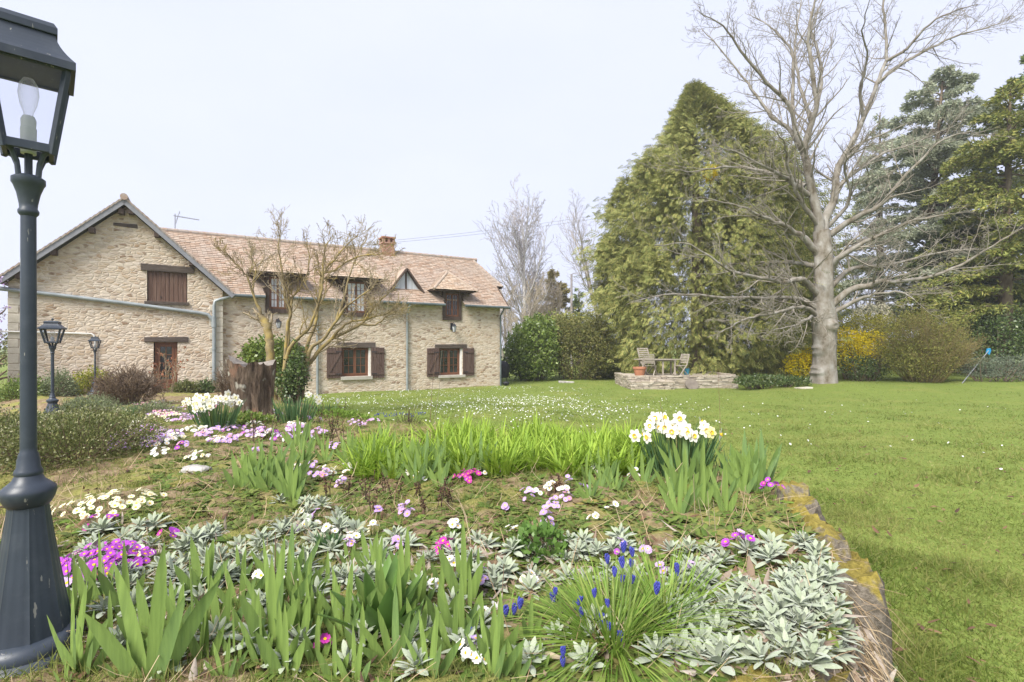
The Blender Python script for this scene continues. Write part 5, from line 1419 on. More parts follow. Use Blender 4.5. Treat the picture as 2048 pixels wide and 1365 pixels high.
LBW = 'few flowered white primrose between the silver rosettes'
for px, py, n in ((520,1185,4),(560,1205,5),(600,1210,4),(430,1235,3),(660,1085,5),(620,1065,4),(700,1105,4),(905,1155,4),(1060,1185,4),(980,1250,3),(870,1215,4),(610,1045,4)): primrose(px, py, 16, n, ['white', 'cream', 'white'], LBW, 'white primroses between the silver rosettes', False, .055)
LBP = 'few flowered pinkish lilac primrose among the silver rosettes'
for px, py, n in ((1090,1070,5),(1055,1000,3),(1140,985,4),(1160,990,4),(800,1110,4),(700,1120,3),(1245,1120,4),(1300,1125,4),(1385,1165,3),(1330,1170,3),(960,1185,3),(790,1160,3)): primrose(px, py, 15, n, ['lilac', 'pink', 'purple'], LBP, 'pinkish primroses among the silver rosettes', False, .06)
LBF = {'w': ('cushion of creamy white primroses in the flowery drift below the sawn stump', 'white primroses in the drift below the stump'), 'p': ('cushion of mauve pink primroses in the flowery drift below the sawn stump', 'mauve primroses in the drift below the stump'),
       'far': ('pale primrose cushion in the far drift between the stump and the gable wall', 'pale primroses in the far drift')}
for px, py, r, n, c in ((330,885,34,34,'w'),(385,870,30,26,'w'),(250,880,24,22,'p'),(290,895,28,24,'p'),(345,880,22,20,'p'),(430,872,26,22,'p'),(470,868,30,28,'p'),(500,880,24,18,'p'),(455,855,24,22,'w'),(530,878,26,20,'w'),(590,860,26,28,'w'),(510,915,18,12,'p'),(320,920,22,16,'w'),(395,925,22,16,'w'),
     (565,885,22,14,'p'),(430,895,20,12,'p'),(370,905,16,10,'p'),(595,955,22,16,'w'),(640,962,22,12,'p'),(690,950,20,14,'w'),(620,945,14,9,'p'),(840,945,24,20,'w'),(880,955,16,10,'w'),(520,850,18,12,'w'),(300,865,20,14,'p'),(270,860,16,12,'w'),(710,855,20,16,'p'),(745,850,18,14,'p'),(670,905,15,8,'p'),(1190,955,14,8,'w'),(1210,945,12,6,'w'),(1270,965,12,6,'w'),(1075,1000,12,5,'w'),(240,905,20,16,'p')):
    lb, gr = LBF[c]; primrose(px, py, r, n, ['white', 'cream', 'cream'] if c == 'w' else ['lilac', 'pink', 'purple'], lb, gr, False, .06)
for i in range(44):
    t = R.random(); px, py = 215+t*430+R.uniform(-10, 10), 900-75*math.sin(t*2.2)*R.uniform(.1, 1)+R.uniform(-8, 14); c = R.choice('wpp'); lb, gr = LBF[c]
    primrose(px, py, R.uniform(14, 24), 16, ['white', 'cream', 'cream'] if c == 'w' else ['lilac', 'pink', 'purple'], lb, gr, False, .06)
for i in range(36):
    px, py = R.uniform(270, 445), R.uniform(805, 848); primrose(px, py, R.uniform(14, 24), 18, R.choice([['white', 'cream'], ['cream', 'white'], ['pink', 'lilac'], ['lilac', 'white']]), *LBF['far'], False, .07)

for i in range(26):
    px, py = R.uniform(560, 1300), R.uniform(950, 1085); c = R.choice('wppw')
    primrose(px, py, R.uniform(9, 16), R.randint(3, 8), ['white', 'cream'] if c == 'w' else ['lilac', 'pink', 'magenta'], 'tiny white primrose on the dry weedy ground in the middle of the bed' if c == 'w' else 'tiny pink primrose on the dry weedy ground in the middle of the bed', 'tiny white primroses on the dry ground' if c == 'w' else 'tiny pink primroses on the dry ground', False, .05)
# daffodils
def daff_parts():
    pe = MB()
    for k in range(6):
        a = k*math.pi/3; r = .047; z = .004 if k % 2 else 0
        pts = [(0, 0, 0), (.42, -.33, .05), (.76, -.29, .10), (1, 0, .06), (.76, .29, .10), (.42, .33, .05)]
        ca, sa = math.cos(a), math.sin(a); pe.add([(r*(x*ca-y*sa), r*(x*sa+y*ca), r*zz+z) for x, y, zz in pts], [(0,1,2,3),(0,3,4,5)])
    tr = MB(); pr = [(.006, 0), (.009, .008), (.011, .014), (.0145, .018)]; n = 12
    V = [(rr*(1+.08*(k % 2)*(i == 3))*math.cos(k*2*math.pi/n), rr*(1+.08*(k % 2)*(i == 3))*math.sin(k*2*math.pi/n), z) for i, (rr, z) in enumerate(pr) for k in range(n)]
    tr.add(V, [(i*n+k, i*n+(k+1) % n, (i+1)*n+(k+1) % n, (i+1)*n+k) for i in range(3) for k in range(n)])
    return pe, tr
def daffodil_clump(px, py, wpx, hpx, heads, nl, label, group=None, yellow=0, detail=True, cat='daffodil'):
    q = G(px, py); w, h = wpx*q.y/FPX, hpx*q.y/FPX
    o = empty('daffodil_clump', q); tag(o, label, cat, group)
    n = nl; a = gp.uniform(0, 2*np.pi, n); r = np.sqrt(gp.random(n))*.62; k = r*w/2
    base = np.stack([np.cos(a)*k, np.sin(a)*k*.6, np.zeros(n)-.01], 1); d = unit(np.stack([np.cos(a)*r*.42, np.sin(a)*r*.42, np.ones(n)], 1)+rdir(n, gp)*.05)
    s = unit(np.cross(d, rdir(n, gp))); V, F = blades(base, d, s, h*gp.uniform(.60, .98, n), .0105, np.stack([np.cos(a)*r*.2, np.sin(a)*r*.2, -.04*np.ones(n)], 1)*gp.uniform(.3, 1.6, n)[:, None], [.9, 1, 1, .95, .8, .15], .12)
    npmesh('leaves', V, F, mat_daff_leaf, o, smooth=True)
    pe, tr = daff_parts(); pm_ = tm_ = None
    for i in range(heads):
        a_ = R.uniform(0, 6.283); rr = math.sqrt(R.random()); x, y = math.cos(a_)*rr*w*.52, math.sin(a_)*rr*w*.34; z = h*R.uniform(.82, 1.05)*(1-.22*rr*rr)
        nrm = Vector((math.cos(a_)*rr*.9+R.gauss(0, .3), -.75+math.sin(a_)*rr*.5+R.gauss(0, .25), R.uniform(-.15, .35))).normalized(); p = Vector((x, y, z)); s = R.uniform(.85, 1.12)
        back = p-nrm*.03; stp = [(x*.35, y*.35, 0), (x*.75, y*.75, z*.55), tuple(back-Vector((0, 0, .03))), tuple(back), tuple(p)]
        V, F = tubes([(np.array(stp), np.array([.0035, .003, .0028, .004, .006]))], 5); f = npmesh('flower', V, F, mat_stem, o, smooth=True)
        M = frame_of(nrm) @ Matrix.Rotation(R.uniform(0, 6), 3, 'Z'); yl = i < yellow
        for mb, nm, mt in ((pe, 'petals', mat_daff_c if yl else mat_daff_w), (tr, 'trumpet', mat_daff_y if (yl or yellow) else mat_daff_c)):
            key = nm+mt.name
            if key not in flower_mesh:
                po = mb.build(nm, mt); flower_mesh[key] = po.data; bpy.data.objects.remove(po)
            c = bpy.data.objects.new(nm, flower_mesh[key]); COL.objects.link(c); c.parent = f; c.location = p; c.rotation_euler = M.to_euler(); c.scale = (s, s, s)
    return o
daffodil_clump(1358, 955, 182, 120, 29, 200, 'full clump of white daffodils with yellow cups standing over the tall iris fans', None, 1)
daffodil_clump(1075+380, 960, 60, 80, 0, 24, 'flowerless tuft of grey green daffodil leaves beside the full daffodil clump')
daffodil_clump(432, 862, 110, 72, 26, 150, 'clump of white daffodils on the gable side of the sawn stump')
daffodil_clump(590, 846, 105, 62, 5, 150, 'grey green daffodil tuft with a few white flowers on the lawn side of the stump')
daffodil_clump(650, 838, 60, 42, 1, 60, 'sparse daffodil tuft with a single white flower near the lawn')
daffodil_clump(395, 840, 60, 48, 12, 50, 'small white daffodil group behind the larger clump by the stump')
daffodil_clump(1556, 772, 40, 20, 8, 50, 'tiny white daffodil group in the ground ivy by the maple')
daffodil_clump(262, 835, 30, 28, 0, 40, 'grassy green tuft below the brown leafless bush')
daffodil_clump(655, 1110, 34, 56, 0, 60, 'bright grassy bulb tuft in the silver mat')

# grape hyacinths
mh = MB()
for i in range(7):
    z = .034*i/6; r = .0085*math.sin(math.pi*(.18+.72*(1-i/7.5)))
    for k in range(6 if i < 6 else 3):
        a = k*math.pi/3+i*.5; c = Vector((r*math.cos(a), r*math.sin(a), z)); mh.lathe([(.0008, -.0045), (.0032, -.002), (.0036, .001), (.0015, .0038)], 6, c)
musc_o = mh.build('flower_spike', mat_musc, None, smooth=True); musc_me = musc_o.data; bpy.data.objects.remove(musc_o)
def muscari(px, py, label, heads, nl, L=.22, rad=.09, hh=(.10, .17), group=None, sp=None):
    q = G(px, py); o = empty('grape_hyacinth', q); tag(o, label, 'grape hyacinth', group)
    if nl:
        V, F = arch_clump(nl, L, .0058, gp, (.3, 1.5), .55, rad*.6); npmesh('leaves', V, F, mat_musc_leaf, o, smooth=True)
    for k in range(heads):
        a = R.uniform(0, 6.283); r = rad*math.sqrt(R.random())*1.3; x, y = r*math.cos(a), r*math.sin(a)
        if sp and k < len(sp): 
            w_ = P(sp[k][0], sp[k][1], q.y+R.uniform(-.05, .12))-Vector(q); x, y, z = w_.x, w_.y, max(.04, w_.z-.017)
        else: z = R.uniform(*hh)
        V, F = tubes([(np.array([(x*.5, y*.5, 0), (x*.9, y*.9, z*.5), (x, y, z+.004)]), np.array([.0016, .0016, .0014]))], 5)
        f = npmesh('stem', V, F, mat_stem, o, smooth=True)
        c = bpy.data.objects.new('flower_spike', musc_me); COL.objects.link(c); c.parent = f; c.location = (x, y, z); s = R.uniform(.62, .9); c.scale = (s, s, s); c.rotation_euler = (R.gauss(0, .1), R.gauss(0, .1), R.uniform(0, 6))
    return o
heads = [(1247,1092),(1265,1100),(1215,1115),(1263,1122),(1245,1122),(1229,1140),(1244,1153),(1264,1155),(1355,1132),(1313,1175),(1110,1180),(1157,1198),(1189,1182),(1216,1202),(1040,1205),(1206,1250),(1237,1238),(1205,1265),(1218,1268),(1242,1285),(1152,1238),(1163,1222)]
muscari(1225, 1290, 'large floppy clump of grape hyacinths with many blue spikes at the bed front', 22, 620, .26, .17, sp=heads)
muscari(1330, 1240, 'floppy grape hyacinth leaves trailing towards the lawn corner', 2, 420, .27, .14, sp=[(1355,1140),(1312,1180)])
muscari(1012, 1260, 'grape hyacinth with a few blue spikes beside the front iris blades', 4, 14, .16, .05, sp=[(1012,1220),(1028,1250),(1108,1235),(1040,1205)])
muscari(1126, 1345, 'two small grape hyacinth spikes at the front edge of the floppy clump', 2, 0, sp=[(1126,1298),(1126,1322)])
muscari(935, 1350, 'single short grape hyacinth by the white and lilac primrose', 1, 6, .1, .02, sp=[(938,1335)])
for px, py in ((795,838),(815,842),(840,838),(780,842),(760,840)): muscari(px, py, 'distant blue grape hyacinth patch round the dark twiggy plant', 12, 30, .16, .13, (.08, .14), 'grape hyacinths round the dark twiggy plant')

# dead stems left from last year
def dead_stem(px, py, h, label, group, n=3, knob=True):
    q = G(px, py); o = empty('dead_stem', q); tag(o, label, 'dead stems', group); ls = [[], [], []]; g = random.Random(px*7+py)
    pr = dict(seg=[5, 3], wob=[.10, .2], up=[.02, .02], n=[7 if knob else 2], ratio=[.16], t0=[.35], ang=(.4, 1.0), rr=.7, rmin=.0012, tip=.5)
    for k in range(n): spray((g.gauss(0, .012), g.gauss(0, .012), 0), (g.gauss(0, .18), g.gauss(0, .18), 1), h*q.y/FPX*g.uniform(.6, 1.05), .0026+.0004*q.y*.4, 0, pr, ls, g)
    V, F = tubes(ls[0]+ls[1], 4) if not ls[1] else merge([(tubes(ls[0], 4)[0], np.concatenate(tubes(ls[0], 4)[1])), (tubes(ls[1], 3)[0], np.concatenate(tubes(ls[1], 3)[1]))])
    npmesh('stem', V, F, mat_dark_twig, o)
    if knob:
        e = np.concatenate([l[0][-2:] for l in ls[1]]); m = len(e)*3; c = np.repeat(e, 3, 0); d = rdir(m, gp); V, F = diamonds(c, d, unit(np.cross(d, rdir(m, gp))), .012, .007)
        npmesh('seed_heads', V, F, mat_darkleaf, o)
for px, py, h in ((505,885,70),(540,880,60),(660,900,75),(685,890,62),(668,870,50),(640,850,60),(690,840,45),(735,1010,70),(745,1040,60),(700,1000,50),(790,1005,60),(880,1020,75),(900,1015,55),(655,1000,62),(830,1000,50),(1120,985,50),(1110,995,45),(720,870,40),(770,995,48),(850,1030,40)):
    dead_stem(px, py, h, 'dark dead flower stem with old seed heads standing in the bed', 'dead seed stems in the bed')
twig_bush('dark_twiggy_plant', 'upright dark leafless twiggy plant between the stump and the lawn', 815, 838, 7.6, .28, .42, 46, mat_dark_twig, 81, r=.0035, prm_=dict(seg=[6, 3], wob=[.08, .2], up=[.02, .03], n=[9], ratio=[.12], t0=[.2], ang=(.4, .9), rr=.8, rmin=.0016, tip=.5))
def reed(px0, py0, px1, py1, label, mat=mat_dark_twig, r=.0032, kink=0):
    q = G(px0, py0); e = P(px1, py1, q.y); o_ = (e-q); m = o_*.5+Vector((kink, 0, 0))
    V, F = tubes([(np.array([(0, 0, 0), tuple(o_*.25+Vector((kink*.5, 0, 0))), tuple(m), tuple(o_*.8), tuple(o_)]), np.linspace(r, r*.4, 5))], 5)
    ob = npmesh('dry_stalk', V, F, mat, smooth=True); ob.location = q; tag(ob, label, 'dry stalk', None)
mat_reed = M_noise('brown_stalk', [(.15,.09,.06), (.24,.16,.11)], 8, .9, 0)
reed(1353, 965, 1320, 805, 'leaning brown stalk in front of the daffodil clump', mat_reed)
reed(1440, 930, 1437, 738, 'tall upright brown stalk rising behind the daffodil clump', mat_reed, .0036, .01)
reed(1355, 968, 1353, 870, 'short brown stalk at the foot of the leaning one', mat_reed)
reed(548, 1250, 551, 1065, 'thin dark stalk with a bud among the front iris fans', mat_reed, .0028)
reed(1003, 1215, 1008, 1128, 'reddish stalk with a small green tip near the middle of the bed front', mat_reed, .0022)
reed(700, 1185, 697, 1080, 'thin brown stalk in the silver mat', mat_reed, .002)
reed(325, 872, 308, 828, 'short brown stake leaning among the far primroses', mat_reed, .008)
reed(860, 850, 872, 705, 'thin bare whip sapling near the dark twiggy plant', mat_reed, .006, -.02)
reed(868, 850, 884, 700, 'second thin bare whip sapling, bending over the lawn', mat_twig_grey, .005, .03)
STALKS = ((1432,1080),(1420,1062),(1440,1020),(1408,1060),(1390,1035),(1480,1060))
for px, py in STALKS: reed(px, py, px+R.uniform(-14, 14), py-R.uniform(50, 110), 'pale straw stalk at the foot of the tall iris group', mat_twig_tan, .0022); COL.objects[-1]['group'] = 'pale straw stalks at the iris group'
# ---------------------------------------------------------------- garden lamps
def M_lamp():
    m, nt, out = nodes_of('anthracite_lamp_paint'); v = coords(nt)
    c = ramp(nt, noise(nt, v, 3, 5, .65), [(.3, .020,.028,.041), (.7, .042,.054,.073)])
    chips = ramp(nt, noise(nt, coords(nt, (1, 1, .25)), 55, 3, .6), [(.685, 0,0,0), (.70, .8,.8,.8)])
    dust = ramp(nt, noise(nt, v, 9, 5, .7), [(.5, 0,0,0), (.75, .30,.30,.30)])
    c = mixc(nt, chips, mixc(nt, dust, c, (.11,.12,.13)), (.26,.25,.22))
    bsdf(nt, out, c, .42, bump(nt, noise(nt, v, 60, 3), .15, .002), .5); return m
mat_lamp = M_lamp()
mat_lamp_in = M_noise('lamp_inside_grey', [(.20,.225,.27), (.30,.33,.38)], 8, .6, .1, 40)
def M_clear():
    m, nt, out = nodes_of('lamp_glass')
    t = nt.nodes.new('ShaderNodeBsdfTransparent'); t.inputs['Color'].default_value = (.93, .94, .97, 1)
    gl = N_(nt, 'ShaderNodeBsdfGlossy', Roughness=.05); gl.inputs['Color'].default_value = (.9, .92, 1, 1)
    fr = N_(nt, 'ShaderNodeFresnel', IOR=1.35); mx = nt.nodes.new('ShaderNodeMixShader')
    nt.links.new(fr.outputs[0], mx.inputs['Fac']); nt.links.new(t.outputs[0], mx.inputs[1]); nt.links.new(gl.outputs[0], mx.inputs[2])
    nt.links.new(mx.outputs[0], out.inputs['Surface'])
    return m
mat_clear = M_clear()
def M_bulb():
    m, nt, out = nodes_of('bulb_glass')
    t = nt.nodes.new('ShaderNodeBsdfTransparent'); d = nt.nodes.new('ShaderNodeBsdfTranslucent'); d.inputs['Color'].default_value = (.9, .9, .95, 1)
    lw = N_(nt, 'ShaderNodeLayerWeight', Blend=.25); mx = nt.nodes.new('ShaderNodeMixShader'); ad = N_(nt, 'ShaderNodeMath', operation='MULTIPLY_ADD'); ad.inputs[1].default_value = .6; ad.inputs[2].default_value = .15
    nt.links.new(lw.outputs['Facing'], ad.inputs[0]); nt.links.new(ad.outputs[0], mx.inputs['Fac']); nt.links.new(t.outputs[0], mx.inputs[1]); nt.links.new(d.outputs[0], mx.inputs[2]); nt.links.new(mx.outputs[0], out.inputs['Surface'])
    return m
mat_bulb = M_bulb()
mat_socket = M_noise('white_lamp_socket', [(.68,.68,.72), (.80,.80,.83)], 6, .5, .1, 40)
def garden_lamp(loc, H, lan, rz, label, scale_w=1.0, flutes=True, lsc=(1, 1, 1)):
    """H full height, lan lantern size factor (1 = 0.28 m roof)"""
    o = empty('garden_lamp', loc); tag(o, label, 'garden lamp', None)
    w = scale_w
    zt = H - .40*lan                       # top of the post
    base = MB(); zb = .485 if flutes else .185*H
    base.lathe([(.20*w, -.12), (.20*w, .010), (.19*w, .026), (.193*w, .042), (.184*w, .058), (.160*w, .072), (.162*w, .088), (.148*w, .104), (.126*w, .112)], 40)
    base.build('plinth', mat_lamp, o, smooth=True)
    fl = MB(); n = 40; ks = 10; V = []
    zz = np.linspace(.10, zb, 14)
    for i, z in enumerate(zz):
        t = i/13; r = (.124*(1-t)**1.15+.055*(1-(1-t)**1.15))*w
        for k in range(n*2):
            a = 2*math.pi*k/(n*2); rib = 1+.045*max(0, math.cos(a*8))**14-.02*max(0, math.cos(a*8+math.pi))**4
            V.append((r*rib*math.cos(a), r*rib*math.sin(a), z))
    m = n*2; fl.add(V, [(i*m+k, i*m+(k+1) % m, (i+1)*m+(k+1) % m, (i+1)*m+k) for i in range(13) for k in range(m)])
    fl.build('fluted_base', mat_lamp, o, smooth=True)
    rg = MB(); z0 = zb-.01
    rg.lathe([(.05*w, z0-.01), (.066*w, z0), (.077*w, z0+.018), (.082*w, z0+.034), (.080*w, z0+.045), (.062*w, z0+.058), (.048*w, z0+.068), (.040*w, z0+.082), (.043*w, z0+.088), (.041*w, z0+.096), (.035*w, z0+.104), (.033*w, z0+.128), (.030*w, z0+.134), (.030*w, z0+.140), (.025*w, z0+.148), (.0245*w, z0+.16)], 40)
    rg.build('collar', mat_lamp, o, smooth=True)
    p = MB(); p.lathe([(.0245*w, z0+.15), (.0225*w, zt-.1)], 32); p.build('post', mat_lamp, o, smooth=True)
    c = MB(); c.lathe([(.022*w, zt-.12), (.030*w, zt-.112), (.031*w, zt-.104), (.026*w, zt-.097), (.027*w, zt-.085), (.034*w, zt-.055), (.044*w, zt-.032), (.049*w, zt-.026), (.049*w, zt-.012), (.036*w, zt-.004), (.01, zt)], 32)
    c.build('capital', mat_lamp, o, smooth=True)
    # lantern
    h = empty('lantern', (0, 0, zt), rz, o); k = lan; h.scale = lsc
    b0, b1, hb_, hg = .063*k, .108*k, .058*k, .255*k          # half widths at glass foot / head, heights
    f = MB(); f.tube([(0, 0, -.02), (0, 0, hb_+.02*k)], .012*k, 10)
    for sx in (-1, 1):
        for sy in (-1, 1):
            f.tube([(sx*.026*k, sy*.026*k, -.01), (sx*.030*k, sy*.030*k, .022*k), (sx*.042*k, sy*.042*k, .046*k), (sx*b0*.97, sy*b0*.97, hb_)], .0085*k, 8)
            f.bar((sx*b0, sy*b0, hb_-.012*k), (sx*b1, sy*b1, hg), .019*k, .019*k)
    for z, r, t in ((hb_, b0, .020*k), (hg-.008*k, b1, .022*k)):
        for i in range(4):
            a = (i*math.pi/2); ca, sa = math.cos(a), math.sin(a)
            f.bar((r*ca-r*sa, r*sa+r*ca, z), (r*ca+r*sa, r*sa-r*ca, z), t*.8, t)
    f.build('frame', mat_lamp, h, bevel=.002)
    rf = MB(); r1, r2 = b1*1.20, b1*.66; zr0, zr1 = hg+.002, hg+.080*k; pr = []
    for i in range(9):
        t = i/8; r = r1+(r2-r1)*(1-(1-t)**1.9); pr.append((r*math.sqrt(2), zr0+(zr1-zr0)*t))
    rf.lathe([(r1*math.sqrt(2)*.985, zr0-.018*k), (r1*math.sqrt(2), zr0-.018*k)]+pr, 4, ph=math.pi/4)
    rf.build('lantern_roof', mat_lamp, h)
    cp = MB(); q = math.sqrt(2); cp.lathe([(r2*1.12*q, zr1-.012*k), (r2*1.12*q, zr1+.004*k), (r2*.98*q, zr1+.016*k), (r2*.3*q, zr1+.024*k)], 4, ph=math.pi/4)
    if not flutes: cp.lathe([(.012*k, zr1+.03*k), (.016*k, zr1+.045*k), (.008*k, zr1+.058*k)], 10)
    cp.build('cap', mat_lamp, h, bevel=.002)
    u = MB(); u.box((-b1*.98, -b1*.98, hg-.006*k), (b1*.98, b1*.98, hg+.004*k)); u.lathe([(.045*k, hg-.012*k), (.045*k, hg-.0065*k)], 20)
    u.build('reflector', mat_lamp_in, h)
    gls = MB()
    for i in range(4):
        a = i*math.pi/2; ca, sa = math.cos(a), math.sin(a); pts = []
        for x, r, z in ((-b0*.92, b0, hb_+.006*k), (b0*.92, b0, hb_+.006*k), (b1*.92, b1, hg-.012*k), (-b1*.92, b1, hg-.012*k)): pts.append((r*ca-x*sa, r*sa+x*ca, z))
        gls.add(pts, [(0,1,2,3)])
    gls.build('glass', mat_clear, h)
    s = MB(); s.lathe([(.022*k, hb_-.01*k), (.023*k, hb_+.05*k), (.021*k, hb_+.052*k), (.022*k, hb_+.07*k), (.017*k, hb_+.078*k)], 16); s.build('socket', mat_socket, h, smooth=True)
    bl = MB(); bl.lathe([(.012*k, hb_+.07*k), (.014*k, hb_+.085*k), (.024*k, hb_+.105*k), (.030*k, hb_+.13*k), (.026*k, hb_+.152*k), (.014*k, hb_+.166*k), (.002, hb_+.169*k)], 20); bl.build('bulb', mat_bulb, h, smooth=True)
    return o
LP = P(57, 1345, 1.46)
garden_lamp((LP.x, LP.y, .525), 1.813, 1.0, math.radians(42), 'tall dark grey garden lamp standing among the iris leaves, clear bulb in its lantern', .76, True, (.775, .775, 1.22))
q = P(105, 833, 8.2)
garden_lamp((q.x, 8.2, gz1(q.x, 8.2)), 1.66, 1.15, .5, 'slim dark garden lamp with four paned lantern beside the flagstone path', .95, False)
q = P(190, 786, 14.6)
garden_lamp((q.x, 14.6, gz1(q.x, 14.6)), P(190, 671, 14.6).z-gz1(q.x, 14.6), 1.05, .5, 'small dark garden lamp nearest the stone gable wall by the yellow green shrub', .95, False)
# ---------------------------------------------------------------- stump, stones, low shrubs of the bed
def M_stump():
    m, nt, out = nodes_of('weathered_stump')
    v = coords(nt, (1.3, 1.3, .35)); v2 = coords(nt)
    a = noise(nt, v, 9, 6, .7); b = noise(nt, v2, 3.2, 4, .6); c2 = noise(nt, v2, 4.5, 3, .6, .4)
    bark = ramp(nt, a, [(.35, .04,.029,.021), (.5, .12,.088,.064), (.68, .25,.19,.14)])
    wood = ramp(nt, a, [(.3, .12,.065,.045), (.7, .30,.19,.13)])
    col = mixc(nt, ramp(nt, b, [(.55, 0,0,0), (.62, 1,1,1)]), bark, wood)
    col = mixc(nt, ramp(nt, c2, [(.62, 0,0,0), (.68, .8,.8,.8)]), col, (.42,.40,.33))
    bsdf(nt, out, col, .95, bump(nt, a, 1.0, .05), .1)
    return m
mat_stump = M_stump()
SY = 7.0; sb = P(508, 838, SY); st_o = empty('tree_stump', (sb.x, SY, gz1(sb.x, SY))); st_o.scale = (.90, .90, 1.15); tag(st_o, 'sawn dark tree stump with split bark and a sloping rough top', 'tree stump')
n, rows = 56, 22; V = []; F = []
zz0 = st_o.location.z
for i in range(rows):
    t = i/(rows-1)
    for k in range(n):
        a = 2*math.pi*k/n
        r = .235+.10*t**1.3+.09*max(0, .25-t)*2
        r *= 1+.07*math.sin(3*a+.6)+.05*math.sin(7*a+2*t)+.03*math.sin(13*a+5*t)+.018*math.sin(29*a+9*t)
        dsp = (a+1.15+.12*math.sin(t*5)) % (2*math.pi); dsp = min(dsp, 2*math.pi-dsp)
        r *= 1-.13*math.exp(-(dsp/.09)**2)*(.3+.7*(1-t)); r *= 1+.07*math.exp(-((dsp-.35)/.16)**2)
        top = .74+.03*math.sin(a*2+1)+.035*math.cos(a+2.2)+.025*math.sin(a*5)+.016*math.sin(a*11+1)+.012*math.sin(a*19)
        V.append((r*math.cos(a)*1.02-.05*t, r*math.sin(a)*.9, top*t-.04))
for i in range(rows-1):
    for k in range(n): F.append((i*n+k, i*n+(k+1) % n, (i+1)*n+(k+1) % n, (i+1)*n+k))
mb = MB(); mb.V = V; mb.F = [list(f) for f in F]; mb.M = [0]*len(F); mb.build('bark', mat_stump, st_o, smooth=True)
mb = MB(); ring = V[(rows-1)*n:]; c = Vector((0, 0, 0))
for v in ring: c += Vector(v)/n
V2 = []; 
for s in (1, .7, .4):
    for v in ring: p = c.lerp(Vector(v), s*.995); V2.append((p.x, p.y, p.z-.02*(1-s)+.012*math.sin(p.x*60)*(1-s)))
V2.append(tuple(c-Vector((0, 0, .03)))); 
F = [(i*n+k, i*n+(k+1) % n, (i+1)*n+(k+1) % n, (i+1)*n+k) for i in range(2) for k in range(n)]+[(2*n+k, 2*n+(k+1) % n, 3*n) for k in range(n)]
mb.add(V2, F); mb.build('sawn_face', M_noise('grey_sawn_wood', [(.16,.14,.12), (.28,.25,.22)], 8, .95, .7, 30, .02), st_o)

mat_rock = M_noise('pale_field_stone', [(.20,.18,.16), (.42,.40,.37), (.55,.53,.50)], 6, .95, .6, 30, .02)
def M_mossrock():
    m, nt, out = nodes_of('mossy_stone')
    v = coords(nt); a = noise(nt, v, 4, 5, .65); f = noise(nt, v, 45, 5, .7)
    stone = ramp(nt, f, [(.3, .10,.085,.065), (.7, .28,.245,.20)]); moss = ramp(nt, f, [(.3, .16,.13,.03), (.7, .36,.29,.07)])
    g = nt.nodes.new('ShaderNodeNewGeometry'); s = N_(nt, 'ShaderNodeSeparateXYZ'); nt.links.new(g.outputs['Normal'], s.inputs[0])
    ad = N_(nt, 'ShaderNodeMath', operation='MULTIPLY_ADD'); nt.links.new(s.outputs['Z'], ad.inputs[0]); ad.inputs[1].default_value = .28; nt.links.new(a, ad.inputs[2])
    col = mixc(nt, ramp(nt, ad.outputs[0], [(.58, 0,0,0), (.66, 1,1,1)]), stone, moss)
    bsdf(nt, out, col, .95, bump(nt, f, .9, .02), .1)
    return m
mat_mossrock = M_mossrock()
mat_moss = M_noise('ochre_moss', [(.15,.14,.04), (.25,.21,.06), (.30,.23,.07)], 9, 1.0, .9, 70, .015)
def rock(name, loc, size, mat, label, cat, group=None, seed=0, rz=0.0, flat=1.0):
    g = random.Random(seed); mb = MB(); nu, nv = 22, 12; V = []
    for i in range(nv+1):
        th_ = math.pi*i/nv
        for k in range(nu):
            a = 2*math.pi*k/nu; d = Vector((math.sin(th_)*math.cos(a), math.sin(th_)*math.sin(a), math.cos(th_)))
            e = Vector([math.copysign(abs(c)**.62, c) for c in d])
            q = 1+.08*math.sin(d.x*5+seed)+.07*math.sin(d.y*6+seed*2+d.z*4)+.05*math.sin(d.x*11+d.z*9+seed)+.03*math.sin(d.y*19+seed)
            V.append((e.x*size[0]*q, e.y*size[1]*q, e.z*size[2]*q))
    mb.add(V, [(i*nu+k, i*nu+(k+1) % nu, (i+1)*nu+(k+1) % nu, (i+1)*nu+k) for i in range(nv) for k in range(nu)])
    o = mb.build(name, mat, smooth=True); o.location = loc; o.rotation_euler = (0, 0, rz); return tag(o, label, cat, group)
# mossy blocks that hold the bed up along the lawn
path_ = [Vector((x, y, 0)) for x, y in BED[1:8]]
seg = [(path_[i+1]-path_[i]).length for i in range(6)]; tot = sum(seg); k = 0; s = .15
while s < tot-.4:
    d_ = s; i = 0
    while d_ > seg[i]: d_ -= seg[i]; i += 1
    p = path_[i].lerp(path_[i+1], d_/seg[i]); t = (path_[i+1]-path_[i]).normalized(); L_ = R.uniform(.30, .44)
    inn_ = Vector((-t.y, t.x, 0))
    p = p+inn_*.10
    z0 = float(lawn_z(p.x, p.y)); top = float(np.interp(p.y, [0, 3.5, 4.6], [.57, .57, .40]))+R.uniform(-.02, .03)
    if 2.0 < p.y < 3.5: p = p-inn_*.13; top += .035
    rock('edge_stone', (p.x, p.y, (z0+top)/2-.03), (L_*.55, .12, (top-z0)/2+.03), mat_mossrock, 'rough stone block, capped with yellow moss, in the low wall edging the bed', 'edging stone', 'mossy edge stones of the bed', k, math.atan2(t.y, t.x)+R.uniform(-.1, .1))
    s += L_; k += 1
q = G(390, 948); rock('field_stone', q+Vector((0, 0, .02)), (.085, .06, .035), mat_rock, 'pale grey stone half sunk in the moss below the flowery drift', 'stone', None, 3)
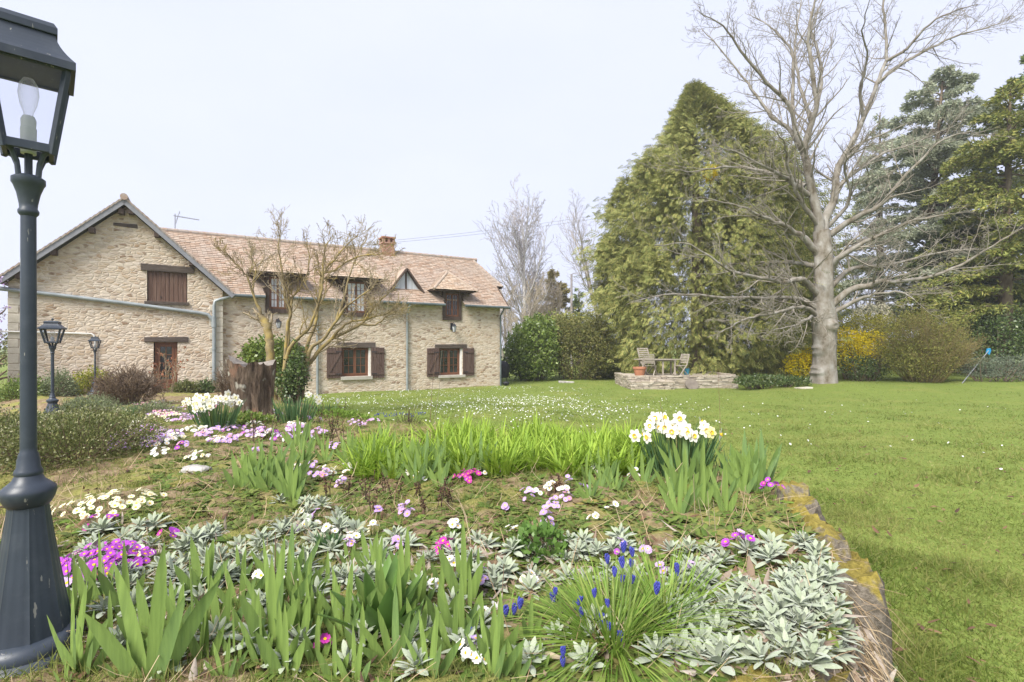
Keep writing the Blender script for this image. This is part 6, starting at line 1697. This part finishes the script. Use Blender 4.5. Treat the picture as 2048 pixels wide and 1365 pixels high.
for i, (px, py, w, lb) in enumerate(((378,968,.13,'ochre moss cushion in front of the pale half sunk stone'),(415,950,.06,'small ochre moss cushion beside the pale stone'),(640,1020,.12,'ochre moss cushion under the dead seed stems'),(1020,985,.14,'ochre moss cushion in front of the lilac primrose'),(1175,1005,.16,'wide ochre moss cushion near the daffodil side of the bed'))):
    q = G(px, py); rock('moss_cushion', q, (w*.8, w*.5, .016), mat_moss, lb, 'moss', None, 20+i)

# dry grass hanging over the edge and dark growth at its foot
n = 2300; i_ = ge.integers(0, 6, n); tt = ge.random(n)[:, None]; A = BED[1:8]; p2 = A[i_]*(1-tt)+A[i_+1]*tt; tv_ = unit(A[i_+1]-A[i_]); nrm2 = np.stack([tv_[:, 1], -tv_[:, 0]], 1)
off = ge.uniform(-.10, .06, n); p2 = p2+nrm2*off[:, None]; zt = np.interp(p2[:, 1], [0, 3.4, 4.6], [.56, .56, .35])*ge.uniform(.35, 1.0, n)
d = unit(np.stack([nrm2[:, 0], nrm2[:, 1], ge.uniform(-1.4, .3, n)], 1)+rdir(n, ge)*.5); s = unit(np.cross(d, rdir(n, ge)))
k_ = p2[:, 1] < 2.15; p2, zt, d, s = p2[k_], zt[k_], d[k_], s[k_]; n = len(p2)
V, F = blades(np.stack([p2[:, 0], p2[:, 1], zt], 1), d, s, ge.uniform(.05, .20, n), .0026, np.tile([0, 0, -.6], (n, 1)), [.9, 1, .8, .3]); tag(npmesh('hanging_grass', V, F, mat_straw), kind='stuff')
n = 1500; i_ = ge.integers(0, 4, n); tt = ge.random(n)[:, None]; p2 = A[i_]*(1-tt)+A[i_+1]*tt; tv_ = unit(A[i_+1]-A[i_]); nrm2 = np.stack([tv_[:, 1], -tv_[:, 0]], 1); p2 = p2+nrm2*ge.uniform(.0, .22, n)[:, None]
V, F = rosettes(p2[:, 0], p2[:, 1], lawn_z(p2[:, 0], p2[:, 1])+ge.random(n)*.09, ge, 5, .03, .6, .9); tag(npmesh('ivy_leaves', V, F, mat_ivy), kind='stuff')
# low shrubs and plants of the bed
mat_heath = M_leaf('dark_heath_leaves', [(.075,.10,.032), (.12,.145,.045), (.165,.18,.062), (.23,.23,.09)], .2, .6, .15)
mat_lav = M_leaf('grey_green_leaves', [(.14,.18,.09), (.20,.24,.125), (.27,.30,.17)], .2, .6, .15)
def mound(name, label, px, py, Y, hw, hh, dp, n, size, asp, mat, seed, cat='shrub', tips=None):
    """a low mound of tiny leaves: base point pixel, half width px, height px"""
    g = np.random.default_rng(seed); q = P(px, py, Y); z = gz1(q.x, Y); o = empty(name, (q.x, Y, z)); tag(o, label, cat)
    u = rdir(n, g); u[:, 2] = np.abs(u[:, 2]); w, h = hw*Y/FPX, hh*Y/FPX
    l = 1+.14*np.sin(u[:, 0]*6+seed)*np.sin(u[:, 1]*7)+.09*np.sin(u[:, 0]*17+u[:, 2]*13)+.10*g.normal(size=n)
    p = u*np.array([w, dp, h])*(l*(.35+.65*g.random(n)**.45))[:, None]; p[:, 2] += .01
    wx, wy = p[:, 0]+q.x, p[:, 1]+Y; p[:, 2] += gz(wx, wy)-z
    d = unit(u*.8+rdir(n, g)+np.array([0, 0, .5])); L = size*g.uniform(.5, 1.4, n)
    V, F = diamonds(p, d, unit(np.cross(d, rdir(n, g))), L, L*asp); mats_, mi = [mat], None
    if tips:
        m = n//22; uu = rdir(m, g); uu[:, 2] = np.abs(uu[:, 2])+.25; uu = unit(uu); c = uu*np.array([w, dp, h])*1.06; c[:, 2] += gz(c[:, 0]+q.x, c[:, 1]+Y)-z
        d = unit(uu+rdir(m, g)*.8); V, F = merge([(V, F), diamonds(c, d, unit(np.cross(d, rdir(m, g))), size*.9, size*.6)]); mats_ = [mat, tips]; mi = [0]*len(F[0])+[1]*len(F[1])
    npmesh('foliage', V, F, mats_, o, mi)
    ls = []
    for k in range(150):
        e = rdir(1, g)[0]*np.array([w, dp, h])*g.uniform(.85, 1.12); e[2] = abs(e[2]); s = np.array([e[0]*.3, e[1]*.3, 0]); e[2] += float(gz(np.array([e[0]+q.x]), np.array([e[1]+Y]))[0])-z
        ls.append((np.array([s, (s+e)/2+rdir(1, g)[0]*.04, e]), np.array([.004, .003, .0014])))
    V, F = tubes(ls, 4); npmesh('stems', V, F, mat_brown_twig, o, smooth=True)
    return o
mat_tip = M_flat('pale_flower_tips', (.40,.40,.24))
mound('heath_shrub', 'low dark green fine leaved shrub spreading behind the tall garden lamp', 160, 950, 3.95, 130, 94, .62, 15000, .019, .5, mat_heath, 91, tips=mat_tip)
mound('heath_shrub', 'second low fine leaved shrub, further back against the flagstone path', 110, 880, 5.5, 150, 34, .7, 12000, .024, .5, mat_heath, 92, tips=mat_tip)
mound('heath_shrub', 'third low fine leaved shrub cut by the photo edge behind the tall lamp post', 0, 950, 4.1, 115, 90, .6, 9000, .02, .5, mat_heath, 93, tips=mat_tip)
mound('lavender_plant', 'grey green lavender mound at the foot of the slim four paned lamp', 165, 832, 8.6, 70, 34, .5, 7000, .04, .22, mat_lav, 94)
mound('lavender_plant', 'grey green lavender mound between the brown bush and the small lamp', 185, 808, 11.5, 66, 26, .6, 5000, .05, .22, mat_lav, 95)
mound('lavender_plant', 'grey green lavender patch running up to the dead rose stems', 300, 838, 8.4, 55, 22, .45, 4200, .035, .22, mat_lav, 96)
mound('euonymus_shrub', 'yellow green variegated shrub behind the small lamp at the gable wall', 186, 792, 15.2, 34, 48, .5, 3600, .06, .55, M_leaf('variegated_leaves', [(.14,.20,.03), (.30,.32,.05), (.46,.42,.07)], .3, .5, .2), 97)
mound('wall_shrub', 'dark green small shrub at the wall under the forked drain pipe', 415, 792, 17.3, 24, 30, .4, 2200, .07, .5, mat_ivy, 98)
mound('wall_shrub', 'thin green shrub beside the french window', 372, 795, 16.6, 24, 26, .4, 1600, .07, .5, mat_heath, 99)
mound('wall_shrub', 'green leafy clump at the foot of the gable near its outer corner', 45, 812, 14.0, 48, 36, .5, 3600, .06, .5, mat_laurel, 100)
mound('wall_shrub', 'grey green tall clump against the gable behind the slim lamp', 118, 806, 14.2, 30, 50, .4, 3000, .06, .45, mat_lav, 101)
mound('green_tuft', 'bright green leafy patch spreading in front of the sawn stump', 480, 862, 6.2, 60, 18, .4, 2600, .05, .45, mat_laurel, 102, 'low plant')
mound('green_tuft', 'fresh green low growth on the lawn side behind the daffodil tuft', 700, 835, 8.0, 80, 18, .6, 3600, .05, .35, mat_prim_leaf, 103, 'low plant')
mound('green_tuft', 'crinkled dark green leaf mound in the dry middle of the bed', 1080, 1100, 2.2, 52, 42, .14, 460, .035, .7, mat_broad, 104, 'low plant')
for i, (px, py) in enumerate(((890,1000),(1010,1060),(1080,1010),(1215,1055),(1330,1050),(1250,1030),(800,1075),(930,1070),(690,1060),(1160,1070),(1440,1010),(1500,1060),(560,1030),(480,1060),(1390,1085))):
    q = G(px, py); gg = np.random.default_rng(200+i); V, F = rosettes(np.zeros(5)+gg.normal(0, .05, 5), gg.normal(0, .04, 5), np.zeros(5), gg, 8, .06, .38, .8)
    o = npmesh('leafy_weed', V, F, mat_weed, smooth=True); o.location = q; tag(o, 'pale green leafy weed rosette on the dry ground in the middle of the bed', 'weed', 'leafy weeds on the dry ground')
# twisted dry roots lying on the bed
def root(pts, r, label):
    ps = [G(*p) + Vector((0, 0, .02+.02*(i % 2))) for i, p in enumerate(pts)]; q = ps[0].copy(); ps = smooth_line([p-q for p in ps], 5); n = len(ps)
    mb = MB(); mb.tube(ps, [r*(1+.35*math.sin(i*1.9)) * (1-.5*i/n) for i in range(n)], 7); o = mb.build('dry_root', mat_twig_tan, smooth=True); o.location = q; tag(o, label, 'dry root')
root([(1060,1320),(1110,1345),(1160,1340),(1200,1330)], .009, 'twisted dry root lying under the floppy grape hyacinth leaves')
root([(1110,1290),(1150,1262),(1185,1240),(1215,1235)], .007, 'dry root angled through the grape hyacinth spikes')
root([(575,1222),(620,1205),(650,1212),(690,1195)], .008, 'curled dry root between front iris fans and the silver mat')
root([(880,1110),(892,1135),(905,1150),(925,1160)], .006, 'short dark root beside the sparse pinkish primrose')
root([(190,1310),(240,1285),(290,1270),(330,1268)], .008, 'dry root beside the plinth of the tall garden lamp')
root([(690,1310),(715,1290),(728,1275)], .007, 'short curled root in front of the broad strap leaves')
# rose with reddish new shoots by the french window
twig_bush('rose_bush', 'thin stemmed rose with reddish young shoots before the french window', 336, 795, 15.4, .45, 1.35, 9, mat_twig_tan, 111, M_leaf('reddish_shoots', [(.30,.09,.05), (.40,.15,.08), (.22,.14,.05)], .3, .5, .2), r=.012, nleaf=260, lsize=.07)
twig_bush('bare_rose', 'low bare branching rose stump in the far flower drift', 330, 822, 9.6, .45, .42, 7, mat_brown_twig, 112, r=.010)
twig_bush('dry_canes', 'sheaf of dry brown canes leaning beside the stump', 452, 790, 10.5, .14, .9, 34, mat_brown_twig, 113, r=.006)
for px, h_, sd in ((135,1.0,114),(75,.8,115),(25,.9,116),(268,.8,117)):
    twig_bush('bare_wall_plant', 'few bare brown stems against the foot of the stone gable', px, 800, 15.2, .3, h_, 6, mat_brown_twig, sd, r=.008, group='bare stems along the gable')
# flowering climber at the outer corner of the gable
wq = house_world(GX0-.35, GY-.1, 0); wo = empty('flowering_climber', (wq.x, wq.y, -.45)); tag(wo, 'dark stemmed climber with white and violet blossom at the outer corner of the gable', 'climber')
ls = [[], []]; gw = random.Random(3)
prw = dict(seg=[8, 4], wob=[.12, .2], up=[.08, 0], n=[14], ratio=[.18], t0=[.1], ang=(.5, 1.2), rr=.5, rmin=.01, tip=.5)
for i in range(4): spray((gw.gauss(0, .1), gw.gauss(0, .1), 0), (gw.gauss(0, .07), gw.gauss(0, .07), 1), 4.0, .09, 0, prw, ls, gw)
V, F = tubes(ls[0]+ls[1], 6); npmesh('stems', V, F, mat_brown_twig, wo, smooth=True)
e = np.concatenate([l[0][1:] for l in ls[1]]); gg = np.random.default_rng(8); c = e[gg.integers(0, len(e), 1500)]+gg.normal(0, .07, (1500, 3)); c = c[c[:, 2] > 2.0]
d = rdir(len(c), gg); V, F = diamonds(c, d, unit(np.cross(d, rdir(len(c), gg))), .07, .05); npmesh('blossom', V, F, M_leaf('white_violet_blossom', [(.78,.75,.80), (.60,.48,.74), (.42,.26,.55), (.80,.79,.80)], .2, .6, .1), wo)

# ---------------------------------------------------------------- terrace with its furniture
mat_dry = None
def M_drystone():
    m, nt, out = nodes_of('dry_stone'); g = nt.nodes.new('ShaderNodeNewGeometry'); v = coords(nt)
    c = ramp(nt, g.outputs['Random Per Island'], [(.32,.26,.19), (.45,.39,.30), (.52,.47,.39), (.24,.20,.16)])
    f = noise(nt, v, 14, 5, .7); c = mixc(nt, .4, c, ramp(nt, f, [(.3, .18,.15,.12), (.7, .55,.50,.42)]))
    bsdf(nt, out, c, .95, bump(nt, f, .6, .02), .1); return m
mat_dry = M_drystone()
WY = 23.3
def stone_course_wall(name, label, x0, x1, y0, y1, z0, z1, h0=.07):
    mb = MB(); z = z0-.12
    while z < z1-.02:
        h = R.uniform(h0*.7, h0*1.35); x = x0-R.uniform(0, .2)
        while x < x1:
            w = R.uniform(.16, .42); a, b = max(x, x0), min(x+w, x1)
            if b-a > .05: mb.box((a+.006, y0-R.uniform(-.02, .03), z+.005), (b-.006, y0+.28, z+h-.004), jit=.012)
            x += w
        z += h
    for xs2 in (x0, x1-.28):                                    # the two ends
        z2 = z0-.12
        while z2 < z1-.02:
            h = R.uniform(h0*.7, h0*1.35); y = y0+.29
            while y < y1:
                w = R.uniform(.16, .42); mb.box((xs2-R.uniform(-.02, .02), y+.006, z2+.005), (xs2+.28, min(y+w, y1)-.006, z2+h-.004), jit=.012); y += w
            z2 += h
    mb.box((x0+.15, y0+.2, z0-.2), (x1-.15, y1, z-.06))
    o = mb.build(name, mat_dry, bevel=.008); o.location = (0, 0, 0); return tag(o, label, 'stone wall')
fx = lambda px, Y: (px-CX)/FPX*Y
tz = CAMZ-(752-CY)/FPX*WY
stone_course_wall('dry_stone_wall', 'low dry stone terrace wall under the garden table', fx(1256, WY), fx(1477, WY), WY, 26.3, -.5, tz)
stone_course_wall('stone_step', 'broad stack of flat stones forming a step in front of the terrace wall', fx(1262, 22.7), fx(1350, 22.7), 22.75, WY-.01, -.5, -.5+.36, .06)
mb = MB(); mb.lathe([(.02, -.05), (.29, -.05), (.30, -.03), (.30, .03), (.28, .05), (.02, .05)], 26); o = mb.build('round_stone', mat_lintel if False else M_noise('brown_grey_slab', [(.13,.11,.09), (.22,.19,.16)], 5, .95, .5, 30), smooth=True); o.location = (fx(1382, 23.1), 23.02, -.30); o.rotation_euler = (1.05, 0, .1); tag(o, 'round grey slab leaning against the terrace wall', 'stone slab')
mat_teak = M_wood('silvered_teak', [(.21,.18,.145), (.34,.30,.25), (.44,.40,.34)], (14, 14, 2))
t = empty('garden_table', (fx(1314, 24.3), 24.3, tz+.002)); tag(t, 'oval weathered wooden garden table on the stone terrace', 'table')
mb = MB(); nsl = 9
for i in range(nsl):
    y = -.5+(i+.5)/nsl; hx = 1.1*math.sqrt(max(.08, 1-(y/.56)**2)); mb.box((-hx, y-.05, .705), (hx, y+.05, .735))
mb.build('table_top', mat_teak, t, bevel=.004)
mb = MB()
for a, b in (((-.8,-.34),(.8,-.34)),((-.8,.34),(.8,.34)),((-.8,-.34),(-.8,.34)),((.8,-.34),(.8,.34))): mb.bar((*a, .67), (*b, .67), .03, .07)
mb.build('apron', mat_teak, t)
for x, y in ((-.75,-.3),(.75,-.3),(-.75,.3),(.75,.3),(.18,-.34)):
    mb = MB(); mb.box((x-.035, y-.035, 0), (x+.035, y+.035, .7)); mb.build('leg', mat_teak, t, bevel=.005)
def chair(px, Y, rz, label, s=1.0, group='wooden folding chairs at the garden table'):
    o = empty('folding_chair', (fx(px, Y), Y, tz+.002), rz); o.scale = (s, s, s); tag(o, label, 'chair', group)
    mb = MB()
    for i in range(6): mb.bar((-.22, -.2+i*.075, .43+.003*i), (.22, -.2+i*.075, .43+.003*i), .06, .018, up=(0, 0, 1))
    mb.build('seat', mat_teak, o)
    for sx in (-1, 1):
        mb = MB(); mb.bar((sx*.235, -.30, 0), (sx*.235, .34, .98), .028, .045, up=(0, 1, 0)) if False else mb.bar((sx*.235, -.26, 0.0), (sx*.235, .18, .50), .028, .045, up=(1, 0, 0)); mb.bar((sx*.235, .18, .50), (sx*.235, .33, .98), .028, .045, up=(1, 0, 0)); mb.build('leg', mat_teak, o)
        mb = MB(); mb.bar((sx*.20, .26, 0), (sx*.20, -.22, .42), .026, .042, up=(1, 0, 0)); mb.build('leg', mat_teak, o)
    mb = MB()
    for i in range(6):
        f = .15+i*.16; y, z = .18+.15*f, .50+.48*f; mb.bar((-.22, y, z), (.22, y, z), .012, .05, up=(0, .3, 1))
    mb.build('backrest', mat_teak, o)
    return o
chair(1301, 23.75, math.radians(150), 'slatted folding chair next to the terracotta pot, half hiding a table leg')
chair(1361, 23.95, math.radians(-62), 'slatted folding chair facing the table beside the blue bucket')
chair(1296, 25.0, math.radians(25), 'tall backed slatted chair on the thuja side of the table', 1.28)
mat_terra = M_noise('terracotta', [(.36,.15,.085), (.48,.22,.13)], 4, .85, .3, 30, .006)
o = empty('terracotta_pot', (fx(1279, 23.55), 23.55, tz+.002)); tag(o, 'broad terracotta pot standing on the corner of the terrace', 'plant pot')
mb = MB(); mb.lathe([(.20, 0), (.21, .02), (.275, .30), (.255, .30), (.20, .25), (.02, .24)], 28); mb.build('pot_body', mat_terra, o, smooth=True)
mb = MB(); mb.lathe([(.272, .30), (.305, .305), (.312, .385), (.285, .39), (.262, .30)], 28); mb.build('pot_rim', mat_terra, o, smooth=True)
mat_blue = M_noise('blue_plastic', [(.03,.22,.33), (.05,.30,.42)], 4, .45, 0, spec=.4)
o = empty('blue_bucket', (fx(1373, 24.2), 24.2, tz+.002)); tag(o, 'small blue bucket on the terrace under the chair', 'bucket')
mb = MB(); mb.lathe([(.10, 0), (.135, .26), (.145, .265), (.145, .28), (.125, .28), (.095, .02)], 20); mb.build('bucket_body', mat_blue, o, smooth=True)
mb = MB(); mb.tube([(-.135, 0, .26), (-.1, .02, .36), (0, .03, .40), (.1, .02, .36), (.135, 0, .26)], .006, 6); mb.build('handle', mat_alu, o)
# covered barbecue and bits near the house corner
mat_cover = M_noise('black_cover', [(.018,.019,.022), (.04,.042,.046)], 4, .55, .4, 7, .03)
o = empty('barbecue', (fx(1004.5, 26.6), 26.6, -.5)); tag(o, 'kettle barbecue under a black cover at the far corner of the house', 'barbecue')
mb = MB(); mb.lathe([(.30, .30), (.34, .42), (.37, .62), (.40, .85), (.36, 1.0), (.22, 1.12), (.06, 1.16), (.01, 1.17)], 18); mb.build('cover', mat_cover, o, smooth=True)
for k in range(3):
    a = k*2.1+.5; mb = MB(); mb.tube([(.30*math.cos(a), .30*math.sin(a), 0), (.2*math.cos(a), .2*math.sin(a), .42)], .015, 6); mb.build('leg', mat_black_metal, o)
o = empty('black_ball', (fx(1012, 25.0), 25.0, -.5)); tag(o, 'small black round fire pot on the ground at the house corner', 'fire pot')
mb = MB(); mb.lathe([(.05, 0), (.13, .05), (.16, .13), (.12, .19), (.03, .21)], 14); mb.build('pot_body', mat_cover, o, smooth=True)
o['label'] = 'small black round pot on the ground at the house corner'; o['category'] = 'pot'; o.name = 'black_pot'
mb = MB(); mb.box((-.4, -.25, -.05), (.4, .25, .06), jit=.03); o = mb.build('stone_slab', mat_rock, bevel=.02); o.location = (fx(1132, 27), 27, -.48); tag(o, 'flat dark stone lying on the lawn before the hedge', 'stone')
mb = MB(); mb.box((-.3, -.2, -.03), (.3, .2, .04), jit=.03); o = mb.build('pale_slab', mat_quoin, bevel=.02); q = G(1606, 777); o.location = q; tag(o, 'small pale slab in the grass before the maple', 'stone')
# leaning tool
a = P(1924, 754, 23.3); a.z = gz1(a.x, a.y); b = P(1977, 702, 24.6)
o = empty('garden_tool', a); tag(o, 'long pale handled tool with a blue head leaning on the ivy hedge', 'garden tool')
mb = MB(); mb.tube([(0, 0, 0), tuple(b-a)], .02, 8); mb.build('handle', mat_twig_tan if False else mat_alu, o, smooth=True)
d = (b-a).normalized(); mb = MB(); c = (b-a)
mb.prism([c+Vector((-.10, 0, -.12)), c+Vector((.06, 0, -.20)), c+Vector((.14, 0, .02)), c+Vector((.10, 0, .12)), c+Vector((-.06, 0, .10))], (0, .05, 0)); mb.build('head', M_noise('bright_blue_plastic', [(.02,.22,.45), (.03,.30,.55)], 4, .4, 0), o, bevel=.01)
# utility pole and wires beyond the house
UY = 48; u0 = P(1143, 640, UY); o = empty('utility_pole', (u0.x, UY, -.5)); tag(o, 'slim grey utility pole beyond the hedge', 'utility pole')
hh = P(1143, 549, UY).z+.5
mb = MB(); mb.tube([(0, 0, 0), (0, 0, hh)], [.14, .10], 10); mb.build('post', mat_far_twig, o, smooth=True)
mb = MB(); mb.tube([(0, 0, hh-.05), (.16, 0, hh+.1), (.4, 0, hh+.12)], .04, 6); mb.build('lamp_arm', mat_far_twig, o, smooth=True)
mat_wire = M_noise('grey_wire', [(.30,.31,.36), (.40,.41,.46)], 3, .8, 0)
for k, (y0, y1, lb) in enumerate(((486, 421, 'upper overhead wire between the house roof and the tall conifer'), (490, 428, 'lower overhead wire between the house roof and the tall conifer'))):
    pts = [P(735+(1260-735)*i/10, y0+(y1-y0)*i/10+5*math.sin(math.pi*i/10), 33+9*i/10) for i in range(11)]; q = pts[0].copy()
    mb = MB(); mb.tube([p-q for p in pts], .014, 5); o = mb.build('overhead_wire', mat_wire); o.location = q; tag(o, lb, 'wire')
# leaves, cones and twigs dropped on the lawn
n = 420; r = 2.2*(14/2.2)**ge.random(n); aa = np.radians(ge.uniform(12, 46, n)); x, y = r*np.sin(aa), r*np.cos(aa); dd, _ = bed_dist(x, y); m = dd < -.05; x, y = x[m], y[m]; z = lawn_z(x, y); n = len(x)
a_ = ge.uniform(0, 2*np.pi, n); d = unit(np.stack([np.cos(a_), np.sin(a_), ge.uniform(0, .5, n)], 1)); s = unit(np.cross(d, [0, 0, 1.])+rdir(n, ge)*.5); l = .05*ge.uniform(.4, 1.3, n)
V, F = blades(np.stack([x, y, z+.03], 1), d, s, l, l*ge.uniform(.3, .6, n), rdir(n, ge)*.5, [.3, .9, 1, .7, .1], .2); tag(npmesh('lawn_litter', V, F, mat_darkleaf), kind='stuff')
# ---------------------------------------------------------------- thin haze volume, added to lift the shadows and fade the far trees
hz = MB(); hz.box((-420, -210, -2), (420, 420, 30)); hz_o = hz.build('haze', nodes_of('thin_haze')[0])
hm_ = hz_o.data.materials[0].node_tree; ho = [n for n in hm_.nodes if n.type == 'OUTPUT_MATERIAL'][0]
pv = N_(hm_, 'ShaderNodeVolumePrincipled', Density=.0012); pv.inputs['Color'].default_value = (.93, .95, 1, 1); pv.inputs['Anisotropy'].default_value = .2
hm_.links.new(pv.outputs['Volume'], ho.inputs['Volume']); tag(hz_o, kind='stuff')
